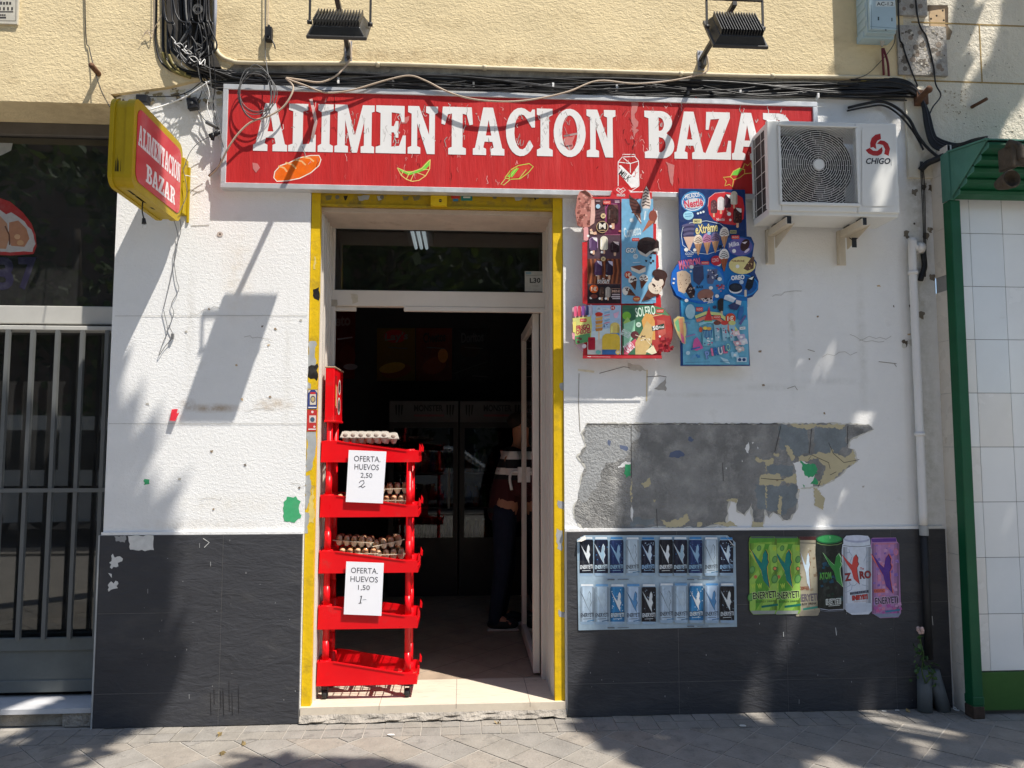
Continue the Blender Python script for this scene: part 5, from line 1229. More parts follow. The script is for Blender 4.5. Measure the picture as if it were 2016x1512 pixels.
panel([(572, 560), (590, 515), (640, 492), (700, 497), (745, 540), (747, 610), (700, 620), (650, 668), (590, 640)], S0, PY + .0008, .004, ink(C(56, 38, 36)))
panel([(690, 770), (720, 755), (790, 770), (812, 810), (795, 850), (790, 880), (760, 930), (715, 985), (660, 1010), (640, 930)], S0, PY + .0009, .004, ink(C(90, 56, 46)))
panel([(665, 340), (690, 295), (720, 300), (733, 340), (715, 390), (640, 440)], S0, PY + .001, .004, ink(C(150, 78, 58)))
panel([(600, 200), (630, 130), (648, 102), (665, 140), (685, 210), (675, 250), (610, 250)], S0, PY + .0011, .004, ink(C(70, 46, 42)))
A = Art(b, PY - .001, crop=S0, step=.00003)
A.ell(447, 140, 62, 35, C(200, 44, 48)); A.line([(412, 135), (425, 118), (445, 130), (465, 118), (482, 135), (448, 162), (412, 135)], 5, W_); A.line([(430, 138), (447, 132), (465, 140), (447, 150)], 4, W_); A.text("FRIGO", 416, 166, 480, 186, W_, .02)
A.rect(185, 205, 445, 1025, C(88, 58, 62)); A.rect(185, 490, 445, 670, C(84, 62, 72)); A.rect(185, 675, 445, 870, C(150, 84, 52)); A.rect(185, 876, 445, 1022, C(46, 34, 40)); A.rect(324, 205, 443, 486, C(96, 34, 66))
A.line([(324, 205), (324, 486), (443, 486)], 3, C(200, 120, 150))
for k in range(5): A.line([(190 + k * 12, 240 + k * 40), (230 + k * 10, 300 + k * 20), (315, 260 + k * 30)], 8, C(64, 38, 44))
for k in range(8): x_ = 185 + k * 34; A.poly([(x_, 676), (x_ + 18, 676), (x_ + 30, 760), (x_ + 14, 868), (x_ - 4, 868), (x_ + 8, 770)], C(88, 44, 28))
# big almond lolly over the left edge
A.poly([(90, 310), (106, 195), (128, 148), (168, 138), (205, 165), (215, 190), (238, 205), (245, 330), (238, 395), (200, 425), (150, 428), (108, 408)], C(186, 122, 110)); chunks(A, 100, 165, 215, 410, 55, (C(140, 84, 74), C(214, 156, 140), C(160, 100, 90), C(120, 70, 60)), 9, 24); A.poly([(128, 146), (168, 138), (196, 158), (215, 188), (190, 182), (160, 160)], C(92, 54, 44)); A.poly([(215, 215), (240, 210), (246, 330), (238, 395), (205, 418)], C(222, 178, 165)); A.rrect(156, 425, 192, 532, 14, C(226, 160, 160)); A.ell(190, 495, 10, 10, W_)
chunks(A, 195, 435, 235, 470, 5, (C(226, 180, 150), C(235, 205, 180)), 16, 26)
lolly(A, 385, 320, 86, 170, C(66, 38, 34)); chunks(A, 350, 260, 415, 380, 18, (C(44, 24, 22), C(96, 60, 48)), 5, 11); A.poly([(372, 238), (420, 250), (426, 290), (400, 268)], C(110, 70, 66)); A.line([(330, 470), (330, 280), (350, 245), (420, 245)], 4, C(190, 90, 150)); chunks(A, 412, 450, 440, 465, 2, (C(200, 120, 90),), 14, 18)
tabnew(A, 308, 218, 368, 248); badge(A, 268, 264, 17, C(170, 205, 225)); A.line([(250, 222), (285, 222)], 6, C(190, 160, 160)); A.line([(400, 222), (436, 222)], 5, C(220, 190, 200)); A.line([(400, 232), (436, 232)], 5, C(220, 190, 200))
badge(A, 309, 338, 20, C(226, 200, 150), "2€", DKB); A.ell(302, 425, 47, 47, C(190, 160, 120)); A.ell(302, 425, 42, 42, C(30, 20, 22)); A.text("M", 276, 394, 328, 440, C(230, 220, 205), .02); A.rect(278, 448, 326, 454, C(190, 160, 120))
lolly(A, 233, 555, 62, 120, C(88, 60, 98), bite=W_); A.line([(204, 590), (204, 520), (225, 505), (262, 520), (264, 590)], 3, C(214, 170, 220)); lolly(A, 315, 550, 60, 120, C(232, 224, 202)); lolly(A, 400, 580, 66, 100, C(48, 24, 30), bite=C(220, 200, 200)); 
for p_ in ((218, 622), (300, 622), (368, 420), (258, 800), (338, 800), (282, 985), (330, 985), (212, 980)): A.ell(*p_, 10, 10, W_)
badge(A, 309, 675, 18, C(226, 200, 150), "2€", DKB)
lolly(A, 270, 745, 60, 130, C(80, 50, 84), bite=C(200, 190, 210)); lolly(A, 356, 745, 58, 130, C(50, 34, 50), bite=C(200, 190, 210)); A.text("MAGNUM", 264, 836, 356, 852, W_, .01); A.text("DOUBLE", 264, 852, 356, 868, W_, .012); A.line([(300, 828), (316, 828)], 4, W_)
badge(A, 236, 910, 33, C(214, 96, 40), "1€", C(246, 226, 200), .03); A.ell(236, 968, 28, 17, C(120, 60, 50)); lolly(A, 298, 935, 40, 90, C(80, 54, 44)); chunks(A, 284, 905, 306, 950, 8, (C(50, 30, 26), C(130, 96, 80)), 4, 8); lolly(A, 346, 935, 42, 90, C(172, 160, 150)); A.text("MINI", 380, 918, 436, 936, C(210, 170, 150), .015); A.line([(375, 908), (440, 908), (440, 942), (375, 942), (375, 908)], 2, C(210, 170, 150)); A.line([(378, 955), (440, 955)], 8, C(200, 180, 180)); A.line([(372, 972), (440, 972)], 8, C(220, 205, 205)); A.line([(380, 986), (440, 986)], 7, C(220, 205, 205))
# blue column
A.rect(452, 205, 700, 1025, BLU); A.rect(690, 640, 722, 1020, BLU)
A.poly([(510, 165), (530, 190), (570, 215), (600, 260), (606, 310), (585, 335), (540, 315), (515, 250)], C(94, 56, 50))
for k in range(5): A.line([(515 + k * 4, 200 + k * 28), (555 + k * 6, 215 + k * 26), (585, 205 + k * 32)], 8, C(56, 32, 32))
A.poly([(545, 315), (600, 320), (608, 408)], C(150, 96, 70)); A.line([(570, 330), (605, 385)], 7, C(235, 225, 215)); 
A.poly([(602, 250), (625, 150), (648, 104), (668, 150), (684, 230), (672, 285), (620, 290)], C(226, 210, 198))
for k in range(6): A.line([(612 + k * 3, 262 - k * 24), (640, 250 - k * 24), (676 - k * 3, 262 - k * 24)], 8, C(62, 40, 38))
A.poly([(618, 280), (668, 280), (632, 385)], C(150, 190, 215)); A.line([(640, 300), (630, 370)], 9, C(220, 232, 238))
A.ell(698, 340, 33, 46, C(142, 76, 62)); A.poly([(664, 370), (712, 385), (612, 470)], C(176, 104, 76)); badge(A, 532, 372, 18, C(180, 200, 210), "2€", C(240, 240, 240)); 
A.text("Cornetto", 468, 418, 604, 500, C(176, 208, 224), .035, .1, -12); A.text("Cornetto", 470, 420, 602, 498, C(208, 226, 234), .012, .1, -12)
tabnew(A, 534, 512, 592, 536); A.ell(660, 580, 86, 62, C(46, 32, 32)); A.poly([(576, 600), (600, 640), (650, 660), (700, 615), (744, 618), (740, 590), (690, 600), (640, 640), (590, 610)], C(205, 196, 188)); A.ell(655, 560, 78, 56, C(58, 42, 40)); 
for k in range(14): a_ = k * .45; A.line([(655 + 70 * math.cos(a_), 560 + 48 * math.sin(a_)), (655 + 60 * math.cos(a_), 560 + 41 * math.sin(a_))], 4, C(38, 26, 28))
A.line([(620, 545), (650, 535), (690, 548), (660, 565), (630, 560)], 5, C(40, 28, 30)); A.text("GO!", 482, 585, 566, 630, C(90, 110, 120), .07, .1); A.text("GO!", 486, 588, 562, 627, C(236, 238, 236), .03, .1); badge(A, 562, 655, 20, C(200, 212, 216), "1,50€", C(120, 130, 140), .01)
for p_ in ((645, 690), (680, 665), (682, 705), (700, 690)): A.poly(rough_poly([(p_[0] - 10, p_[1] - 8), (p_[0] + 10, p_[1] - 5), (p_[0] + 6, p_[1] + 10), (p_[0] - 6, p_[1] + 6)], 2, 8), C(44, 34, 36))
A.poly([(524, 735), (600, 722), (642, 735), (590, 765)], C(120, 72, 54)); A.poly([(524, 738), (590, 765), (642, 738), (640, 775), (590, 792), (530, 765)], C(226, 214, 200)); A.line([(540, 705), (600, 700)], 3, W_)
badge(A, 504, 800, 29, C(190, 66, 40), "1€", C(246, 226, 200), .03)
for (x_, y_, r_) in ((542, 850, -14), (624, 840, 12), (500, 930, -62)): cone(A, x_, y_, 72, 112, C(226, 220, 212), C(110, 66, 48), None, r_); chunks(A, x_ - 28, y_ - 30, x_ + 22, y_ + 4, 9, (C(60, 38, 34), C(90, 60, 50)), 7, 13)
A.poly([(664, 905), (748, 955), (608, 1008)], C(96, 54, 44)); A.ell(715, 900, 56, 48, C(222, 206, 186), 30); A.ell(735, 855, 48, 40, C(228, 212, 194), 20); A.ell(752, 795, 60, 38, C(66, 42, 38), 15); A.ell(705, 880, 18, 8, C(60, 40, 36), 40); A.ell(728, 830, 24, 14, C(58, 38, 36), 30); chunks(A, 690, 870, 760, 930, 10, (C(80, 60, 52),), 4, 8); A.poly([(640, 965), (690, 990), (625, 1005)], C(70, 40, 36))
A.ell(570, 988, 30, 22, C(190, 80, 50)); A.line([(548, 985), (592, 985)], 6, C(236, 190, 120)); A.line([(552, 996), (588, 996)], 5, C(236, 190, 120)); A.line([(690, 988), (720, 990)], 2.5, W_)
# lower panels
A.rect(185, 1038, 448, 1424, C(176, 200, 226)); A.poly([(185, 1250), (448, 1200), (448, 1424), (185, 1424)], C(206, 222, 228)); A.poly([(185, 1330), (300, 1300), (300, 1424), (185, 1424)], C(214, 206, 200))
for k, c_ in enumerate((C(220, 96, 130), C(196, 60, 84), C(120, 70, 140), C(60, 66, 110), C(200, 190, 210))): lolly(A, 92 + k * 30, 1085 - k * 3, 26, 90, c_)
A.poly([(68, 1140), (212, 1125), (222, 1200), (208, 1320), (100, 1345), (80, 1240)], C(206, 206, 120)); A.poly([(85, 1280), (205, 1255), (206, 1320), (95, 1345)], C(92, 150, 96)); A.text("FRIGO", 96, 1190, 206, 1232, C(170, 34, 70), .05, .1, -8); A.text("CHUCHES", 96, 1226, 210, 1262, C(170, 34, 70), .045, .1, -8); tabnew(A, 126, 1142, 178, 1168)
A.poly([(70, 1170), (98, 1165), (90, 1250), (72, 1250)], C(236, 220, 120)); A.poly([(62, 1250), (88, 1262), (84, 1310), (68, 1300)], C(226, 160, 170))
A.rrect(190, 1288, 246, 1388, 8, C(172, 34, 54)); A.line([(205, 1310), (232, 1306)], 5, C(120, 20, 36)); chunks(A, 90, 1285, 130, 1330, 5, (C(110, 50, 60), C(150, 60, 80)), 12, 18)
for k in range(5): A.poly([(246, 1108 + k * 28), (306, 1100 + k * 28), (300, 1124 + k * 28), (252, 1130 + k * 28)], (C(206, 140, 70), C(226, 176, 100))[k % 2])
A.ell(275, 1108, 30, 16, C(200, 60, 50)); A.rect(268, 1240, 282, 1310, C(226, 200, 170))
for k in range(6): A.line([(318, 1180 - k * 20), (360, 1170 - k * 20)], 8, (C(214, 130, 150), C(120, 170, 200), C(230, 220, 220))[k % 3])
chunks(A, 305, 1180, 345, 1215, 10, (C(70, 100, 130), C(110, 130, 150)), 4, 8); A.poly([(385, 1105), (434, 1085), (420, 1135), (400, 1140)], C(226, 180, 205))
badge(A, 384, 1058, 18, C(200, 60, 60), "1€", W_); badge(A, 274, 1066, 22, C(200, 214, 226), "1,80€", C(110, 120, 140), .01); A.line([(305, 1062), (355, 1062)], 4, W_)
lolly(A, 400, 1230, 74, 130, C(226, 200, 110)); A.poly([(366, 1255), (436, 1255), (436, 1290), (366, 1290)], C(90, 140, 190)); A.rrect(300, 1260, 440, 1424, 40, C(228, 192, 70)); A.rect(300, 1385, 440, 1424, C(70, 110, 165)); badge(A, 160, 1358, 17, C(224, 210, 214)); badge(A, 424, 1404, 20, C(226, 190, 110), "1,80€", W_, .01); A.ell(270, 1405, 20, 16, C(120, 190, 180))
A.rect(458, 1038, 702, 1424, C(66, 112, 84)); A.poly([(690, 1038), (780, 1062), (832, 1122), (700, 1100)], C(92, 132, 96)); A.poly([(690, 1100), (832, 1122), (850, 1210), (846, 1290), (760, 1380), (700, 1424), (690, 1424)], C(176, 62, 58)); A.poly([(730, 1150), (790, 1160), (800, 1260), (740, 1300)], C(196, 96, 84))
for k in range(4): A.line([(460, 1075 + k * 70), (700, 1060 + k * 70)], 3, C(52, 92, 70))
A.text("SOLERO", 560, 1048, 716, 1122, C(214, 232, 214), .02, 0, -8); tabnew(A, 724, 1070, 782, 1096); A.line([(660, 1130), (770, 1110)], 6, C(200, 190, 140))
A.ell(492, 1120, 34, 32, C(130, 190, 70)); A.poly([(468, 1170), (500, 1130), (522, 1160), (510, 1260), (475, 1300)], C(170, 205, 110)); A.poly([(470, 1185), (560, 1150), (556, 1270), (470, 1400)], C(160, 214, 180)); A.text("SOLERO", 462, 1220, 512, 1300, C(230, 240, 235), .03, 0, -62)
A.ell(556, 1270, 32, 30, C(96, 44, 50)); A.poly([(470, 1370), (560, 1300), (590, 1330), (500, 1424), (470, 1424)], C(206, 90, 110)); A.text("CALIPPO", 472, 1330, 548, 1400, C(240, 220, 226), .035, 0, -38); A.ell(588, 1342, 36, 30, C(200, 54, 56), -35)
A.poly([(610, 1160), (640, 1100), (690, 1110), (712, 1160), (716, 1310), (640, 1300)], C(216, 160, 90)); A.poly([(606, 1250), (650, 1160), (700, 1210), (690, 1330), (640, 1424), (560, 1424), (560, 1330)], C(206, 176, 120)); A.line([(560, 1270), (640, 1300), (690, 1360)], 4, C(230, 220, 190)); A.poly([(640, 1400), (700, 1350), (728, 1410), (690, 1424)], C(236, 226, 190)); chunks(A, 590, 1270, 680, 1330, 12, (C(110, 90, 70), C(230, 220, 200)), 6, 12)
A.poly([(688, 1206), (786, 1180), (790, 1220), (694, 1240)], C(38, 66, 50)); A.text("50", 696, 1198, 742, 1232, W_, .03, 0, -8); A.text("Kcal", 748, 1198, 784, 1218, W_, .02, 0, -8); badge(A, 586, 1190, 20, C(200, 220, 205), "1,80€", C(90, 120, 100), .01)
chunks(A, 740, 1290, 840, 1390, 26, (C(150, 34, 44), C(190, 60, 66), C(120, 24, 34)), 16, 34); A.ell(752, 1282, 8, 8, W_)
A.rect(152, 1430, 768, 1453, C(186, 46, 54)); A.line([(185, 1440), (215, 1441)], 5, W_); A.line([(222, 1441), (365, 1443)], 3, C(226, 180, 180))
pa = b.build("ice_cream_poster", None, "red framed ice cream poster with brown and blue columns, nearest the door", "poster", "ice cream posters on the wall")
bk_ = MB(); bk_.box(ax(1160, 500, 0), ax(1290, 500, 0), PY + .0105, -.001, az(1220, 660), az(1220, 420), m_wht); bk_.build("backing_batten", pa)

b = MB(); S1 = (1310, 360, 4.085); PY = -.078
panel([(110, 45), (640, 55), (655, 430), (690, 435), (715, 490), (700, 590), (735, 640), (720, 720), (750, 790), (745, 860), (700, 915), (650, 930), (655, 950), (680, 1470), (125, 1470), (118, 940), (70, 900), (40, 810), (50, 720), (90, 660), (125, 610), (110, 265)], S1, PY, .012, ink(C(28, 66, 128)))
panel([(65, 1100), (100, 1072), (140, 1075), (160, 1300), (130, 1285), (100, 1220), (70, 1150)], S1, PY + .0006, .004, ink(C(206, 196, 170)))
panel([(120, 940), (655, 950), (684, 1474), (122, 1476)], S1, PY + .0125, .010, m_alu)
A = Art(b, PY - .001, crop=S1, step=.00003)
A.poly([(112, 50), (638, 58), (645, 560), (120, 560)], C(24, 50, 104)); A.poly([(118, 440), (650, 440), (652, 700), (126, 700)], C(24, 76, 150)); A.poly([(125, 640), (655, 640), (660, 1000), (128, 1000)], C(30, 110, 180)); A.poly([(122, 940), (655, 950), (665, 1160), (136, 1160)], C(60, 150, 200)); A.poly([(136, 1100), (665, 1100), (672, 1462), (142, 1462)], C(112, 180, 208))
A.ell(225, 150, 100, 84, C(60, 140, 196), -10); A.ell(225, 152, 90, 72, C(236, 236, 236), -10); A.ell(225, 150, 86, 66, C(46, 116, 178), -10); A.text("HELADOS", 158, 84, 274, 120, W_, .02, 0, -10); A.ell(228, 165, 80, 42, C(206, 206, 208), -6); A.text("Nestlé", 152, 132, 302, 196, C(206, 60, 84), .03, 0, -8)
A.ell(185, 262, 42, 36, C(160, 214, 236)); A.line([(155, 252), (214, 248)], 6, C(90, 150, 190)); A.line([(160, 270), (212, 266)], 6, C(90, 150, 190))
for x_ in (262, 284, 306): A.ell(x_, 246 - (x_ - 262) * .3, 9, 9, C(220, 228, 232))
A.poly([(342, 190), (350, 120), (400, 82), (480, 74), (560, 84), (620, 120), (636, 200), (628, 290), (560, 340), (470, 330), (390, 300), (352, 250)], C(200, 44, 50)); A.line([(342, 190), (350, 120), (400, 82), (480, 74)], 4, C(230, 180, 180))
lolly(A, 390, 190, 52, 120, C(96, 56, 62)); lolly(A, 446, 165, 56, 120, C(220, 214, 214)); lolly(A, 500, 145, 54, 125, C(58, 22, 40), bite=W_); lolly(A, 552, 120, 54, 120, C(214, 204, 186)); lolly(A, 580, 260, 70, 140, C(70, 34, 34), bite=W_); chunks(A, 552, 230, 606, 310, 14, (C(110, 66, 50), C(44, 22, 22)), 6, 12); chunks(A, 370, 150, 408, 220, 10, (C(140, 96, 96),), 6, 10); A.text("Nestlé", 412, 282, 476, 306, C(246, 220, 220), .015); badge(A, 512, 250, 16, W_); badge(A, 508, 212, 14, C(150, 30, 40)); badge(A, 522, 298, 10, W_)
A.line([(128, 420), (140, 360), (200, 320), (330, 305), (440, 330), (490, 370), (486, 470), (440, 540), (340, 574), (220, 560), (140, 500), (128, 420)], 4, C(206, 220, 232)); A.ell(310, 440, 165, 120, C(34, 74, 132)); A.rrect(222, 290, 292, 326, 8, C(214, 206, 150)); A.text("MIX", 234, 300, 280, 318, C(90, 90, 70), .02)
A.text("eXtrême", 236, 326, 424, 406, C(30, 30, 40), .06, .2, -8); A.text("eXtrême", 240, 328, 420, 402, C(232, 216, 150), .022, .2, -8)
for k in range(6): A.ell(185 + (k % 2) * 6, 340 + k * 18, 54 - k * 2, 14, (C(96, 92, 128), C(60, 56, 92))[k % 2], -8)
A.poly([(145, 435), (238, 432), (192, 548)], C(214, 180, 160)); A.ell(168, 538, 17, 15, W_); A.text("GOLD", 160, 560, 226, 580, C(214, 220, 226), .012); A.line([(175, 590), (212, 590)], 3, W_)
for (x_, y_, cc) in ((264, 480, C(228, 210, 190)), (336, 470, C(190, 130, 170)), (402, 460, C(110, 100, 140)), (474, 420, C(230, 222, 214))): cone(A, x_, y_, 78, 165, cc, C(200, 150, 110), C(84, 50, 44))
badge(A, 350, 405, 14, C(150, 190, 220)); badge(A, 442, 514, 16, C(30, 40, 60)); A.rrect(518, 380, 572, 408, 5, C(160, 160, 120)); A.text("NUEVO", 524, 386, 566, 402, C(50, 50, 40), .02); badge(A, 236, 540, 13, W_)
A.ell(604, 512, 108, 80, C(34, 84, 150)); A.ell(602, 514, 100, 72, C(96, 92, 158)); A.text("Milka", 510, 474, 592, 512, C(230, 228, 240), .02, .1, -14); tabnew(A, 532, 422, 594, 452); A.ell(640, 500, 34, 52, C(62, 36, 40), 25); A.poly([(614, 480), (660, 470), (640, 492)], C(220, 210, 220)); A.ell(656, 545, 26, 10, C(210, 200, 220), -40); badge(A, 552, 548, 16, W_)
A.ell(618, 662, 108, 72, C(220, 206, 140)); A.text("TOBLERONE", 530, 620, 636, 636, C(110, 50, 30), .03); A.poly([(628, 690), (700, 590), (716, 600), (708, 690), (660, 706)], C(104, 74, 56)); chunks(A, 640, 630, 700, 690, 12, (C(60, 40, 34), C(190, 160, 110)), 6, 12); badge(A, 580, 672, 15, W_)
A.ell(622, 826, 126, 90, C(40, 130, 200)); A.ell(622, 824, 116, 80, C(22, 84, 150)); A.text("OREO", 528, 742, 636, 780, W_, .045, 0, -6); A.ell(564, 860, 52, 30, C(214, 214, 214)); A.ell(564, 842, 54, 36, C(28, 32, 44)); A.ell(564, 840, 40, 24, C(44, 48, 60)); A.poly([(640, 840), (660, 770), (700, 745), (718, 760), (700, 840), (670, 868)], C(24, 30, 40)); A.poly([(668, 770), (712, 752), (696, 780)], W_); A.rrect(636, 860, 654, 915, 6, C(214, 200, 180)); badge(A, 612, 798, 17, C(180, 196, 214))
A.poly([(42, 810), (52, 722), (92, 660), (140, 625), (200, 640), (300, 645), (400, 650), (460, 700), (475, 780), (450, 880), (380, 960), (280, 975), (180, 950), (90, 905)], C(26, 104, 196)); A.ell(280, 800, 190, 150, C(60, 130, 190))
A.text("MAXIBON", 108, 612, 282, 690, C(190, 40, 90), .06, 0, -8); A.text("MAXIBON", 112, 616, 278, 686, C(226, 130, 160), .02, 0, -8); tabnew(A, 288, 630, 352, 658)
A.poly([(92, 720), (130, 705), (165, 708), (200, 735), (206, 800), (190, 860), (150, 890), (105, 870), (95, 800)], C(226, 198, 168)); chunks(A, 100, 730, 190, 860, 18, (C(150, 110, 90), C(110, 70, 56)), 4, 8); A.poly([(160, 870), (200, 800), (240, 870), (232, 920), (200, 930)], C(52, 34, 36)); chunks(A, 175, 840, 230, 915, 12, (C(190, 170, 160), C(90, 66, 60)), 6, 12)
A.poly([(220, 670), (262, 650), (304, 665), (310, 770), (270, 825), (225, 790)], C(64, 70, 104)); A.line([(222, 675), (304, 665)], 4, C(110, 116, 150)); A.text("BLACK", 250, 826, 306, 848, C(30, 34, 50), .03); A.poly([(330, 750), (350, 700), (420, 690), (415, 740), (380, 815), (340, 810)], C(90, 96, 130)); chunks(A, 335, 695, 410, 770, 16, (C(206, 206, 214), C(50, 50, 70)), 8, 15)
A.ell(322, 900, 66, 46, C(150, 104, 90), -10); A.poly([(285, 930), (370, 925), (385, 900), (378, 945), (310, 960)], C(214, 200, 196)); chunks(A, 300, 925, 370, 945, 6, (C(40, 30, 34),), 10, 16); A.text("360", 336, 946, 384, 968, W_, .02, 0, -6); chunks(A, 400, 810, 460, 890, 12, (C(176, 60, 74), C(200, 120, 130), C(120, 60, 90)), 10, 20)
for p_ in ((210, 676, 17), (366, 845, 16), (436, 774, 17), (428, 655, 17), (415, 910, 16), (170, 946, 15), (70, 772, 9), (66, 806, 9), (205, 712, 9)): A.ell(p_[0], p_[1], p_[2], p_[2] * .9, W_)
A.ell(410, 625, 44, 40, C(190, 44, 56)); A.text("CONO", 376, 606, 428, 636, C(236, 190, 190), .02, 0, -8); cone(A, 472, 600, 84, 180, C(230, 226, 222), C(160, 90, 60), C(40, 34, 40))
A.poly([(478, 905), (510, 898), (570, 930), (545, 962), (470, 935)], C(206, 214, 222)); A.poly([(478, 905), (510, 898), (570, 930), (560, 940)], C(240, 240, 240)); A.poly([(420, 950), (440, 928), (468, 930), (465, 1030), (440, 1040), (420, 1010)], C(44, 40, 40)); A.rrect(444, 1030, 462, 1075, 6, C(206, 180, 150)); A.poly([(505, 985), (560, 960), (600, 985), (575, 1025), (520, 1015)], C(50, 60, 100)); A.poly([(570, 940), (612, 950), (605, 985), (565, 970)], C(214, 206, 206)); A.poly([(580, 1080), (600, 1000), (628, 990), (630, 1040), (600, 1110)], C(60, 110, 170)); A.poly([(590, 1130), (640, 1060), (652, 1075), (606, 1145)], C(100, 100, 150)); A.ell(396, 1000, 16, 14, C(60, 60, 90))
A.poly([(66, 1100), (100, 1074), (150, 1080), (170, 1180), (160, 1298), (132, 1285), (100, 1220), (72, 1150)], C(236, 214, 140)); A.poly([(75, 1120), (105, 1092), (120, 1200), (96, 1190)], C(140, 206, 150)); A.poly([(105, 1092), (140, 1085), (150, 1250), (118, 1200)], C(236, 160, 120)); A.poly([(120, 1200), (150, 1240), (156, 1295), (130, 1280)], C(240, 110, 150))
A.line([(240, 1080), (330, 1045), (430, 1055), (520, 1120), (580, 1200)], 26, C(206, 214, 140)); A.line([(250, 1110), (330, 1080), (420, 1090), (500, 1150), (540, 1220)], 26, C(226, 130, 110)); A.line([(270, 1140), (340, 1115), (410, 1120), (480, 1180), (510, 1240)], 24, C(150, 206, 220))
A.ell(200, 1035, 40, 60, C(160, 200, 216)); tabnew(A, 246, 1000, 302, 1034); A.poly([(352, 992), (376, 1110), (312, 1112)], C(206, 60, 66)); A.line([(312, 1114), (376, 1112)], 9, C(120, 190, 120)); tabnew(A, 386, 1065, 446, 1096); badge(A, 524, 1090, 42, C(206, 74, 44), "1€", C(246, 230, 210), .03)
for k, c_ in enumerate((C(120, 70, 60), C(206, 74, 66), C(206, 206, 130))): x_ = 416 + k * 60; A.poly([(x_ - 28, 1120), (x_ + 26, 1120), (x_ + 16, 1270), (x_ - 14, 1270)], C(150, 190, 206)); A.ell(x_, 1126, 30, 18, c_); chunks(A, x_ - 16, 1165, x_ + 8, 1245, 7, (C(60, 90, 130), C(220, 220, 226), C(190, 80, 100)), 8, 14)
A.rrect(300, 1190, 380, 1310, 6, C(130, 190, 206))
for k in range(6): A.line([(306 + k * 13, 1170 + (k % 2) * 14), (312 + k * 11, 1245)], 7, C(36, 84, 150))
A.ell(284, 1180, 14, 22, C(206, 90, 60)); A.ell(320, 1168, 20, 14, C(230, 206, 90)); A.ell(352, 1172, 18, 14, C(226, 170, 80)); chunks(A, 306, 1245, 372, 1300, 12, (C(214, 90, 130), C(230, 230, 230), C(80, 80, 130)), 8, 16)
A.poly([(222, 1300), (230, 1260), (256, 1242), (275, 1270), (304, 1330), (250, 1350), (220, 1340)], C(214, 96, 160)); A.line([(205, 1340), (280, 1320)], 12, C(60, 110, 180)); A.line([(160, 1240), (240, 1218)], 9, C(170, 130, 180)); A.line([(150, 1120), (200, 1130)], 7, C(120, 140, 190)); A.line([(170, 1130), (176, 1220)], 6, C(130, 120, 180))
chunks(A, 200, 1380, 255, 1410, 6, (C(60, 130, 190), C(110, 170, 210)), 14, 24); A.ell(182, 1368, 17, 16, C(190, 216, 226))
for p_, c_ in (((570, 1210), C(230, 200, 200)), ((610, 1240), C(190, 180, 206)), ((580, 1290), C(214, 170, 176)), ((630, 1280), C(214, 214, 220)), ((600, 1340), C(206, 190, 186)), ((560, 1385), C(160, 206, 226))): A.poly(rough_poly([(p_[0] - 34, p_[1] - 20), (p_[0] + 24, p_[1] - 26), (p_[0] + 34, p_[1] + 14), (p_[0] - 20, p_[1] + 22)], 7, 14), c_); A.ell(p_[0], p_[1], 12, 10, W_)
A.poly([(596, 1160), (642, 1155), (644, 1178), (598, 1182)], W_); A.line([(606, 1172), (634, 1166)], 3, C(40, 50, 70))
for ch, x_, y_, c_, r_ in (("P", 320, 1350, C(130, 160, 214), -16), ("I", 366, 1328, C(226, 120, 160), -10), ("R", 390, 1322, C(60, 120, 190), -8), ("U", 424, 1318, C(226, 226, 230), -8), ("L", 462, 1306, C(226, 120, 150), -6), ("O", 486, 1290, C(150, 206, 190), -4)): w_ = 20 if ch == "I" else 38; A.text(ch, x_, y_, x_ + w_, y_ + 66, C(60, 80, 120), .075, 0, r_); A.text(ch, x_ + 2, y_ + 2, x_ + w_ - 2, y_ + 64, c_, .03, 0, r_)
A.poly([(440, 1400), (500, 1420), (520, 1455), (470, 1440)], C(180, 214, 226)); A.rect(574, 1404, 654, 1440, C(206, 222, 234)); A.ell(598, 1422, 14, 13, C(40, 70, 120)); A.ell(632, 1422, 14, 13, C(40, 70, 120)); A.line([(160, 1444), (360, 1440)], 3, C(70, 110, 150)); A.line([(440, 1437), (520, 1436)], 3, C(70, 110, 150))
pb = b.build("ice_cream_poster", None, "blue ice cream poster bulging out on both sides, left of the air conditioner", "poster", "ice cream posters on the wall")
bk_ = MB(); bk_.box(ax(1350, 500, 0), ax(1465, 500, 0), PY + .0235, -.001, az(1410, 700), az(1410, 400), m_wht); bk_.build("backing_batten", pb)

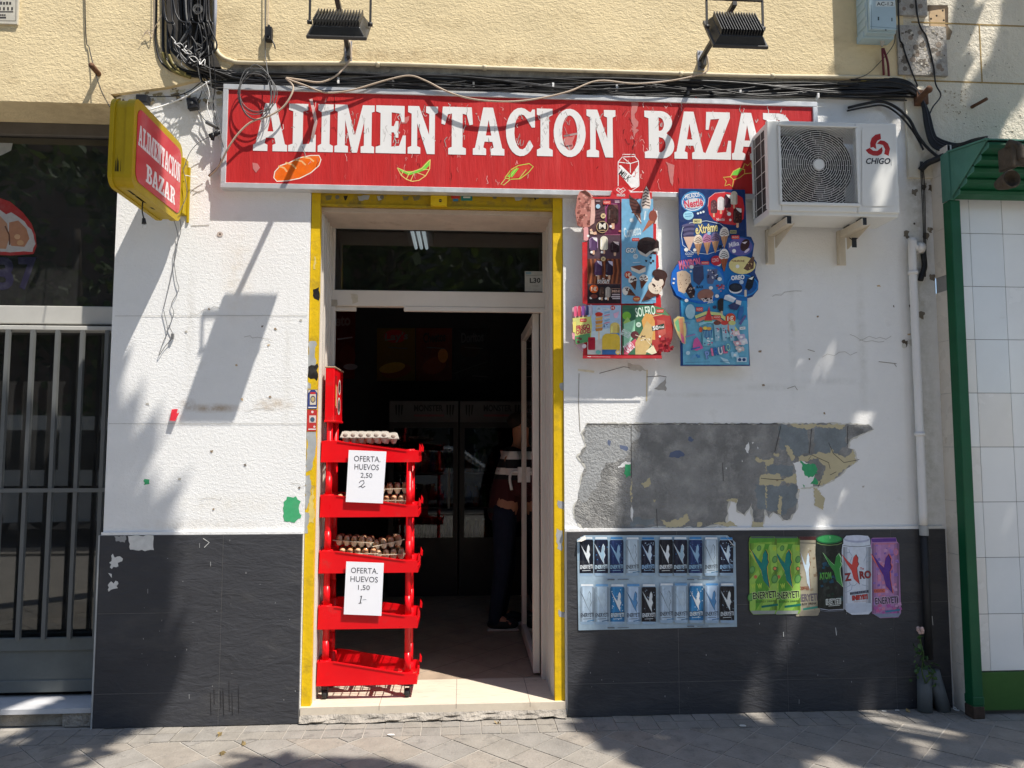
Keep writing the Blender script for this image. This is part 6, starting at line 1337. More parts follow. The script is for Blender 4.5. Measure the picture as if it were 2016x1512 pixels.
# ---------------------------------------------------------------- drinks posters and can cut-outs
YETI = [(.05, .17), (.30, .33), (.50, .42), (.57, .25), (.65, .19), (.73, .25), (.74, .32), (.70, .38), (.78, .46), (.68, .56), (.71, .69), (.50, .55), (.30, .38)]
def can(A, x0, y0, x1, y1, body, lid, yc, yo, tc, to, pat=None, bar=None, text="ENERYETI"):
    w, h = x1 - x0, y1 - y0
    def q(u, v): return (x0 + u * w, y0 + v * h)
    A.poly([q(.07, 0), q(.93, 0), q(.95, .05), q(1, .10), q(1, .94), q(.9, 1), q(.1, 1), q(0, .94), q(0, .10), q(.05, .05)], C(150, 176, 200)); A.poly([q(.08, 0), q(.92, 0), q(.94, .05), q(.06, .05)], lid)
    A.poly([q(.04, .07), q(.96, .07), q(1, .11), q(1, .93), q(0, .93), q(0, .11)], body)
    A.poly([q(.04, .07), q(.15, .07), q(.13, .93), q(0, .93), q(0, .11)], tuple(v * .6 for v in body)); A.poly([q(.84, .07), q(.96, .07), q(1, .11), q(1, .93), q(.86, .93)], tuple(v * .55 for v in body)); A.rect(*q(.22, .08), *q(.30, .93), tuple(min(.85, v * 1.15 + .015) for v in body))
    if pat:
        for k in range(pat[1]): a_, c_ = R.uniform(.05, .92), R.uniform(.12, .9); A.poly(rough_poly([q(a_, c_), q(a_ + .06, c_), q(a_ + .06, c_ + .02), q(a_, c_ + .02)], w * .02, w * .05), pat[0])
    if yo:
        cx, cy = .5, .42; A.poly([q(cx + (u - cx) * 1.14 - .01, cy + (v - cy) * 1.07) for u, v in YETI], yo)
    if yc: A.poly([q(u, v) for u, v in YETI], yc)
    if to: A.text(text, *q(.0, .70), *q(1.0, .83), to, .08, .1, -3)
    A.text(text, *q(.04, .715), *q(.96, .815), tc, .025, .1, -3)
    A.line([q(.2, .865), q(.8, .855)], h * .012, tc)
    if bar: A.line([q(.5, .92), q(1, .89)], h * .02, bar)
b = MB(); CY = -.0235
quad = [(1136, 1062), (1150, 1054), (1432, 1054), (1448, 1068), (1451, 1234), (1139, 1241)]
b.prism([at(x, y, CY) for x, y in quad], (0, .0012, 0), ink(C(158, 180, 196)))
A = Art(b, CY - .0004, step=.00003)
A.poly([(1140, 1062), (1150, 1056), (1430, 1056), (1446, 1070), (1446, 1100), (1138, 1104)], C(142, 168, 188))
nvy = C(22, 30, 54); nv2 = C(30, 52, 100); lb = C(178, 196, 210); mb3 = C(60, 130, 190); wh = C(222, 228, 232); dk = C(24, 26, 34)
R1 = [(C(18, 24, 38), wh, wh, None, wh, dk, None, None), (nvy, wh, C(150, 180, 200), wh, C(190, 214, 230), dk, (mb3, 7), None), (nv2, mb3, C(140, 176, 206), C(80, 120, 170), C(150, 190, 220), nvy, (C(70, 110, 160), 16), None), (lb, wh, lb, C(60, 70, 80), C(50, 56, 66), None, None, C(50, 110, 150)), (C(20, 28, 52), mb3, C(196, 214, 226), C(60, 110, 170), C(150, 190, 226), nvy, (C(170, 196, 220), 26), None)]
R2 = [(C(172, 192, 210), wh, C(170, 190, 206), C(60, 70, 84), C(50, 56, 70), None, (C(140, 166, 190), 12), C(60, 130, 180)), (C(174, 196, 214), C(110, 160, 206), C(182, 202, 216), C(150, 172, 190), C(40, 46, 60), None, None, C(46, 90, 130)), (C(46, 124, 178), wh, wh, C(40, 60, 100), C(210, 226, 236), nvy, (C(206, 224, 236), 20), C(40, 110, 170)), (C(172, 196, 222), C(90, 150, 206), C(84, 140, 190), C(40, 50, 66), C(40, 46, 60), None, None, C(40, 100, 150)), (C(22, 24, 34), wh, C(214, 220, 222), C(120, 140, 150), C(206, 214, 220), dk, (C(130, 150, 170), 18), None)]
for half in (0, 1):
    for k in range(5):
        x0 = (1141, 1170, 1200.5, 1232, 1262.5)[k] + half * 156.5 - k * half * .6
        can(A, x0, 1057 + k * .3, x0 + 27, 1134 - .2 * k, *R1[k]); can(A, x0 + 1, 1150 - half * 1.5, x0 + 29, 1229.5 - half * 3, *R2[k])
    xs2 = 1196 + half * 157
    for y_ in (1141, 1236 - half * 3): A.line([(xs2, y_), (xs2 + 14, y_)], 2.5, C(96, 106, 114)); A.line([(xs2 + 20, y_), (xs2 + 42, y_ - .5)], 1.6, C(110, 120, 128))
for (p_, q_, c_) in (((1136, 1066), (1152, 1054), (1154, 1062)), ((1448, 1076), (1428, 1054), (1438, 1068))):
    b.add([at(*p_, CY - .002), at(*q_, CY - .002), at(*c_, CY - .03), at((p_[0] + c_[0]) / 2, (p_[1] + c_[1]) / 2 + 2, CY - .028)], [(0, 1, 2, 3)], ink(C(214, 208, 200)))
b.build("drinks_poster", None, "pale blue poster of two rows of drink cans with curling top corners", "poster")
# single can cut-outs; crop coordinates of the group
S2 = (1460, 1040, 6.11)
def cutout(label, outline, Y, draw, base):
    b = MB(); b.prism([at(S2[0] + x / S2[2], S2[1] + y / S2[2], Y) for x, y in outline], (0, .001, 0), ink(base)); A = Art(b, Y - .0003, crop=S2, step=.00003); draw(A); b.build("can_cutout", None, label, "sticker", "can stickers on the slate tiles")
def yeti(A, x, y, w, h, col, edge, glow=None):
    P_ = [(0, 0), (.42, .28), (.58, .36), (.66, .12), (.80, .02), (.92, .14), (.90, .26), (.96, .34), (.86, .46), (.88, .62), (1.0, 1.0), (.68, .82), (.56, .56), (.30, .33)]
    q = lambda u, v: (x + u * w, y + v * h)
    if glow: A.poly(rough_poly([q(.5 + (u - .5) * 1.2 - .02, .5 + (v - .5) * 1.08) for u, v in P_], w * .03, w * .12), glow)
    A.poly([q(.5 + (u - .5) * 1.08, .5 + (v - .5) * 1.05) for u, v in P_], edge); A.poly([q(u, v) for u, v in P_], col)
def shade(A, x0, x1, y0, y1, col):
    w = x1 - x0
    for a_, b_, k_ in ((0, .07, .5), (.07, .15, .75), (.24, .34, 1.12), (.82, .91, .75), (.91, 1, .48)): A.rect(x0 + w * a_, y0, x0 + w * b_, y1, tuple(min(.85, v * k_) for v in col))
def can3(A):
    A.rect(690, 145, 895, 1030, C(168, 160, 138)); A.rect(690, 100, 895, 142, C(84, 46, 46)); chunks(A, 690, 200, 900, 980, 24, (C(150, 138, 112), C(184, 178, 158), C(140, 120, 96)), 12, 40)
    yeti(A, 705, 280, 122, 460, C(196, 214, 226), C(140, 100, 60), C(150, 110, 74)); A.text("ENERYETI", 640, 790, 915, 880, C(104, 96, 104), .03, 0, -4); A.text("RGY DRINK", 725, 895, 905, 922, C(70, 66, 60), .03, .1, -4); A.line([(740, 975), (935, 945)], 24, C(60, 140, 124)); A.text("COFFEE", 690, 700, 810, 745, C(140, 84, 60), .04); A.poly([(690, 1000), (935, 985), (925, 1045), (700, 1055)], C(150, 142, 124)); A.line([(700, 176), (890, 180)], 9, C(110, 106, 96))
cutout("cream coloured can sticker half hidden between the green and the dark can", [(690, 100), (893, 100), (905, 180), (935, 900), (942, 1000), (915, 1050), (660, 1060), (650, 1040), (690, 1000)], -.0212, can3, C(168, 160, 138))
def greencan(dx):
    def f(A):
        A.poly([(95 + dx, 115), (395 + dx, 115), (410 + dx, 160), (430 + dx, 990), (100 + dx, 990), (90 + dx, 170)], C(126, 172, 66)); shade(A, 95 + dx, 425 + dx, 125, 985, C(126, 172, 66)); A.rect(115 + dx, 100, 390 + dx, 122, C(80, 96, 90))
        for p_ in ([(100, 300), (200, 190), (290, 190), (170, 420)], [(95, 620), (200, 500), (250, 640), (160, 990), (100, 990)], [(330, 200), (420, 200), (425, 460), (360, 560)], [(300, 760), (420, 600), (430, 820), (330, 990), (230, 990)]): A.poly([(x + dx, y) for x, y in p_], C(150, 194, 84))
        for p_ in ([(280, 190), (340, 190), (250, 420), (210, 560)], [(165, 640), (240, 520), (330, 740), (170, 990)], [(100, 120), (400, 120), (400, 160), (100, 180)]): A.poly([(x + dx, y) for x, y in p_], C(84, 150, 50))
        for (x_, y_, r_) in ((210, 240, 26), (128, 500, 34), (398, 610, 40), (400, 375, 32), (110, 830, 36)): A.ell(x_ + dx, y_, r_, r_ * 1.4, C(70, 130, 64), 15); A.ell(x_ + dx, y_, r_ * .7, r_ * 1.05, C(104, 160, 84), 15)
        A.ell(400 + dx, 485, 26, 26, C(60, 100, 60)); A.ell(400 + dx, 485, 18, 18, C(214, 130, 80)); A.ell(168 + dx, 585, 22, 22, C(190, 116, 76)); A.ell(396 + dx, 244, 24, 28, C(170, 196, 70))
        yeti(A, 118 + dx, 258, 212, 450, C(10, 124, 116), C(24, 60, 50), C(200, 180, 80)); A.text("W", 112 + dx, 668, 172 + dx, 726, C(176, 206, 80), .05, 0, -8); A.text("W", 190 + dx, 664, 248 + dx, 726, C(176, 206, 80), .05, 0, -8)
        A.text("ENERYETI", 128 + dx, 756, 420 + dx, 850, C(196, 220, 150), .085, 0, -5); A.text("ENERYETI", 134 + dx, 762, 415 + dx, 845, C(28, 40, 30), .03, 0, -5); A.text("ENERGY DRINK", 170 + dx, 870, 408 + dx, 892, C(70, 110, 50), .03, .1, -4); A.line([(240 + dx, 945), (438 + dx, 918)], 26, C(16, 112, 96)); A.poly([(105 + dx, 992), (410 + dx, 990), (395 + dx, 1030), (140 + dx, 1035)], C(150, 156, 150))
    return f
cutout("second green can sticker from the left, its left side tucked under the first green can", [(385, 100), (670, 100), (690, 170), (712, 990), (690, 1030), (420, 1038), (395, 1000)], -.0226, greencan(278), C(126, 172, 66))
cutout("leftmost green can sticker, whole, overlapping the second green can", [(112, 98), (392, 98), (412, 165), (432, 990), (408, 1030), (140, 1040), (105, 1000), (88, 170)], -.0250, greencan(0), C(126, 172, 66))
def can4(A):
    A.poly([(900, 140), (1210, 150), (1230, 960), (945, 970), (895, 200)], C(24, 30, 28)); shade(A, 915, 1212, 200, 960, C(34, 42, 40)); A.ell(1056, 132, 158, 54, C(30, 110, 62)); A.ell(1056, 128, 140, 42, C(54, 150, 84)); A.line([(1062, 95), (1064, 125)], 4, C(190, 226, 190)); A.line([(905, 175), (960, 196), (1060, 205), (1160, 196), (1210, 175)], 9, C(110, 130, 84))
    chunks(A, 910, 400, 1200, 850, 26, (C(20, 62, 70), C(22, 50, 40), C(40, 56, 50), C(18, 70, 96)), 24, 60); yeti(A, 985, 300, 228, 400, C(56, 140, 66), C(190, 222, 180), C(26, 66, 40)); A.text("ATOM", 935, 530, 1080, 615, C(84, 160, 70), .04, 0, -6)
    A.text("ENERYETI", 1012, 846, 1198, 918, C(226, 232, 226), .09, .1, -4); A.text("ENERYETI", 1020, 854, 1190, 910, C(24, 30, 28), .02, .1, -4); A.line([(1045, 935), (1185, 924)], 8, C(190, 196, 190)); A.line([(945, 968), (1050, 985), (1230, 975)], 9, C(170, 176, 190)); A.line([(945, 990), (1050, 1003), (1230, 990)], 7, C(110, 116, 130))
cutout("black can sticker with a bright green lid and a green Y-shaped claw mark", [(895, 130), (940, 90), (1060, 78), (1170, 92), (1218, 130), (1215, 200), (1230, 960), (1238, 990), (1060, 1008), (945, 1000), (940, 900), (890, 300)], -.0232, can4, C(24, 30, 28))
def can5(A):
    A.poly([(1215, 190), (1545, 190), (1562, 260), (1566, 980), (1245, 980), (1205, 260)], C(206, 214, 226)); shade(A, 1222, 1556, 225, 975, C(196, 204, 218)); A.ell(1388, 130, 158, 44, C(170, 178, 204)); A.ell(1388, 116, 150, 34, C(206, 212, 230)); A.line([(1222, 206), (1300, 218), (1390, 222), (1480, 216), (1545, 204)], 6, C(70, 80, 90))
    for l_ in ([(1240, 300), (1300, 290), (1330, 330)], [(1300, 290), (1290, 250)], [(1470, 400), (1500, 330), (1560, 340)], [(1500, 330), (1520, 270)], [(1500, 410), (1540, 380)], [(1245, 720), (1310, 680), (1360, 690), (1390, 660)], [(1310, 680), (1290, 640)], [(1330, 340), (1300, 420)], [(1450, 680), (1530, 700)], [(1240, 780), (1320, 740)], [(1320, 740), (1330, 690)]): A.line(l_, 7, C(150, 164, 184))
    yeti(A, 1205, 312, 210, 358, C(206, 70, 66), C(96, 36, 40)); A.text("Z", 1236, 538, 1322, 636, C(40, 20, 24), .06, 0, -6); A.text("Z", 1240, 542, 1318, 632, C(150, 50, 54), .03, 0, -6); A.text("RO", 1418, 510, 1560, 608, C(40, 20, 24), .06, 0, -4); A.text("RO", 1424, 515, 1556, 603, C(150, 50, 54), .03, 0, -4); A.text("The", 1424, 470, 1470, 498, C(176, 74, 74), .03)
    A.poly([(1302, 772), (1526, 742), (1528, 776), (1306, 804)], C(36, 40, 56)); A.text("ZERO AZUCAR", 1316, 756, 1516, 790, C(130, 140, 160), .01, 0, -7); A.text("ENERYETI", 1326, 800, 1520, 862, C(44, 22, 26), .09, .1, -6); A.text("ENERYETI", 1330, 804, 1516, 858, C(206, 62, 60), .03, .1, -6); A.text("ENERGY DRINK", 1350, 872, 1510, 888, C(196, 176, 176), .02, .1, -4); A.poly([(1250, 905), (1566, 900), (1566, 1000), (1300, 1020), (1262, 985)], C(190, 200, 216))
cutout("white can sticker with a red Y-shaped claw mark through the word zero", [(1225, 130), (1260, 90), (1390, 82), (1520, 92), (1546, 130), (1548, 190), (1564, 260), (1568, 990), (1530, 1035), (1330, 1042), (1260, 1000), (1240, 900), (1205, 280), (1225, 190)], -.0256, can5, C(206, 214, 226))
def can6(A):
    A.poly([(1562, 175), (1880, 168), (1892, 230), (1915, 1030), (1575, 1030), (1555, 240)], C(176, 128, 178)); shade(A, 1566, 1896, 180, 1025, C(176, 128, 178)); A.poly([(1560, 125), (1855, 118), (1862, 160), (1572, 170)], C(92, 52, 140)); chunks(A, 1570, 190, 1880, 960, 70, (C(150, 116, 190), C(206, 130, 160), C(130, 100, 176), C(196, 150, 190)), 14, 44); A.line([(1590, 190), (1850, 186)], 9, C(206, 120, 130)); A.ell(1856, 285, 28, 42, C(206, 120, 110)); A.ell(1856, 285, 22, 35, C(180, 120, 170))
    yeti(A, 1575, 312, 235, 460, C(84, 46, 140), C(48, 24, 80), C(226, 110, 96)); A.poly([(1590, 735), (1722, 725), (1726, 772), (1594, 776)], C(214, 110, 90)); A.text("EXOTIC", 1598, 738, 1718, 768, C(120, 50, 80), .02); A.text("ENERYETI", 1600, 820, 1890, 912, C(206, 180, 210), .07, 0, -4); A.text("ENERYETI", 1606, 826, 1884, 908, C(44, 30, 60), .025, 0, -4)
    chunks(A, 1580, 920, 1890, 1010, 16, (C(196, 100, 150), C(170, 90, 160)), 20, 50); A.line([(1730, 1005), (1908, 980)], 24, C(60, 120, 160)); A.poly([(1585, 1030), (1915, 1022), (1885, 1065), (1660, 1075)], C(130, 140, 166))
cutout("pink and purple can sticker, rightmost of the can row", [(1560, 125), (1580, 115), (1855, 112), (1872, 165), (1894, 230), (1918, 1020), (1885, 1072), (1665, 1082), (1600, 1040), (1575, 1010), (1552, 240)], -.0234, can6, C(176, 128, 178))
# small stickers
def sticker(label, quad, draw, col, Y):
    b = MB(); b.prism([at(x, y, Y) for x, y in quad], (0, .0008, 0), ink(col)); A = Art(b, Y - .0003, step=.00003); draw(A); b.build("sticker", None, label, "sticker")
def st1(A):
    A.rect(610, 776, 622, 797, C(206, 196, 180)); A.ell(616, 786, 5, 7, C(60, 66, 96)); A.ell(616, 786, 3.5, 5, C(190, 170, 120)); A.rect(611, 772, 621, 776, C(190, 50, 50)); A.line([(607, 802), (623, 802)], 2, W_); A.poly([(607, 768), (612, 768), (607, 774)], C(206, 196, 180)); A.poly([(625, 768), (620, 768), (625, 774)], C(206, 196, 180))
sticker("blue sticker with a crest on the left yellow door guide", [(606, 767), (625.5, 767), (624, 805), (605, 805)], st1, C(54, 66, 120), .0098)
def st2(A):
    A.rect(609, 818, 622, 832, C(214, 196, 190)); A.ell(615, 826, 4.5, 5, C(70, 90, 110)); A.ell(615, 811, 2.5, 2.5, C(220, 200, 196)); A.line([(607, 845), (622, 845)], 2, W_); A.ell(619, 840, 2.2, 2.2, C(220, 200, 196))
sticker("red sticker just under the blue one on the left yellow door guide", [(605, 807), (624.5, 807), (623, 849), (604, 849)], st2, C(186, 54, 52), .0096)
def st3(A): A.poly([(340, 812), (350, 806), (351, 816), (343, 822)], C(230, 200, 200)); A.poly([(336, 820), (344, 823), (341, 828), (335, 828)], C(236, 226, 226))
b = MB(); q_ = [(338, 806), (350, 805), (348, 814), (353, 812), (345, 829), (334, 828)]
b.prism([at(x, y, -.006 - (y - 805) * .0009) for x, y in q_], (0, .0008, 0), ink(C(206, 44, 56))); A = Art(b, -.03, step=.00003)
b.build("torn_sticker", None, "torn scrap of red and white sticker peeling off the white pier", "sticker")

# ---------------------------------------------------------------- red egg rack
m_red = mat("red_plastic", (.68, .003, .008), .36, var=.07, vs=4, spec=.3, dirt=(.52, .03, .03), dirt_scale=7, dirt_lo=.58, dirt_hi=.75)
FYR, RYR = .10, .385
XL = -.860; XR = ax(821, 1335, FYR)
rk = thing("egg_rack", "five-tier red plastic display rack on castors in the left side of the doorway", "display rack", ((XL + XR) / 2, (FYR + RYR) / 2, .085))
tr = [(868, 888, 910), (975, 995, 1018), (1085, 1104, 1128), (1194, 1213, 1238), (1303, 1326, 1349)]
TZ = []
pX = (XL + .045, XR - .06); pY = (FYR + .038, RYR - .038)
for (yl, yr, yb) in tr:
    zl, zr, z0 = az(640, yl, FYR), az(815, yr, FYR), az(730, yb, FYR); TZ.append((zl, zr, z0))
    b = MB(); t = .007; fl_ = .008
    prof = [(XL - .0, z0), (XR, z0), (XR - .004, zr), (XR - .075, zr + .004), (XL + .10, zl), (XL + .008, zl)]
    b.prism([(x, FYR, z) for x, z in prof], (0, t, 0), m_red); b.prism([(x, RYR - t, z) for x, z in prof], (0, t, 0), m_red)
    b.prism([(x, FYR - .004, z) for x, z in [(XL + .098, zl - .007), (XR - .075, zr - .003), (XR - .075, zr + .004), (XL + .10, zl)]], (0, .0035, 0), m_red)
    b.box(XL, XL + t, FYR + t + .0005, RYR - t - .0005, z0, zl, m_red)
    b.box(XR - t, XR, FYR + t + .0005, RYR - t - .0005, z0, z0 + .034, m_red)
    for py in (FYR + .006, RYR - .03): b.prism([(XR - .002, py, zr), (XR + .012, py, zr - .01), (XR + .014, py, zr + .02), (XR + .002, py, zr + .045)], (0, .022, 0), m_red)
    for i, x_ in enumerate(pX):
        for y_ in pY:
            zt_ = zl if i == 0 else zr
            b.lathe([(.0, .001), (.036, .001), (.033, zt_ - z0 + .002), (.0, zt_ - z0 + .004)], (x_, y_, z0), m_red, 18)
    zf = z0 + .012
    for k in range(9): y_ = FYR + .03 + k * (RYR - FYR - .06) / 8; b.box(XL + t, XR - t, y_ - .0022, y_ + .0022, zf - .003, zf + .003, m_red)
    for k in range(12): x_ = XL + .02 + k * (XR - XL - .04) / 11; b.box(x_ - .002, x_ + .002, FYR + t, RYR - t, zf - .0085, zf - .0032, m_red)
    b.box(XL + .34, XL + .365, FYR + t, RYR - t, zf + .0032, zf + .006, m_red)
    b.build("tray", rk, bevel=.002, seg=1)
ztop_l = az(650, 724, FYR + .03)
for i, x_ in enumerate(pX):
    for y_ in pY:
        b = MB(); z1_ = ztop_l if i == 0 else TZ[0][1] + .01
        b.tube([(x_, y_, TZ[4][2] + .002), (x_, y_, z1_)], .019, m_red, 14)
        for (zl, zr, z0) in TZ[1:]:
            zz = (zl if i == 0 else zr); b.tube([(x_, y_, zz - .001), (x_, y_, zz + .115)], .0208, m_red, 14, r2=.0198)
        b.build("post", rk)
        b = MB(); b.lathe([(.0, -.013), (.024, -.013), (.026, -.006), (.026, .006), (.024, .013), (0, .013)], (x_, y_, .111), m_black, 16, 'X'); b.box(x_ - .018, x_ - .0145, y_ - .012, y_ + .012, .10, TZ[4][2], m_black); b.box(x_ + .0145, x_ + .018, y_ - .012, y_ + .012, .10, TZ[4][2], m_black); b.box(x_ - .018, x_ + .018, y_ - .012, y_ + .012, TZ[4][2] - .012, TZ[4][2] - .001, m_black); b.build("castor", rk)
b = MB(); hz0, hz1 = az(650, 829, FYR + .02), az(650, 723, FYR + .02); hx = pX[0] + .028
b.box(pX[0] - .026, hx, FYR + .002, RYR + .04, hz0, hz1, m_red); b.box(pX[0] - .030, hx + .006, FYR + .0, RYR + .045, hz0 - .008, hz0 + .006, m_red); b.box(pX[0] - .030, hx + .006, FYR, RYR + .045, hz1 - .006, hz1 + .004, mat("brown_card", (.35, .24, .16), .8))
hb = b.build("header_board", rk, bevel=.003, seg=1)
b = MB(); X_ = hx + .0006; yz = lambda y, z: V((X_, FYR + .002 + y * (RYR + .04 - FYR), hz0 + z * (hz1 - hz0)))
b.poly([[yz(.10, .12), yz(.30, .12), yz(.30, .85), yz(.10, .85)]], ink(C(160, 20, 20))); X_ += .0004
b.poly([[yz(.13, .28), yz(.24, .28), yz(.24, .68), yz(.13, .68)]], ink(C(214, 140, 60))); b.poly([[yz(.26, .25), yz(.32, .25), yz(.32, .66), yz(.26, .66)]], ink(C(226, 206, 190))); X_ += .0004
for (a_, c_, r1, r2) in ((.55, .30, .15, .17), (.58, .66, .13, .15)):
    b.poly([[yz(a_ + r1 * math.cos(k * .42), c_ + r2 * math.sin(k * .42)) for k in range(15)]], ink(C(214, 206, 200)))
X_ += .0004
for (a_, c_, r1, r2) in ((.55, .30, .11, .13), (.58, .66, .09, .11)):
    b.poly([[yz(a_ + r1 * math.cos(k * .42), c_ + r2 * math.sin(k * .42)) for k in range(15)]], ink(C(60, 18, 18)))
b.build("header_print", rk)
# price sheets
def sheet(label, quad, lines):
    b = MB(); Yp = FYR - .012
    P_ = [at(x, y, Yp) for x, y in quad]; n = 8; vs = []
    for i in range(n + 1):
        t = i / n
        l_ = P_[0].lerp(P_[3], t); r_ = P_[1].lerp(P_[2], t); o_ = V((0, -.006 * (t - .35) ** 2 * (0 if t < .8 else 4), 0)) * 0 + V((0, -.0055, 0)); vs += [l_ + o_, r_ + o_]
    fs = [(2 * i, 2 * i + 1, 2 * i + 3, 2 * i + 2) for i in range(n)]
    mp = mat("copy_paper", (.80, .80, .84), .7, var=.015)
    b.add(vs, fs, mp); b.add([v + V((0, .0006, 0)) for v in vs], fs, mp)
    A = Art(b, Yp - .0062, step=.00003); 
    for (s, x0, y0, x1, y1, bold, hand) in lines: A.text(s, x0, y0, x1, y1, C(70, 70, 78) if not hand else C(56, 58, 66), bold, .25 if hand else 0, 2 if not hand else -4)
    return b, A
b, A = sheet("", [(687, 886), (761, 889), (754, 991), (681, 988)], [("OFERTA.", 697, 898, 749, 909, .0, 0), ("HUEVOS", 698, 914, 746, 925, .0, 0), ("2,50", 710, 931, 733, 942, .0, 0)])
A.line([(707, 951), (710, 947), (716, 946), (717, 951), (711, 957), (706, 959), (710, 957), (714, 960), (719, 957)], 1.3, C(50, 52, 60))
b.build("price_sheet", None, "white paper sheet reading OFERTA HUEVOS 2,50 on the upper trays of the red rack", "paper sign", "egg offer sheets on the red rack")
b, A = sheet("", [(682, 1105), (756, 1108), (751, 1212), (677, 1209)], [("OFERTA.", 691, 1118, 744, 1129, .0, 0), ("HUEVOS", 690, 1135, 744, 1146, .0, 0), ("1,50", 705, 1152, 728, 1163, .0, 0)])
A.line([(709, 1175), (712, 1173), (709, 1187)], 1.8, C(40, 42, 50)); A.line([(706, 1188), (712, 1187)], 1.2, C(40, 42, 50)); A.line([(714, 1181), (721, 1180)], .8, C(120, 130, 140))
b.build("price_sheet", None, "white paper sheet reading OFERTA HUEVOS 1,50 on the lower trays of the red rack", "paper sign", "egg offer sheets on the red rack")
# egg cartons
m_pulp = mat("grey_pulp", (.50, .46, .40), .95, var=.1, vs=20, bump=.003, bs=150)
m_pulp2 = mat("cream_pulp", (.66, .58, .44), .95, var=.1, vs=20, bump=.003, bs=150)
m_egg = [mat("eggshell_%s" % n_, c_, .55, var=.05, vs=20) for n_, c_ in (("tan", (.60, .28, .13)), ("pale", (.70, .40, .22)), ("rose", (.64, .32, .17)))]
m_clear = glass("clear_plastic", (.96, .965, .97), 1.0)
def carton(label, c, rot, nx=6, ny=2, kind='clear', tilt=0.0, eggs=True):
    """egg carton lying on c; cells .05 m"""
    o = thing("egg_carton", label, "egg carton", c, "egg cartons on the red rack"); p = .047
    M = Matrix.Rotation(rot, 3, 'Z') @ Matrix.Rotation(tilt, 3, 'Y'); O = V(c)
    L, D = nx * p + .016, ny * p + .016
    T = lambda x, y, z: O + M @ V((x, y, z))
    def fr(mb, x0, y0, z0, x1, y1, z1, m, open_=False):
        vs = [T(-x0, -y0, z0), T(x0, -y0, z0), T(x0, y0, z0), T(-x0, y0, z0), T(-x1, -y1, z1), T(x1, -y1, z1), T(x1, y1, z1), T(-x1, y1, z1)]
        mb.add(vs, [(0, 1, 5, 4), (1, 2, 6, 5), (2, 3, 7, 6), (3, 0, 4, 7)] + ([] if open_ else [(4, 5, 6, 7), (0, 3, 2, 1)]), m)
    mt = m_pulp if kind == 'pulp' else m_pulp2
    b = MB()
    for i in range(nx):
        for j in range(ny):
            cx, cy = (i - (nx - 1) / 2) * p, (j - (ny - 1) / 2) * p; vs = []
            for (r_, z_) in ((.011, 0.0), (.020, .018), (.0235, .032)):
                for k in range(8): a_ = rad(22.5 + 45 * k); vs.append(T(cx + r_ * math.cos(a_), cy + r_ * math.sin(a_), z_))
            b.add(vs, [(r_ * 8 + k, r_ * 8 + (k + 1) % 8, (r_ + 1) * 8 + (k + 1) % 8, (r_ + 1) * 8 + k) for r_ in (0, 1) for k in range(8)] + [tuple(range(7, -1, -1))], mt)
    fr(b, L / 2, D / 2, .030, L / 2, D / 2, .0335, mt, True)
    for i in range(nx + 1): x_ = (i - nx / 2) * p; b.obox(T(x_, 0, .031), M @ V((.004, 0, 0)), M @ V((0, D / 2, 0)), M @ V((0, 0, .0015)), mt)
    for j in range(ny + 1): y_ = (j - ny / 2) * p; b.obox(T(0, y_, .031), M @ V((L / 2, 0, 0)), M @ V((0, .004, 0)), M @ V((0, 0, .0012)), mt)
    b.build("base", o)
    if eggs:
        for i in range(nx):
            for j in range(ny):
                e = MB(); e.ball(T((i - (nx - 1) / 2) * p, (j - (ny - 1) / 2) * p, .035), .0208, .0208, .027, R.choice(m_egg), 12, 9, M); e.build("egg", o)
    b = MB()
    if kind == 'pulp':
        fr(b, L / 2, D / 2, .0345, L / 2 - .012, D / 2 - .012, .07, m_pulp)
        for i in range(nx):
            for s in (-1, 1):
                cx = (i - (nx - 1) / 2) * p; y_ = s * (D / 2 - .003)
                b.ball(T(cx, y_ - s * .004, .046), .017, .009, .014, mat("shaded_pulp", (.30, .25, .21), .95, var=.15), 10, 6, M)  # lid hollows are bumps, their shade put into a darker pulp colour
            b.obox(T((i - (nx - 1) / 2) * p, 0, .071), M @ V((.012, 0, 0)), M @ V((0, .03, 0)), M @ V((0, 0, .002)), m_pulp)
    else:
        for i in range(nx):
            for j in range(ny):
                cx, cy = (i - (nx - 1) / 2) * p, (j - (ny - 1) / 2) * p; vs = []
                for (r_, z_) in ((.0235, .034), (.022, .055), (.014, .066)):
                    for k in range(8): a_ = rad(22.5 + 45 * k); vs.append(T(cx + r_ * math.cos(a_), cy + r_ * math.sin(a_), z_))
                b.add(vs, [(r_ * 8 + k, r_ * 8 + (k + 1) % 8, (r_ + 1) * 8 + (k + 1) % 8, (r_ + 1) * 8 + k) for r_ in (0, 1) for k in range(8)] + [tuple(16 + k for k in range(8))], m_clear, True)
        fr(b, L / 2, D / 2, .035, L / 2 - .002, D / 2 - .002, .036, m_clear)
    b.build("lid", o)
z_t = [t_[2] + .016 for t_ in TZ]
carton("grey pulp egg carton lying on the top tray of the red rack", (XL + .255, FYR + .10, TZ[0][0] - .012), 0, 6, 2, 'pulp', 0, False)
carton("grey pulp egg carton half hidden behind the front one on the top tray", (XL + .300, FYR + .215, TZ[0][0] - .018), .03, 6, 2, 'pulp', 0, False)
carton("upper clear egg carton of the pair beside the upper paper sheet", (XR - .185, FYR + .10, z_t[1] + .118), .12, 5, 2, 'clear', -.02)
carton("lower clear egg carton of the pair beside the upper paper sheet", (XR - .20, FYR + .095, z_t[1] + .048), -.10, 5, 2)
carton("clear egg carton at the back of the second tray behind the upper paper sheet", (XL + .19, FYR + .18, z_t[1] + .050), 0, 5, 2)
carton("clear egg carton lowest left on the middle tray with four eggs showing", (XL + .225, FYR + .085, z_t[2] + .062), -.06, 5, 2)
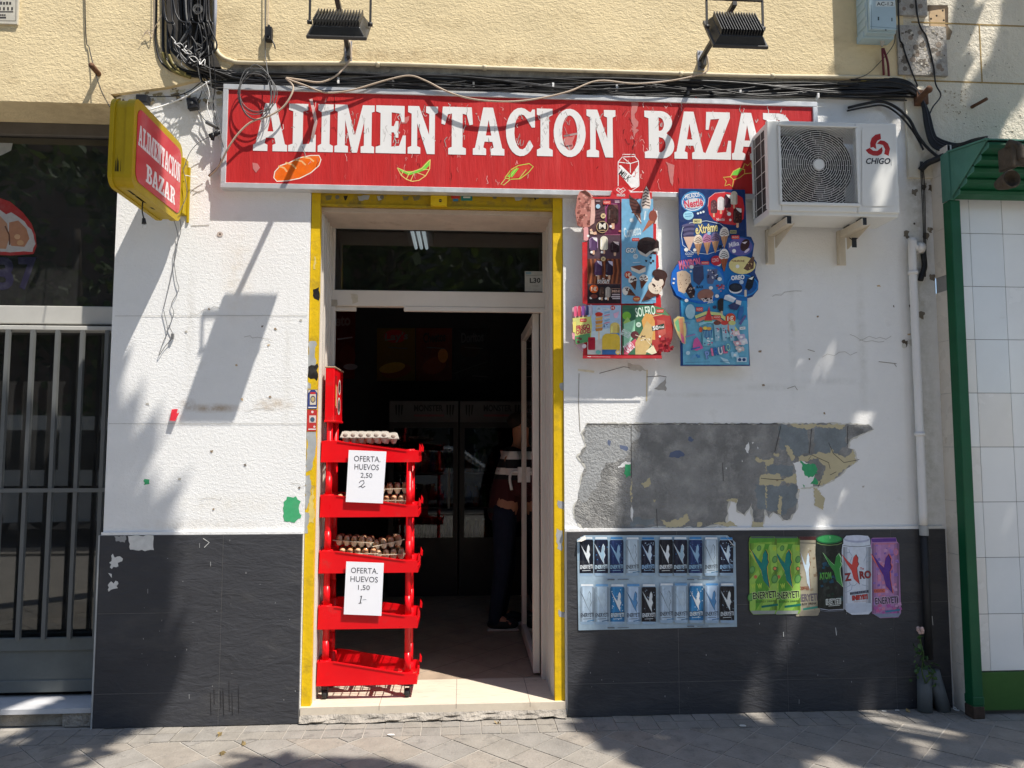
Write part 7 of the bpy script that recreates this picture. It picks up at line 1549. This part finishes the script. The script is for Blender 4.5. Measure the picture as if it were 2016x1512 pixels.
carton("clear egg carton lowest right on the middle tray", (XR - .185, FYR + .12, z_t[2] + .050), .22, 4, 2)
carton("clear egg carton on top at the left of the middle tray, its dark lid showing", (XL + .20, FYR + .11, z_t[2] + .132), -.16, 5, 2, "clear", .05)
carton("tilted clear egg carton on top at the right of the middle tray", (XR - .20, FYR + .13, z_t[2] + .118), .36, 4, 2, 'clear', -.16)
carton("clear egg carton standing deepest on the middle tray", (XR - .26, FYR + .215, z_t[2] + .06), 0, 6, 2)

# ---------------------------------------------------------------- inside the shop
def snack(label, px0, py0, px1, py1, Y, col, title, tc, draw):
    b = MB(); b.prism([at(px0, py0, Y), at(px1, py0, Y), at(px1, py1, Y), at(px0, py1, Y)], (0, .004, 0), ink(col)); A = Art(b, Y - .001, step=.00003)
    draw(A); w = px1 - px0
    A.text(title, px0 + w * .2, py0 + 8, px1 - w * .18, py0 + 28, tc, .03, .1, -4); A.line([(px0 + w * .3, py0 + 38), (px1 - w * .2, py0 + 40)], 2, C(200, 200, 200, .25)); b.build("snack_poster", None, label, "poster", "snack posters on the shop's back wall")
bw = 4.28
def d1(A): A.ell(778, 662, 22, 13, C(190, 40, 40)); A.ell(780, 730, 30, 14, C(150, 70, 30), -10); A.ell(772, 724, 26, 10, C(214, 170, 60), -10)
def d2(A): A.ell(855, 720, 24, 16, C(150, 60, 20), -20); A.ell(838, 690, 12, 16, C(110, 40, 20)); A.ell(872, 700, 10, 14, C(226, 140, 60))
def d3(A): A.line([(895, 735), (930, 722), (960, 712)], 2, C(150, 150, 150, .3)); A.ell(925, 690, 20, 14, C(60, 40, 30)); A.line([(930, 740), (960, 742)], 2, C(120, 110, 110))
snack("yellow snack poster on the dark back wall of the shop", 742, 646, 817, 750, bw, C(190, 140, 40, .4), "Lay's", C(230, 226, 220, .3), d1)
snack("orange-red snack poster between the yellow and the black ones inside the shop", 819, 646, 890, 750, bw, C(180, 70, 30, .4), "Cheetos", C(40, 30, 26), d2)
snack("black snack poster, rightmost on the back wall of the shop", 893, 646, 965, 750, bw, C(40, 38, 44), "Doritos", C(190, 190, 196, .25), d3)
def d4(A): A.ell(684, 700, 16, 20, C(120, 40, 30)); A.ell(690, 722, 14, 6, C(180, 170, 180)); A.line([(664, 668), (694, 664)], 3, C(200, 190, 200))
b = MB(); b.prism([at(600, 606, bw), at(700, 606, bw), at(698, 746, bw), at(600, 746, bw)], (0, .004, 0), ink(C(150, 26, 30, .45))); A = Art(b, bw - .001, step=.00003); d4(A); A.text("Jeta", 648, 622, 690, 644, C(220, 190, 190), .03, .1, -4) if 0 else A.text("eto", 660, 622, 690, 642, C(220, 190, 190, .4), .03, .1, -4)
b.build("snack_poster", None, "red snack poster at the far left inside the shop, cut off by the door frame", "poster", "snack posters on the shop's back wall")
m_fr = mat("fridge_black", (.03, .03, .032), .4, var=.1)
m_hd = mat("fridge_header", (.10, .10, .105), .4, var=.08)
FZ = 3.05
def fridge(label, px0, px1):
    x0, x1 = ax(px0, 900, FZ), ax(px1, 900, FZ); zt_, zh = az(900, 790, FZ), az(900, 831, FZ)
    o = thing("drinks_fridge", label, "fridge", ((x0 + x1) / 2, FZ + .3, .084), "drinks fridges at the back of the shop")
    b = MB(); b.box(x0, x1, FZ + .55, FZ + .6, .084, zt_, m_fr); b.box(x0, x0 + .03, FZ + .01, FZ + .55, .084, zt_, m_fr); b.box(x1 - .03, x1, FZ + .01, FZ + .55, .084, zt_, m_fr); b.box(x0 + .03, x1 - .03, FZ + .01, FZ + .55, .084, .60, m_fr); b.box(x0 + .03, x1 - .03, FZ + .012, FZ + .55, zt_ - .03, zt_, m_fr)
    for z_ in (.95, 1.3): b.box(x0 + .031, x1 - .031, FZ + .08, FZ + .55, z_ - .012, z_, m_zinc)
    b.build("cabinet", o)
    b = MB(); b.box(x0, x1, FZ - .03, FZ + .009, zh, zt_, m_hd); A = Art(b, FZ - .0305, step=.00003); w = px1 - px0
    A.text("MONSTER", px0 + w * .36, 797, px0 + w * .78, 810, C(40, 42, 44), .03); A.line([(px0 + w * .36, 818), (px0 + w * .8, 818)], 4, C(120, 60, 70))
    for cx in (px0 + w * .14, px0 + w * .88):
        for k in range(3): A.poly([(cx - 7 + k * 6, 797), (cx - 3 + k * 6, 797), (cx - 4 + k * 5, 822 - abs(k - 1) * 4), (cx - 6 + k * 5, 815)], C(36, 40, 38))
    b.build("header_sign", o)
    b = MB(); b.box(x0, x0 + .05, FZ - .03, FZ, .6, zh - .003, m_fr); b.box(x1 - .05, x1, FZ - .03, FZ, .6, zh - .003, m_fr); b.box(x0 + .05, x1 - .05, FZ - .03, FZ, zh - .06, zh - .003, m_fr); b.box(x0 + .05, x1 - .05, FZ - .03, FZ, .6, .66, m_fr); b.box(x1 - .10, x1 - .08, FZ - .06, FZ - .031, .95, 1.35, m_zinc)
    dr = b.build("door", o)
    b = MB(); b.box(x0 + .05, x1 - .05, FZ - .02, FZ - .014, .66, zh - .06, glass("fridge_glass", (.6, .62, .64), .8)); b.build("pane", dr)
    for sh, z_ in enumerate((.602, .951, 1.301)):
        n = 7
        for k in range(n):
            x_ = x0 + .09 + (x1 - x0 - .18) * k / (n - 1); c_ = ((C(150, 30, 34), C(40, 70, 160), C(190, 110, 40), C(60, 130, 60), C(170, 170, 170))[(k + sh) % 5])
            t = MB(); t.lathe([(0, 0), (.031, 0), (.033, .02), (.033, .14), (.014, .19), (.013, .225), (0, .226)], (x_, FZ + .16, z_), ink(c_, .25), 12); t.lathe([(.0145, .21), (.0145, .228), (0, .229)], (x_, FZ + .16, z_), ink(C(200, 200, 200)), 10); t.build("drink_bottle", None, ("coloured drink bottle on a shelf of the left fridge", "coloured drink bottle on a shelf of the right fridge")[px0 > 850], "bottle", ("bottles in the left fridge", "bottles in the right fridge")[px0 > 850])
fridge("left drinks fridge at the back of the shop, its glass mirroring the street", 766, 902)
fridge("right drinks fridge at the back of the shop, partly behind the standing person", 905, 1036)
lt = MB(); m_tube = emit("lit_tube", (.85, .95, 1.0), .7)
for k in (-1, 0, 1): lt.tube([V((-.36 + k * .045, 1.05, 3.25)), V((-.36 + k * .045, 1.75, 3.25))], .014, m_tube, 8)
lto = lt.build("ceiling_light", None, "lit strip light with three tubes on the shop ceiling, seen through the transom", "ceiling light")
lb_ = MB(); lb_.box(-.46, -.26, 1.0, 1.8, 3.28, 3.418, m_hd); lb_.build("fitting", lto)

# ---------------------------------------------------------------- the person inside
PXc, PYc = .355, 1.78
pe = thing("person", "person in a striped dark red sweater and face mask, half behind the open door", "person", (PXc, PYc, .084))
def skin(name, joints, edges, m, sub=2, parent=pe):
    """joints name -> (x, y, z, r)"""
    names = list(joints); o0 = base_of(parent)
    me = bpy.data.meshes.new(name); me.from_pydata([V(joints[n][:3]) - o0 for n in names], [(names.index(a_), names.index(c_)) for a_, c_ in edges], [])
    o = bpy.data.objects.new(name, me); COL.objects.link(o); o.parent = parent
    md = o.modifiers.new("skin", 'SKIN')
    for i, n in enumerate(names): me.skin_vertices[0].data[i].radius = (joints[n][3], joints[n][4] if len(joints[n]) > 4 else joints[n][3]); me.skin_vertices[0].data[i].use_root = (i == 0)
    s = o.modifiers.new("sub", 'SUBSURF'); s.levels = sub; s.render_levels = sub
    me.materials.append(m); o.modifiers.new("w", 'WEIGHTED_NORMAL') if 0 else None
    return o
X0, Y0, Z0 = PXc, PYc, .084
m_skin = mat("skin", (.48, .22, .13), .55, var=.05)
J = {'pel': (X0, Y0, Z0 + .93, .13), 'sp': (X0 + .02, Y0, Z0 + 1.12, .13), 'ch': (X0 + .05, Y0, Z0 + 1.32, .14), 'nk': (X0 + .11, Y0, Z0 + 1.47, .06), 'n2': (X0 + .12, Y0, Z0 + 1.53, .055), 'h1': (X0 + .135, Y0, Z0 + 1.60, .085), 'h2': (X0 + .14, Y0, Z0 + 1.69, .08)}
E_ = [('pel', 'sp'), ('sp', 'ch'), ('ch', 'nk'), ('nk', 'n2'), ('n2', 'h1'), ('h1', 'h2')]
for s, sx in ((-1, 'a'), (1, 'b')):
    J.update({'sh' + sx: (X0 + .04, Y0 + s * .19, Z0 + 1.40, .055), 'el' + sx: (X0 + .08, Y0 + s * .24, Z0 + 1.13, .042), 'wr' + sx: (X0 + .28, Y0 + s * .06, Z0 + 1.12, .030), 'pa' + sx: (X0 + .36, Y0 + s * .03, Z0 + 1.13, .034),
              'hp' + sx: (X0 - .01, Y0 + s * .10, Z0 + .88, .095), 'kn' + sx: (X0 - .0 + s * .03, Y0 + s * .11, Z0 + .50, .06), 'an' + sx: (X0 - .06 + s * .03, Y0 + s * .11, Z0 + .10, .042), 'to' + sx: (X0 + .09 + s * .03, Y0 + s * .12, Z0 + .045, .038)})
    E_ += [('ch', 'sh' + sx), ('sh' + sx, 'el' + sx), ('el' + sx, 'wr' + sx), ('wr' + sx, 'pa' + sx), ('pel', 'hp' + sx), ('hp' + sx, 'kn' + sx), ('kn' + sx, 'an' + sx), ('an' + sx, 'to' + sx)]
    for f in range(4): J['f%d%s' % (f, sx)] = (X0 + .40, Y0 + s * (.0 + f * .018), Z0 + 1.125, .010); J['g%d%s' % (f, sx)] = (X0 + .44 - abs(f - 1.4) * .008, Y0 + s * (-.005 + f * .018), Z0 + 1.10, .008); E_ += [('pa' + sx, 'f%d%s' % (f, sx)), ('f%d%s' % (f, sx), 'g%d%s' % (f, sx))]
    J['t' + sx] = (X0 + .37, Y0 + s * .0 - .03, Z0 + 1.15, .010); E_ += [('pa' + sx, 't' + sx)]
skin("body", J, E_, m_skin)
# striped sweater, jeans, shoes, hair, mask as clothing
ms = bpy.data.materials.new("striped_sweater"); ms.use_nodes = True; nt = ms.node_tree; p_ = nt.nodes["Principled BSDF"]; p_.inputs['Roughness'].default_value = .9
tc_ = nt.nodes.new("ShaderNodeTexCoord"); sx_ = nt.nodes.new("ShaderNodeSeparateXYZ"); nt.links.new(tc_.outputs['Object'], sx_.inputs[0])
def band(z0, z1): return nmath(nt, 'MULTIPLY', nmath(nt, 'GREATER_THAN', sx_.outputs['Z'], z0), nmath(nt, 'LESS_THAN', sx_.outputs['Z'], z1))
c_ = nmix(nt, nmath(nt, 'GREATER_THAN', sx_.outputs['Z'], 1.22), (.05, .006, .008), (.012, .011, .013))
for z0, z1 in ((1.385, 1.45), (1.26, 1.315)): c_ = nmix(nt, band(z0, z1), c_, (.80, .74, .68))
nt.links.new(c_, p_.inputs['Base Color'])
K = {k: J[k] for k in ('ch', 'sp', 'pel', 'nk', 'sha', 'ela', 'wra', 'shb', 'elb', 'wrb')}
K = {k: (*v[:3], v[3] * (1.0 if k == 'nk' else 1.14) + .014) for k, v in K.items()}
K['hem'] = (X0 - .005, Y0, Z0 + .84, .15)
skin("sweater", K, [('ch', 'sp'), ('sp', 'pel'), ('pel', 'hem'), ('ch', 'nk'), ('ch', 'sha'), ('sha', 'ela'), ('ela', 'wra'), ('ch', 'shb'), ('shb', 'elb'), ('elb', 'wrb')], ms)
K = {k: (*J[k][:3], J[k][3] + .016) for k in ('pel', 'hpa', 'kna', 'ana', 'hpb', 'knb', 'anb')}
K['waist'] = (X0 + .01, Y0, Z0 + 1.06, .125)
for sx in 'ab': K['ft' + sx] = (*J['an' + sx][:2], Z0 + .035, .055)
skin("jeans", K, [('pel', 'waist'), ('ana', 'fta'), ('anb', 'ftb'), ('pel', 'hpa'), ('hpa', 'kna'), ('kna', 'ana'), ('pel', 'hpb'), ('hpb', 'knb'), ('knb', 'anb')], mat("denim", (.012, .017, .035), .9, var=.15))
for s, sx in ((-1, 'a'), (1, 'b')):
    a_ = V(J['an' + sx][:3]); b = MB(); b.ball(a_ + V((.065, 0, -.045)), .135, .048, .055, m_black, 14, 8); b.box(a_.x - .062, a_.x + .195, a_.y - .044, a_.y + .044, Z0 + .001, Z0 + .022, ink(C(190, 180, 170))); b.build("shoe", pe, bevel=.012)
b = MB(); hc = V((X0 + .138, Y0, Z0 + 1.66)); b.ball(hc + V((-.034, .004, .045)), .090, .080, .076, mat("dark_hair", (.02, .013, .01), .7), 14, 9); b.build("hair", pe)
b = MB(); b.ball(hc + V((.062, 0, -.05)), .052, .058, .055, mat("mask_cloth", (.78, .82, .85), .85), 12, 8)
for s in (-1, 1): b.tube([hc + V((.05, s * .055, -.03)), hc + V((.0, s * .078, .0)), hc + V((-.03, s * .078, -.01))], .003, mat("mask_cloth", (.62, .68, .72), .85), 5)
b.build("face_mask", pe)
b = MB()
for s in (-1, 1): b.ball(hc + V((-.01, s * .078, -.01)), .016, .010, .028, m_skin, 8, 6); b.ball(hc + V((.078, s * .032, .018)), .010, .012, .008, m_black, 8, 6)
b.ball(hc + V((.092, 0, -.012)), .016, .012, .02, m_skin, 8, 6); b.build("face", pe)
b = MB(); b.lathe([(.150, -.02), (.152, .02)], (X0, Y0, Z0 + .965), m_black, 20); b.box(X0 + .145, X0 + .155, Y0 - .02, Y0 + .02, Z0 + .945, Z0 + .985, m_alu); b.build("belt", pe)
# ---------------------------------------------------------------- street trees: their shade falls across the front
m_bark = mat("bark", (.13, .105, .08), .95, var=.3, vs=9, bump=.02, bs=20)
def leafmat(n, c):
    m = mat(n, c, .5, var=.25, vs=3)
    nt = m.node_tree; p = nt.nodes["Principled BSDF"]; out = [x for x in nt.nodes if x.type == 'OUTPUT_MATERIAL'][0]
    tl = nt.nodes.new("ShaderNodeBsdfTranslucent"); tl.inputs[0].default_value = (c[0] * 1.6, c[1] * 1.5, c[2], 1)
    mx = nt.nodes.new("ShaderNodeMixShader"); mx.inputs[0].default_value = .25
    nt.links.new(p.outputs[0], mx.inputs[1]); nt.links.new(tl.outputs[0], mx.inputs[2]); nt.links.new(mx.outputs[0], out.inputs[0])
    return m
ml3 = [leafmat("tree_leaf_%s" % n, c) for n, c in (("deep", (.045, .085, .025)), ("mid", (.06, .11, .03)), ("light", (.09, .14, .035)))]
RT = random.Random(5)
def interp(tab, z):
    if z <= tab[0][0]: return tab[0][1]
    for (a, u), (b_, v) in zip(tab, tab[1:]):
        if z <= b_: return u + (v - u) * (z - a) / (b_ - a)
    return tab[-1][1]
def crown(b, n, gen, s0=.07, s1=.12):
    """leaves set where the sun crosses the crown on its way to the wall"""
    k = 0; pts = []
    while k < n:
        X, Z, h = gen()
        if X is None: continue
        t = (h - Z) / SUN.z; p = V((X, 0, Z)) + SUN * t
        leaf(b, p, RT.uniform(s0, s1), RT.choice(ml3), RT); k += 1
        if k % 40 == 0: pts.append(p)
    return pts
RB = [(-2.2, .12), (-1.2, .30), (0, .62), (.8, .90), (1.7, 1.14), (2.4, 1.36), (3.0, 1.80), (3.6, 2.36), (4.4, 2.50), (5.2, 2.62)]
def gen_r():
    Z = RT.uniform(-2.2, 5.2); X = RT.uniform(0, 5.4); e = interp(RB, Z) + RT.gauss(0, .05)
    if X < e: return None, 0, 0
    # gaps let soft patches of sun through
    g_ = noise.noise(V((X * 2.6 + Z * -1.1, Z * .55, 4.2)))
    lim = .46
    if Z > 3.2 and X > 2.65: lim = -.12
    elif X > 2.9: lim = .28
    elif 1.42 < X < 2.32 and 2.1 < Z < 2.85: lim = .08
    elif Z < .2: lim = .36
    if g_ > lim: return None, 0, 0
    return X, Z, RT.uniform(6.6, 9.4)
def tree(label, base, gen, n, s0=.07, s1=.12):
    o = thing("street_tree", label, "tree", base, "street trees opposite the shop front")
    b = MB(); pts = crown(b, n, gen, s0, s1); b.build("crown", o)
    t = MB(); base = V(base); cx = sum((p for p in pts), V()) / len(pts); fork = V((base.x * .8 + cx.x * .2, base.y * .9 + cx.y * .1, 5.2))
    t.tube([base, base + V((.05, .02, 1.5)), base + V((-.03, .05, 3.4)), fork], .19, m_bark, 12, 4, r2=.12)
    for k in range(9):
        q = RT.choice(pts); t.tube([fork, fork.lerp(q, .4) + V((0, 0, .5)), q], .07, m_bark, 7, 4, r2=.012)
    t.build("trunk", o)
tree("leafy street tree on the kerb in front of the right half of the shop front", (6.2, -3.3, 0), gen_r, 9000)
LB = [(-2.1, -2.75), (-1.0, -2.42), (-.4, -2.12), (0, -1.72), (.6, -1.74), (1.1, -1.74), (1.6, -1.95), (2.0, -2.12), (2.35, -2.3)]
def gen_l():
    if RT.random() < .08:
        X, Z = -1.42 + RT.gauss(0, .17), -1.75 + RT.gauss(0, .14); return X, Z, RT.uniform(6.4, 8.6)
    Z = RT.uniform(-2.1, 2.5); X = RT.uniform(-5.2, -1.5); e = interp(LB, Z) + RT.gauss(0, .07)
    if X > e: return None, 0, 0
    if Z > 2.25 - .25 * noise.noise(V((X * 3, 0, 1))): return None, 0, 0
    if noise.noise(V((X * 2.6 - Z * 1.1, Z * .7, 9.3))) > .42: return None, 0, 0
    return X, Z, RT.uniform(6.4, 8.8)
tree("leafy street tree on the kerb in front of the left pier and entrance", (-3.6, -3.5, 0), gen_l, 4600)
def far_tree(x, y, h, r):
    o = thing("street_tree", "dark leafy tree across the road, seen mirrored in the glass", "tree", (x, y, 0), "trees across the road")
    t = MB(); t.tube([(x, y, 0), (x + .1, y, h * .3), (x, y + .1, h * .62)], .22, m_bark, 10, 4, r2=.1); t.build("trunk", o)
    b = MB()
    for c in range(30):
        cc = V((x + RT.gauss(0, r * .5), y + RT.gauss(0, r * .4), h * .56 + RT.gauss(0, h * .19)))
        for k in range(60): leaf(b, cc + V((RT.gauss(0, .55), RT.gauss(0, .55), RT.gauss(0, .45))), RT.uniform(.12, .26), RT.choice(ml3), RT)
    b.build("crown", o)
for x, y, h, r in ((-14, -15.2, 11, 2.8), (-10.2, -15, 11.6, 2.8), (-6, -14.5, 11, 2.8), (-2, -15, 11.4, 2.8), (2, -14.6, 11.2, 2.8), (6.5, -15, 11, 2.8)): far_tree(x, y, h, r)

# ---------------------------------------------------------------- across the road
def facade(x0, x1, y, h, col, label):
    o = thing("apartment_block", label, "building", ((x0 + x1) / 2, y - 4, 0), "apartment blocks across the road")
    b = MB(); b.box(x0, x1, y - 8, y, 0, h, col); b.build("wall", o)
    k = 0
    for fz in range(int(h // 3)):
        x = x0 + 1.2
        while x < x1 - 1.6 and fz == 0:
            w = MB(); w.box(x, x + 1.1, y + .002, y + .05, fz * 3 + 1.0, fz * 3 + 2.4, m_wht); f = w.build("window", o)
            w = MB(); w.box(x + .07, x + 1.03, y + .051, y + .055, fz * 3 + 1.07, fz * 3 + 2.33, ink(C(50, 58, 64), .1)); w.build("pane", f); x += 2.6
facade(-16, -2, -19, 14, mat("brick_render", (.30, .19, .13), .9, var=.1), "brick apartment block across the road behind the trees")
facade(-1.8, 14, -19.4, 16, mat("grey_render", (.36, .33, .28), .9, var=.1), "grey rendered apartment block across the road behind the trees")
m_carw = mat("car_white_paint", (.62, .64, .65), .25, var=.02, coat=.6); m_cgl = mat("car_glass", (.02, .025, .03), .06, var=.1); m_tyre = mat("tyre_rubber", (.02, .02, .02), .8)
def vehicle(name, label, cat, x, y, prof, glasses, wheels, w):
    o = thing(name, label, cat, (x, y, 0))
    b = MB(); b.prism([(x + u, y - w / 2, v) for u, v in prof], (0, w, 0), m_carw); b.build("body", o, bevel=.06, seg=3)
    for g_ in glasses:
        for yy in (y - w / 2 - .003, y + w / 2 + .001):
            b = MB(); b.prism([(x + u, yy, v) for u, v in g_], (0, .002, 0), m_cgl); b.build("side_window", o)
    for u in wheels:
        for yy in (y - w / 2 + .08, y + w / 2 - .08):
            b = MB(); b.lathe([(.0, -.10), (.27, -.10), (.32, -.06), (.32, .06), (.27, .10), (.0, .10)], (x + u, yy, .32), m_tyre, 20, 'Y'); wh_ = b.build("wheel", o)
            b = MB(); b.lathe([(0, -.104), (.19, -.104), (.19, .104), (0, .104)], (x + u, yy, .32), m_alu, 16, 'Y'); b.build("rim", wh_)
vehicle("parked_car", "white hatchback parked at the kerb, mirrored in the fridge glass", "car", -.6, -8.4, [(-2.0, .3), (2.0, .3), (2.05, .75), (1.2, .92), (.5, 1.42), (-1.1, 1.46), (-1.9, 1.0), (-2.05, .6)], [[(-1.55, .98), (-.35, .98), (-.35, 1.36), (-1.05, 1.36)], [(-.28, .98), (1.0, .96), (.42, 1.34), (-.28, 1.36)]], (-1.25, 1.25), 1.7)
vehicle("parked_van", "white van parked at the kerb, mirrored in the entrance door glass", "van", -6.2, -8.5, [(-2.4, .35), (2.4, .35), (2.45, .95), (1.9, 1.1), (1.2, 1.95), (-2.3, 2.0), (-2.45, 1.0)], [[(-.2, 1.15), (.55, 1.15), (.55, 1.8), (-.2, 1.8)], [(.65, 1.15), (1.65, 1.15), (1.12, 1.8), (.65, 1.8)], [(-2.1, 1.15), (-.4, 1.15), (-.4, 1.8), (-2.1, 1.8)]], (-1.5, 1.5), 1.85)
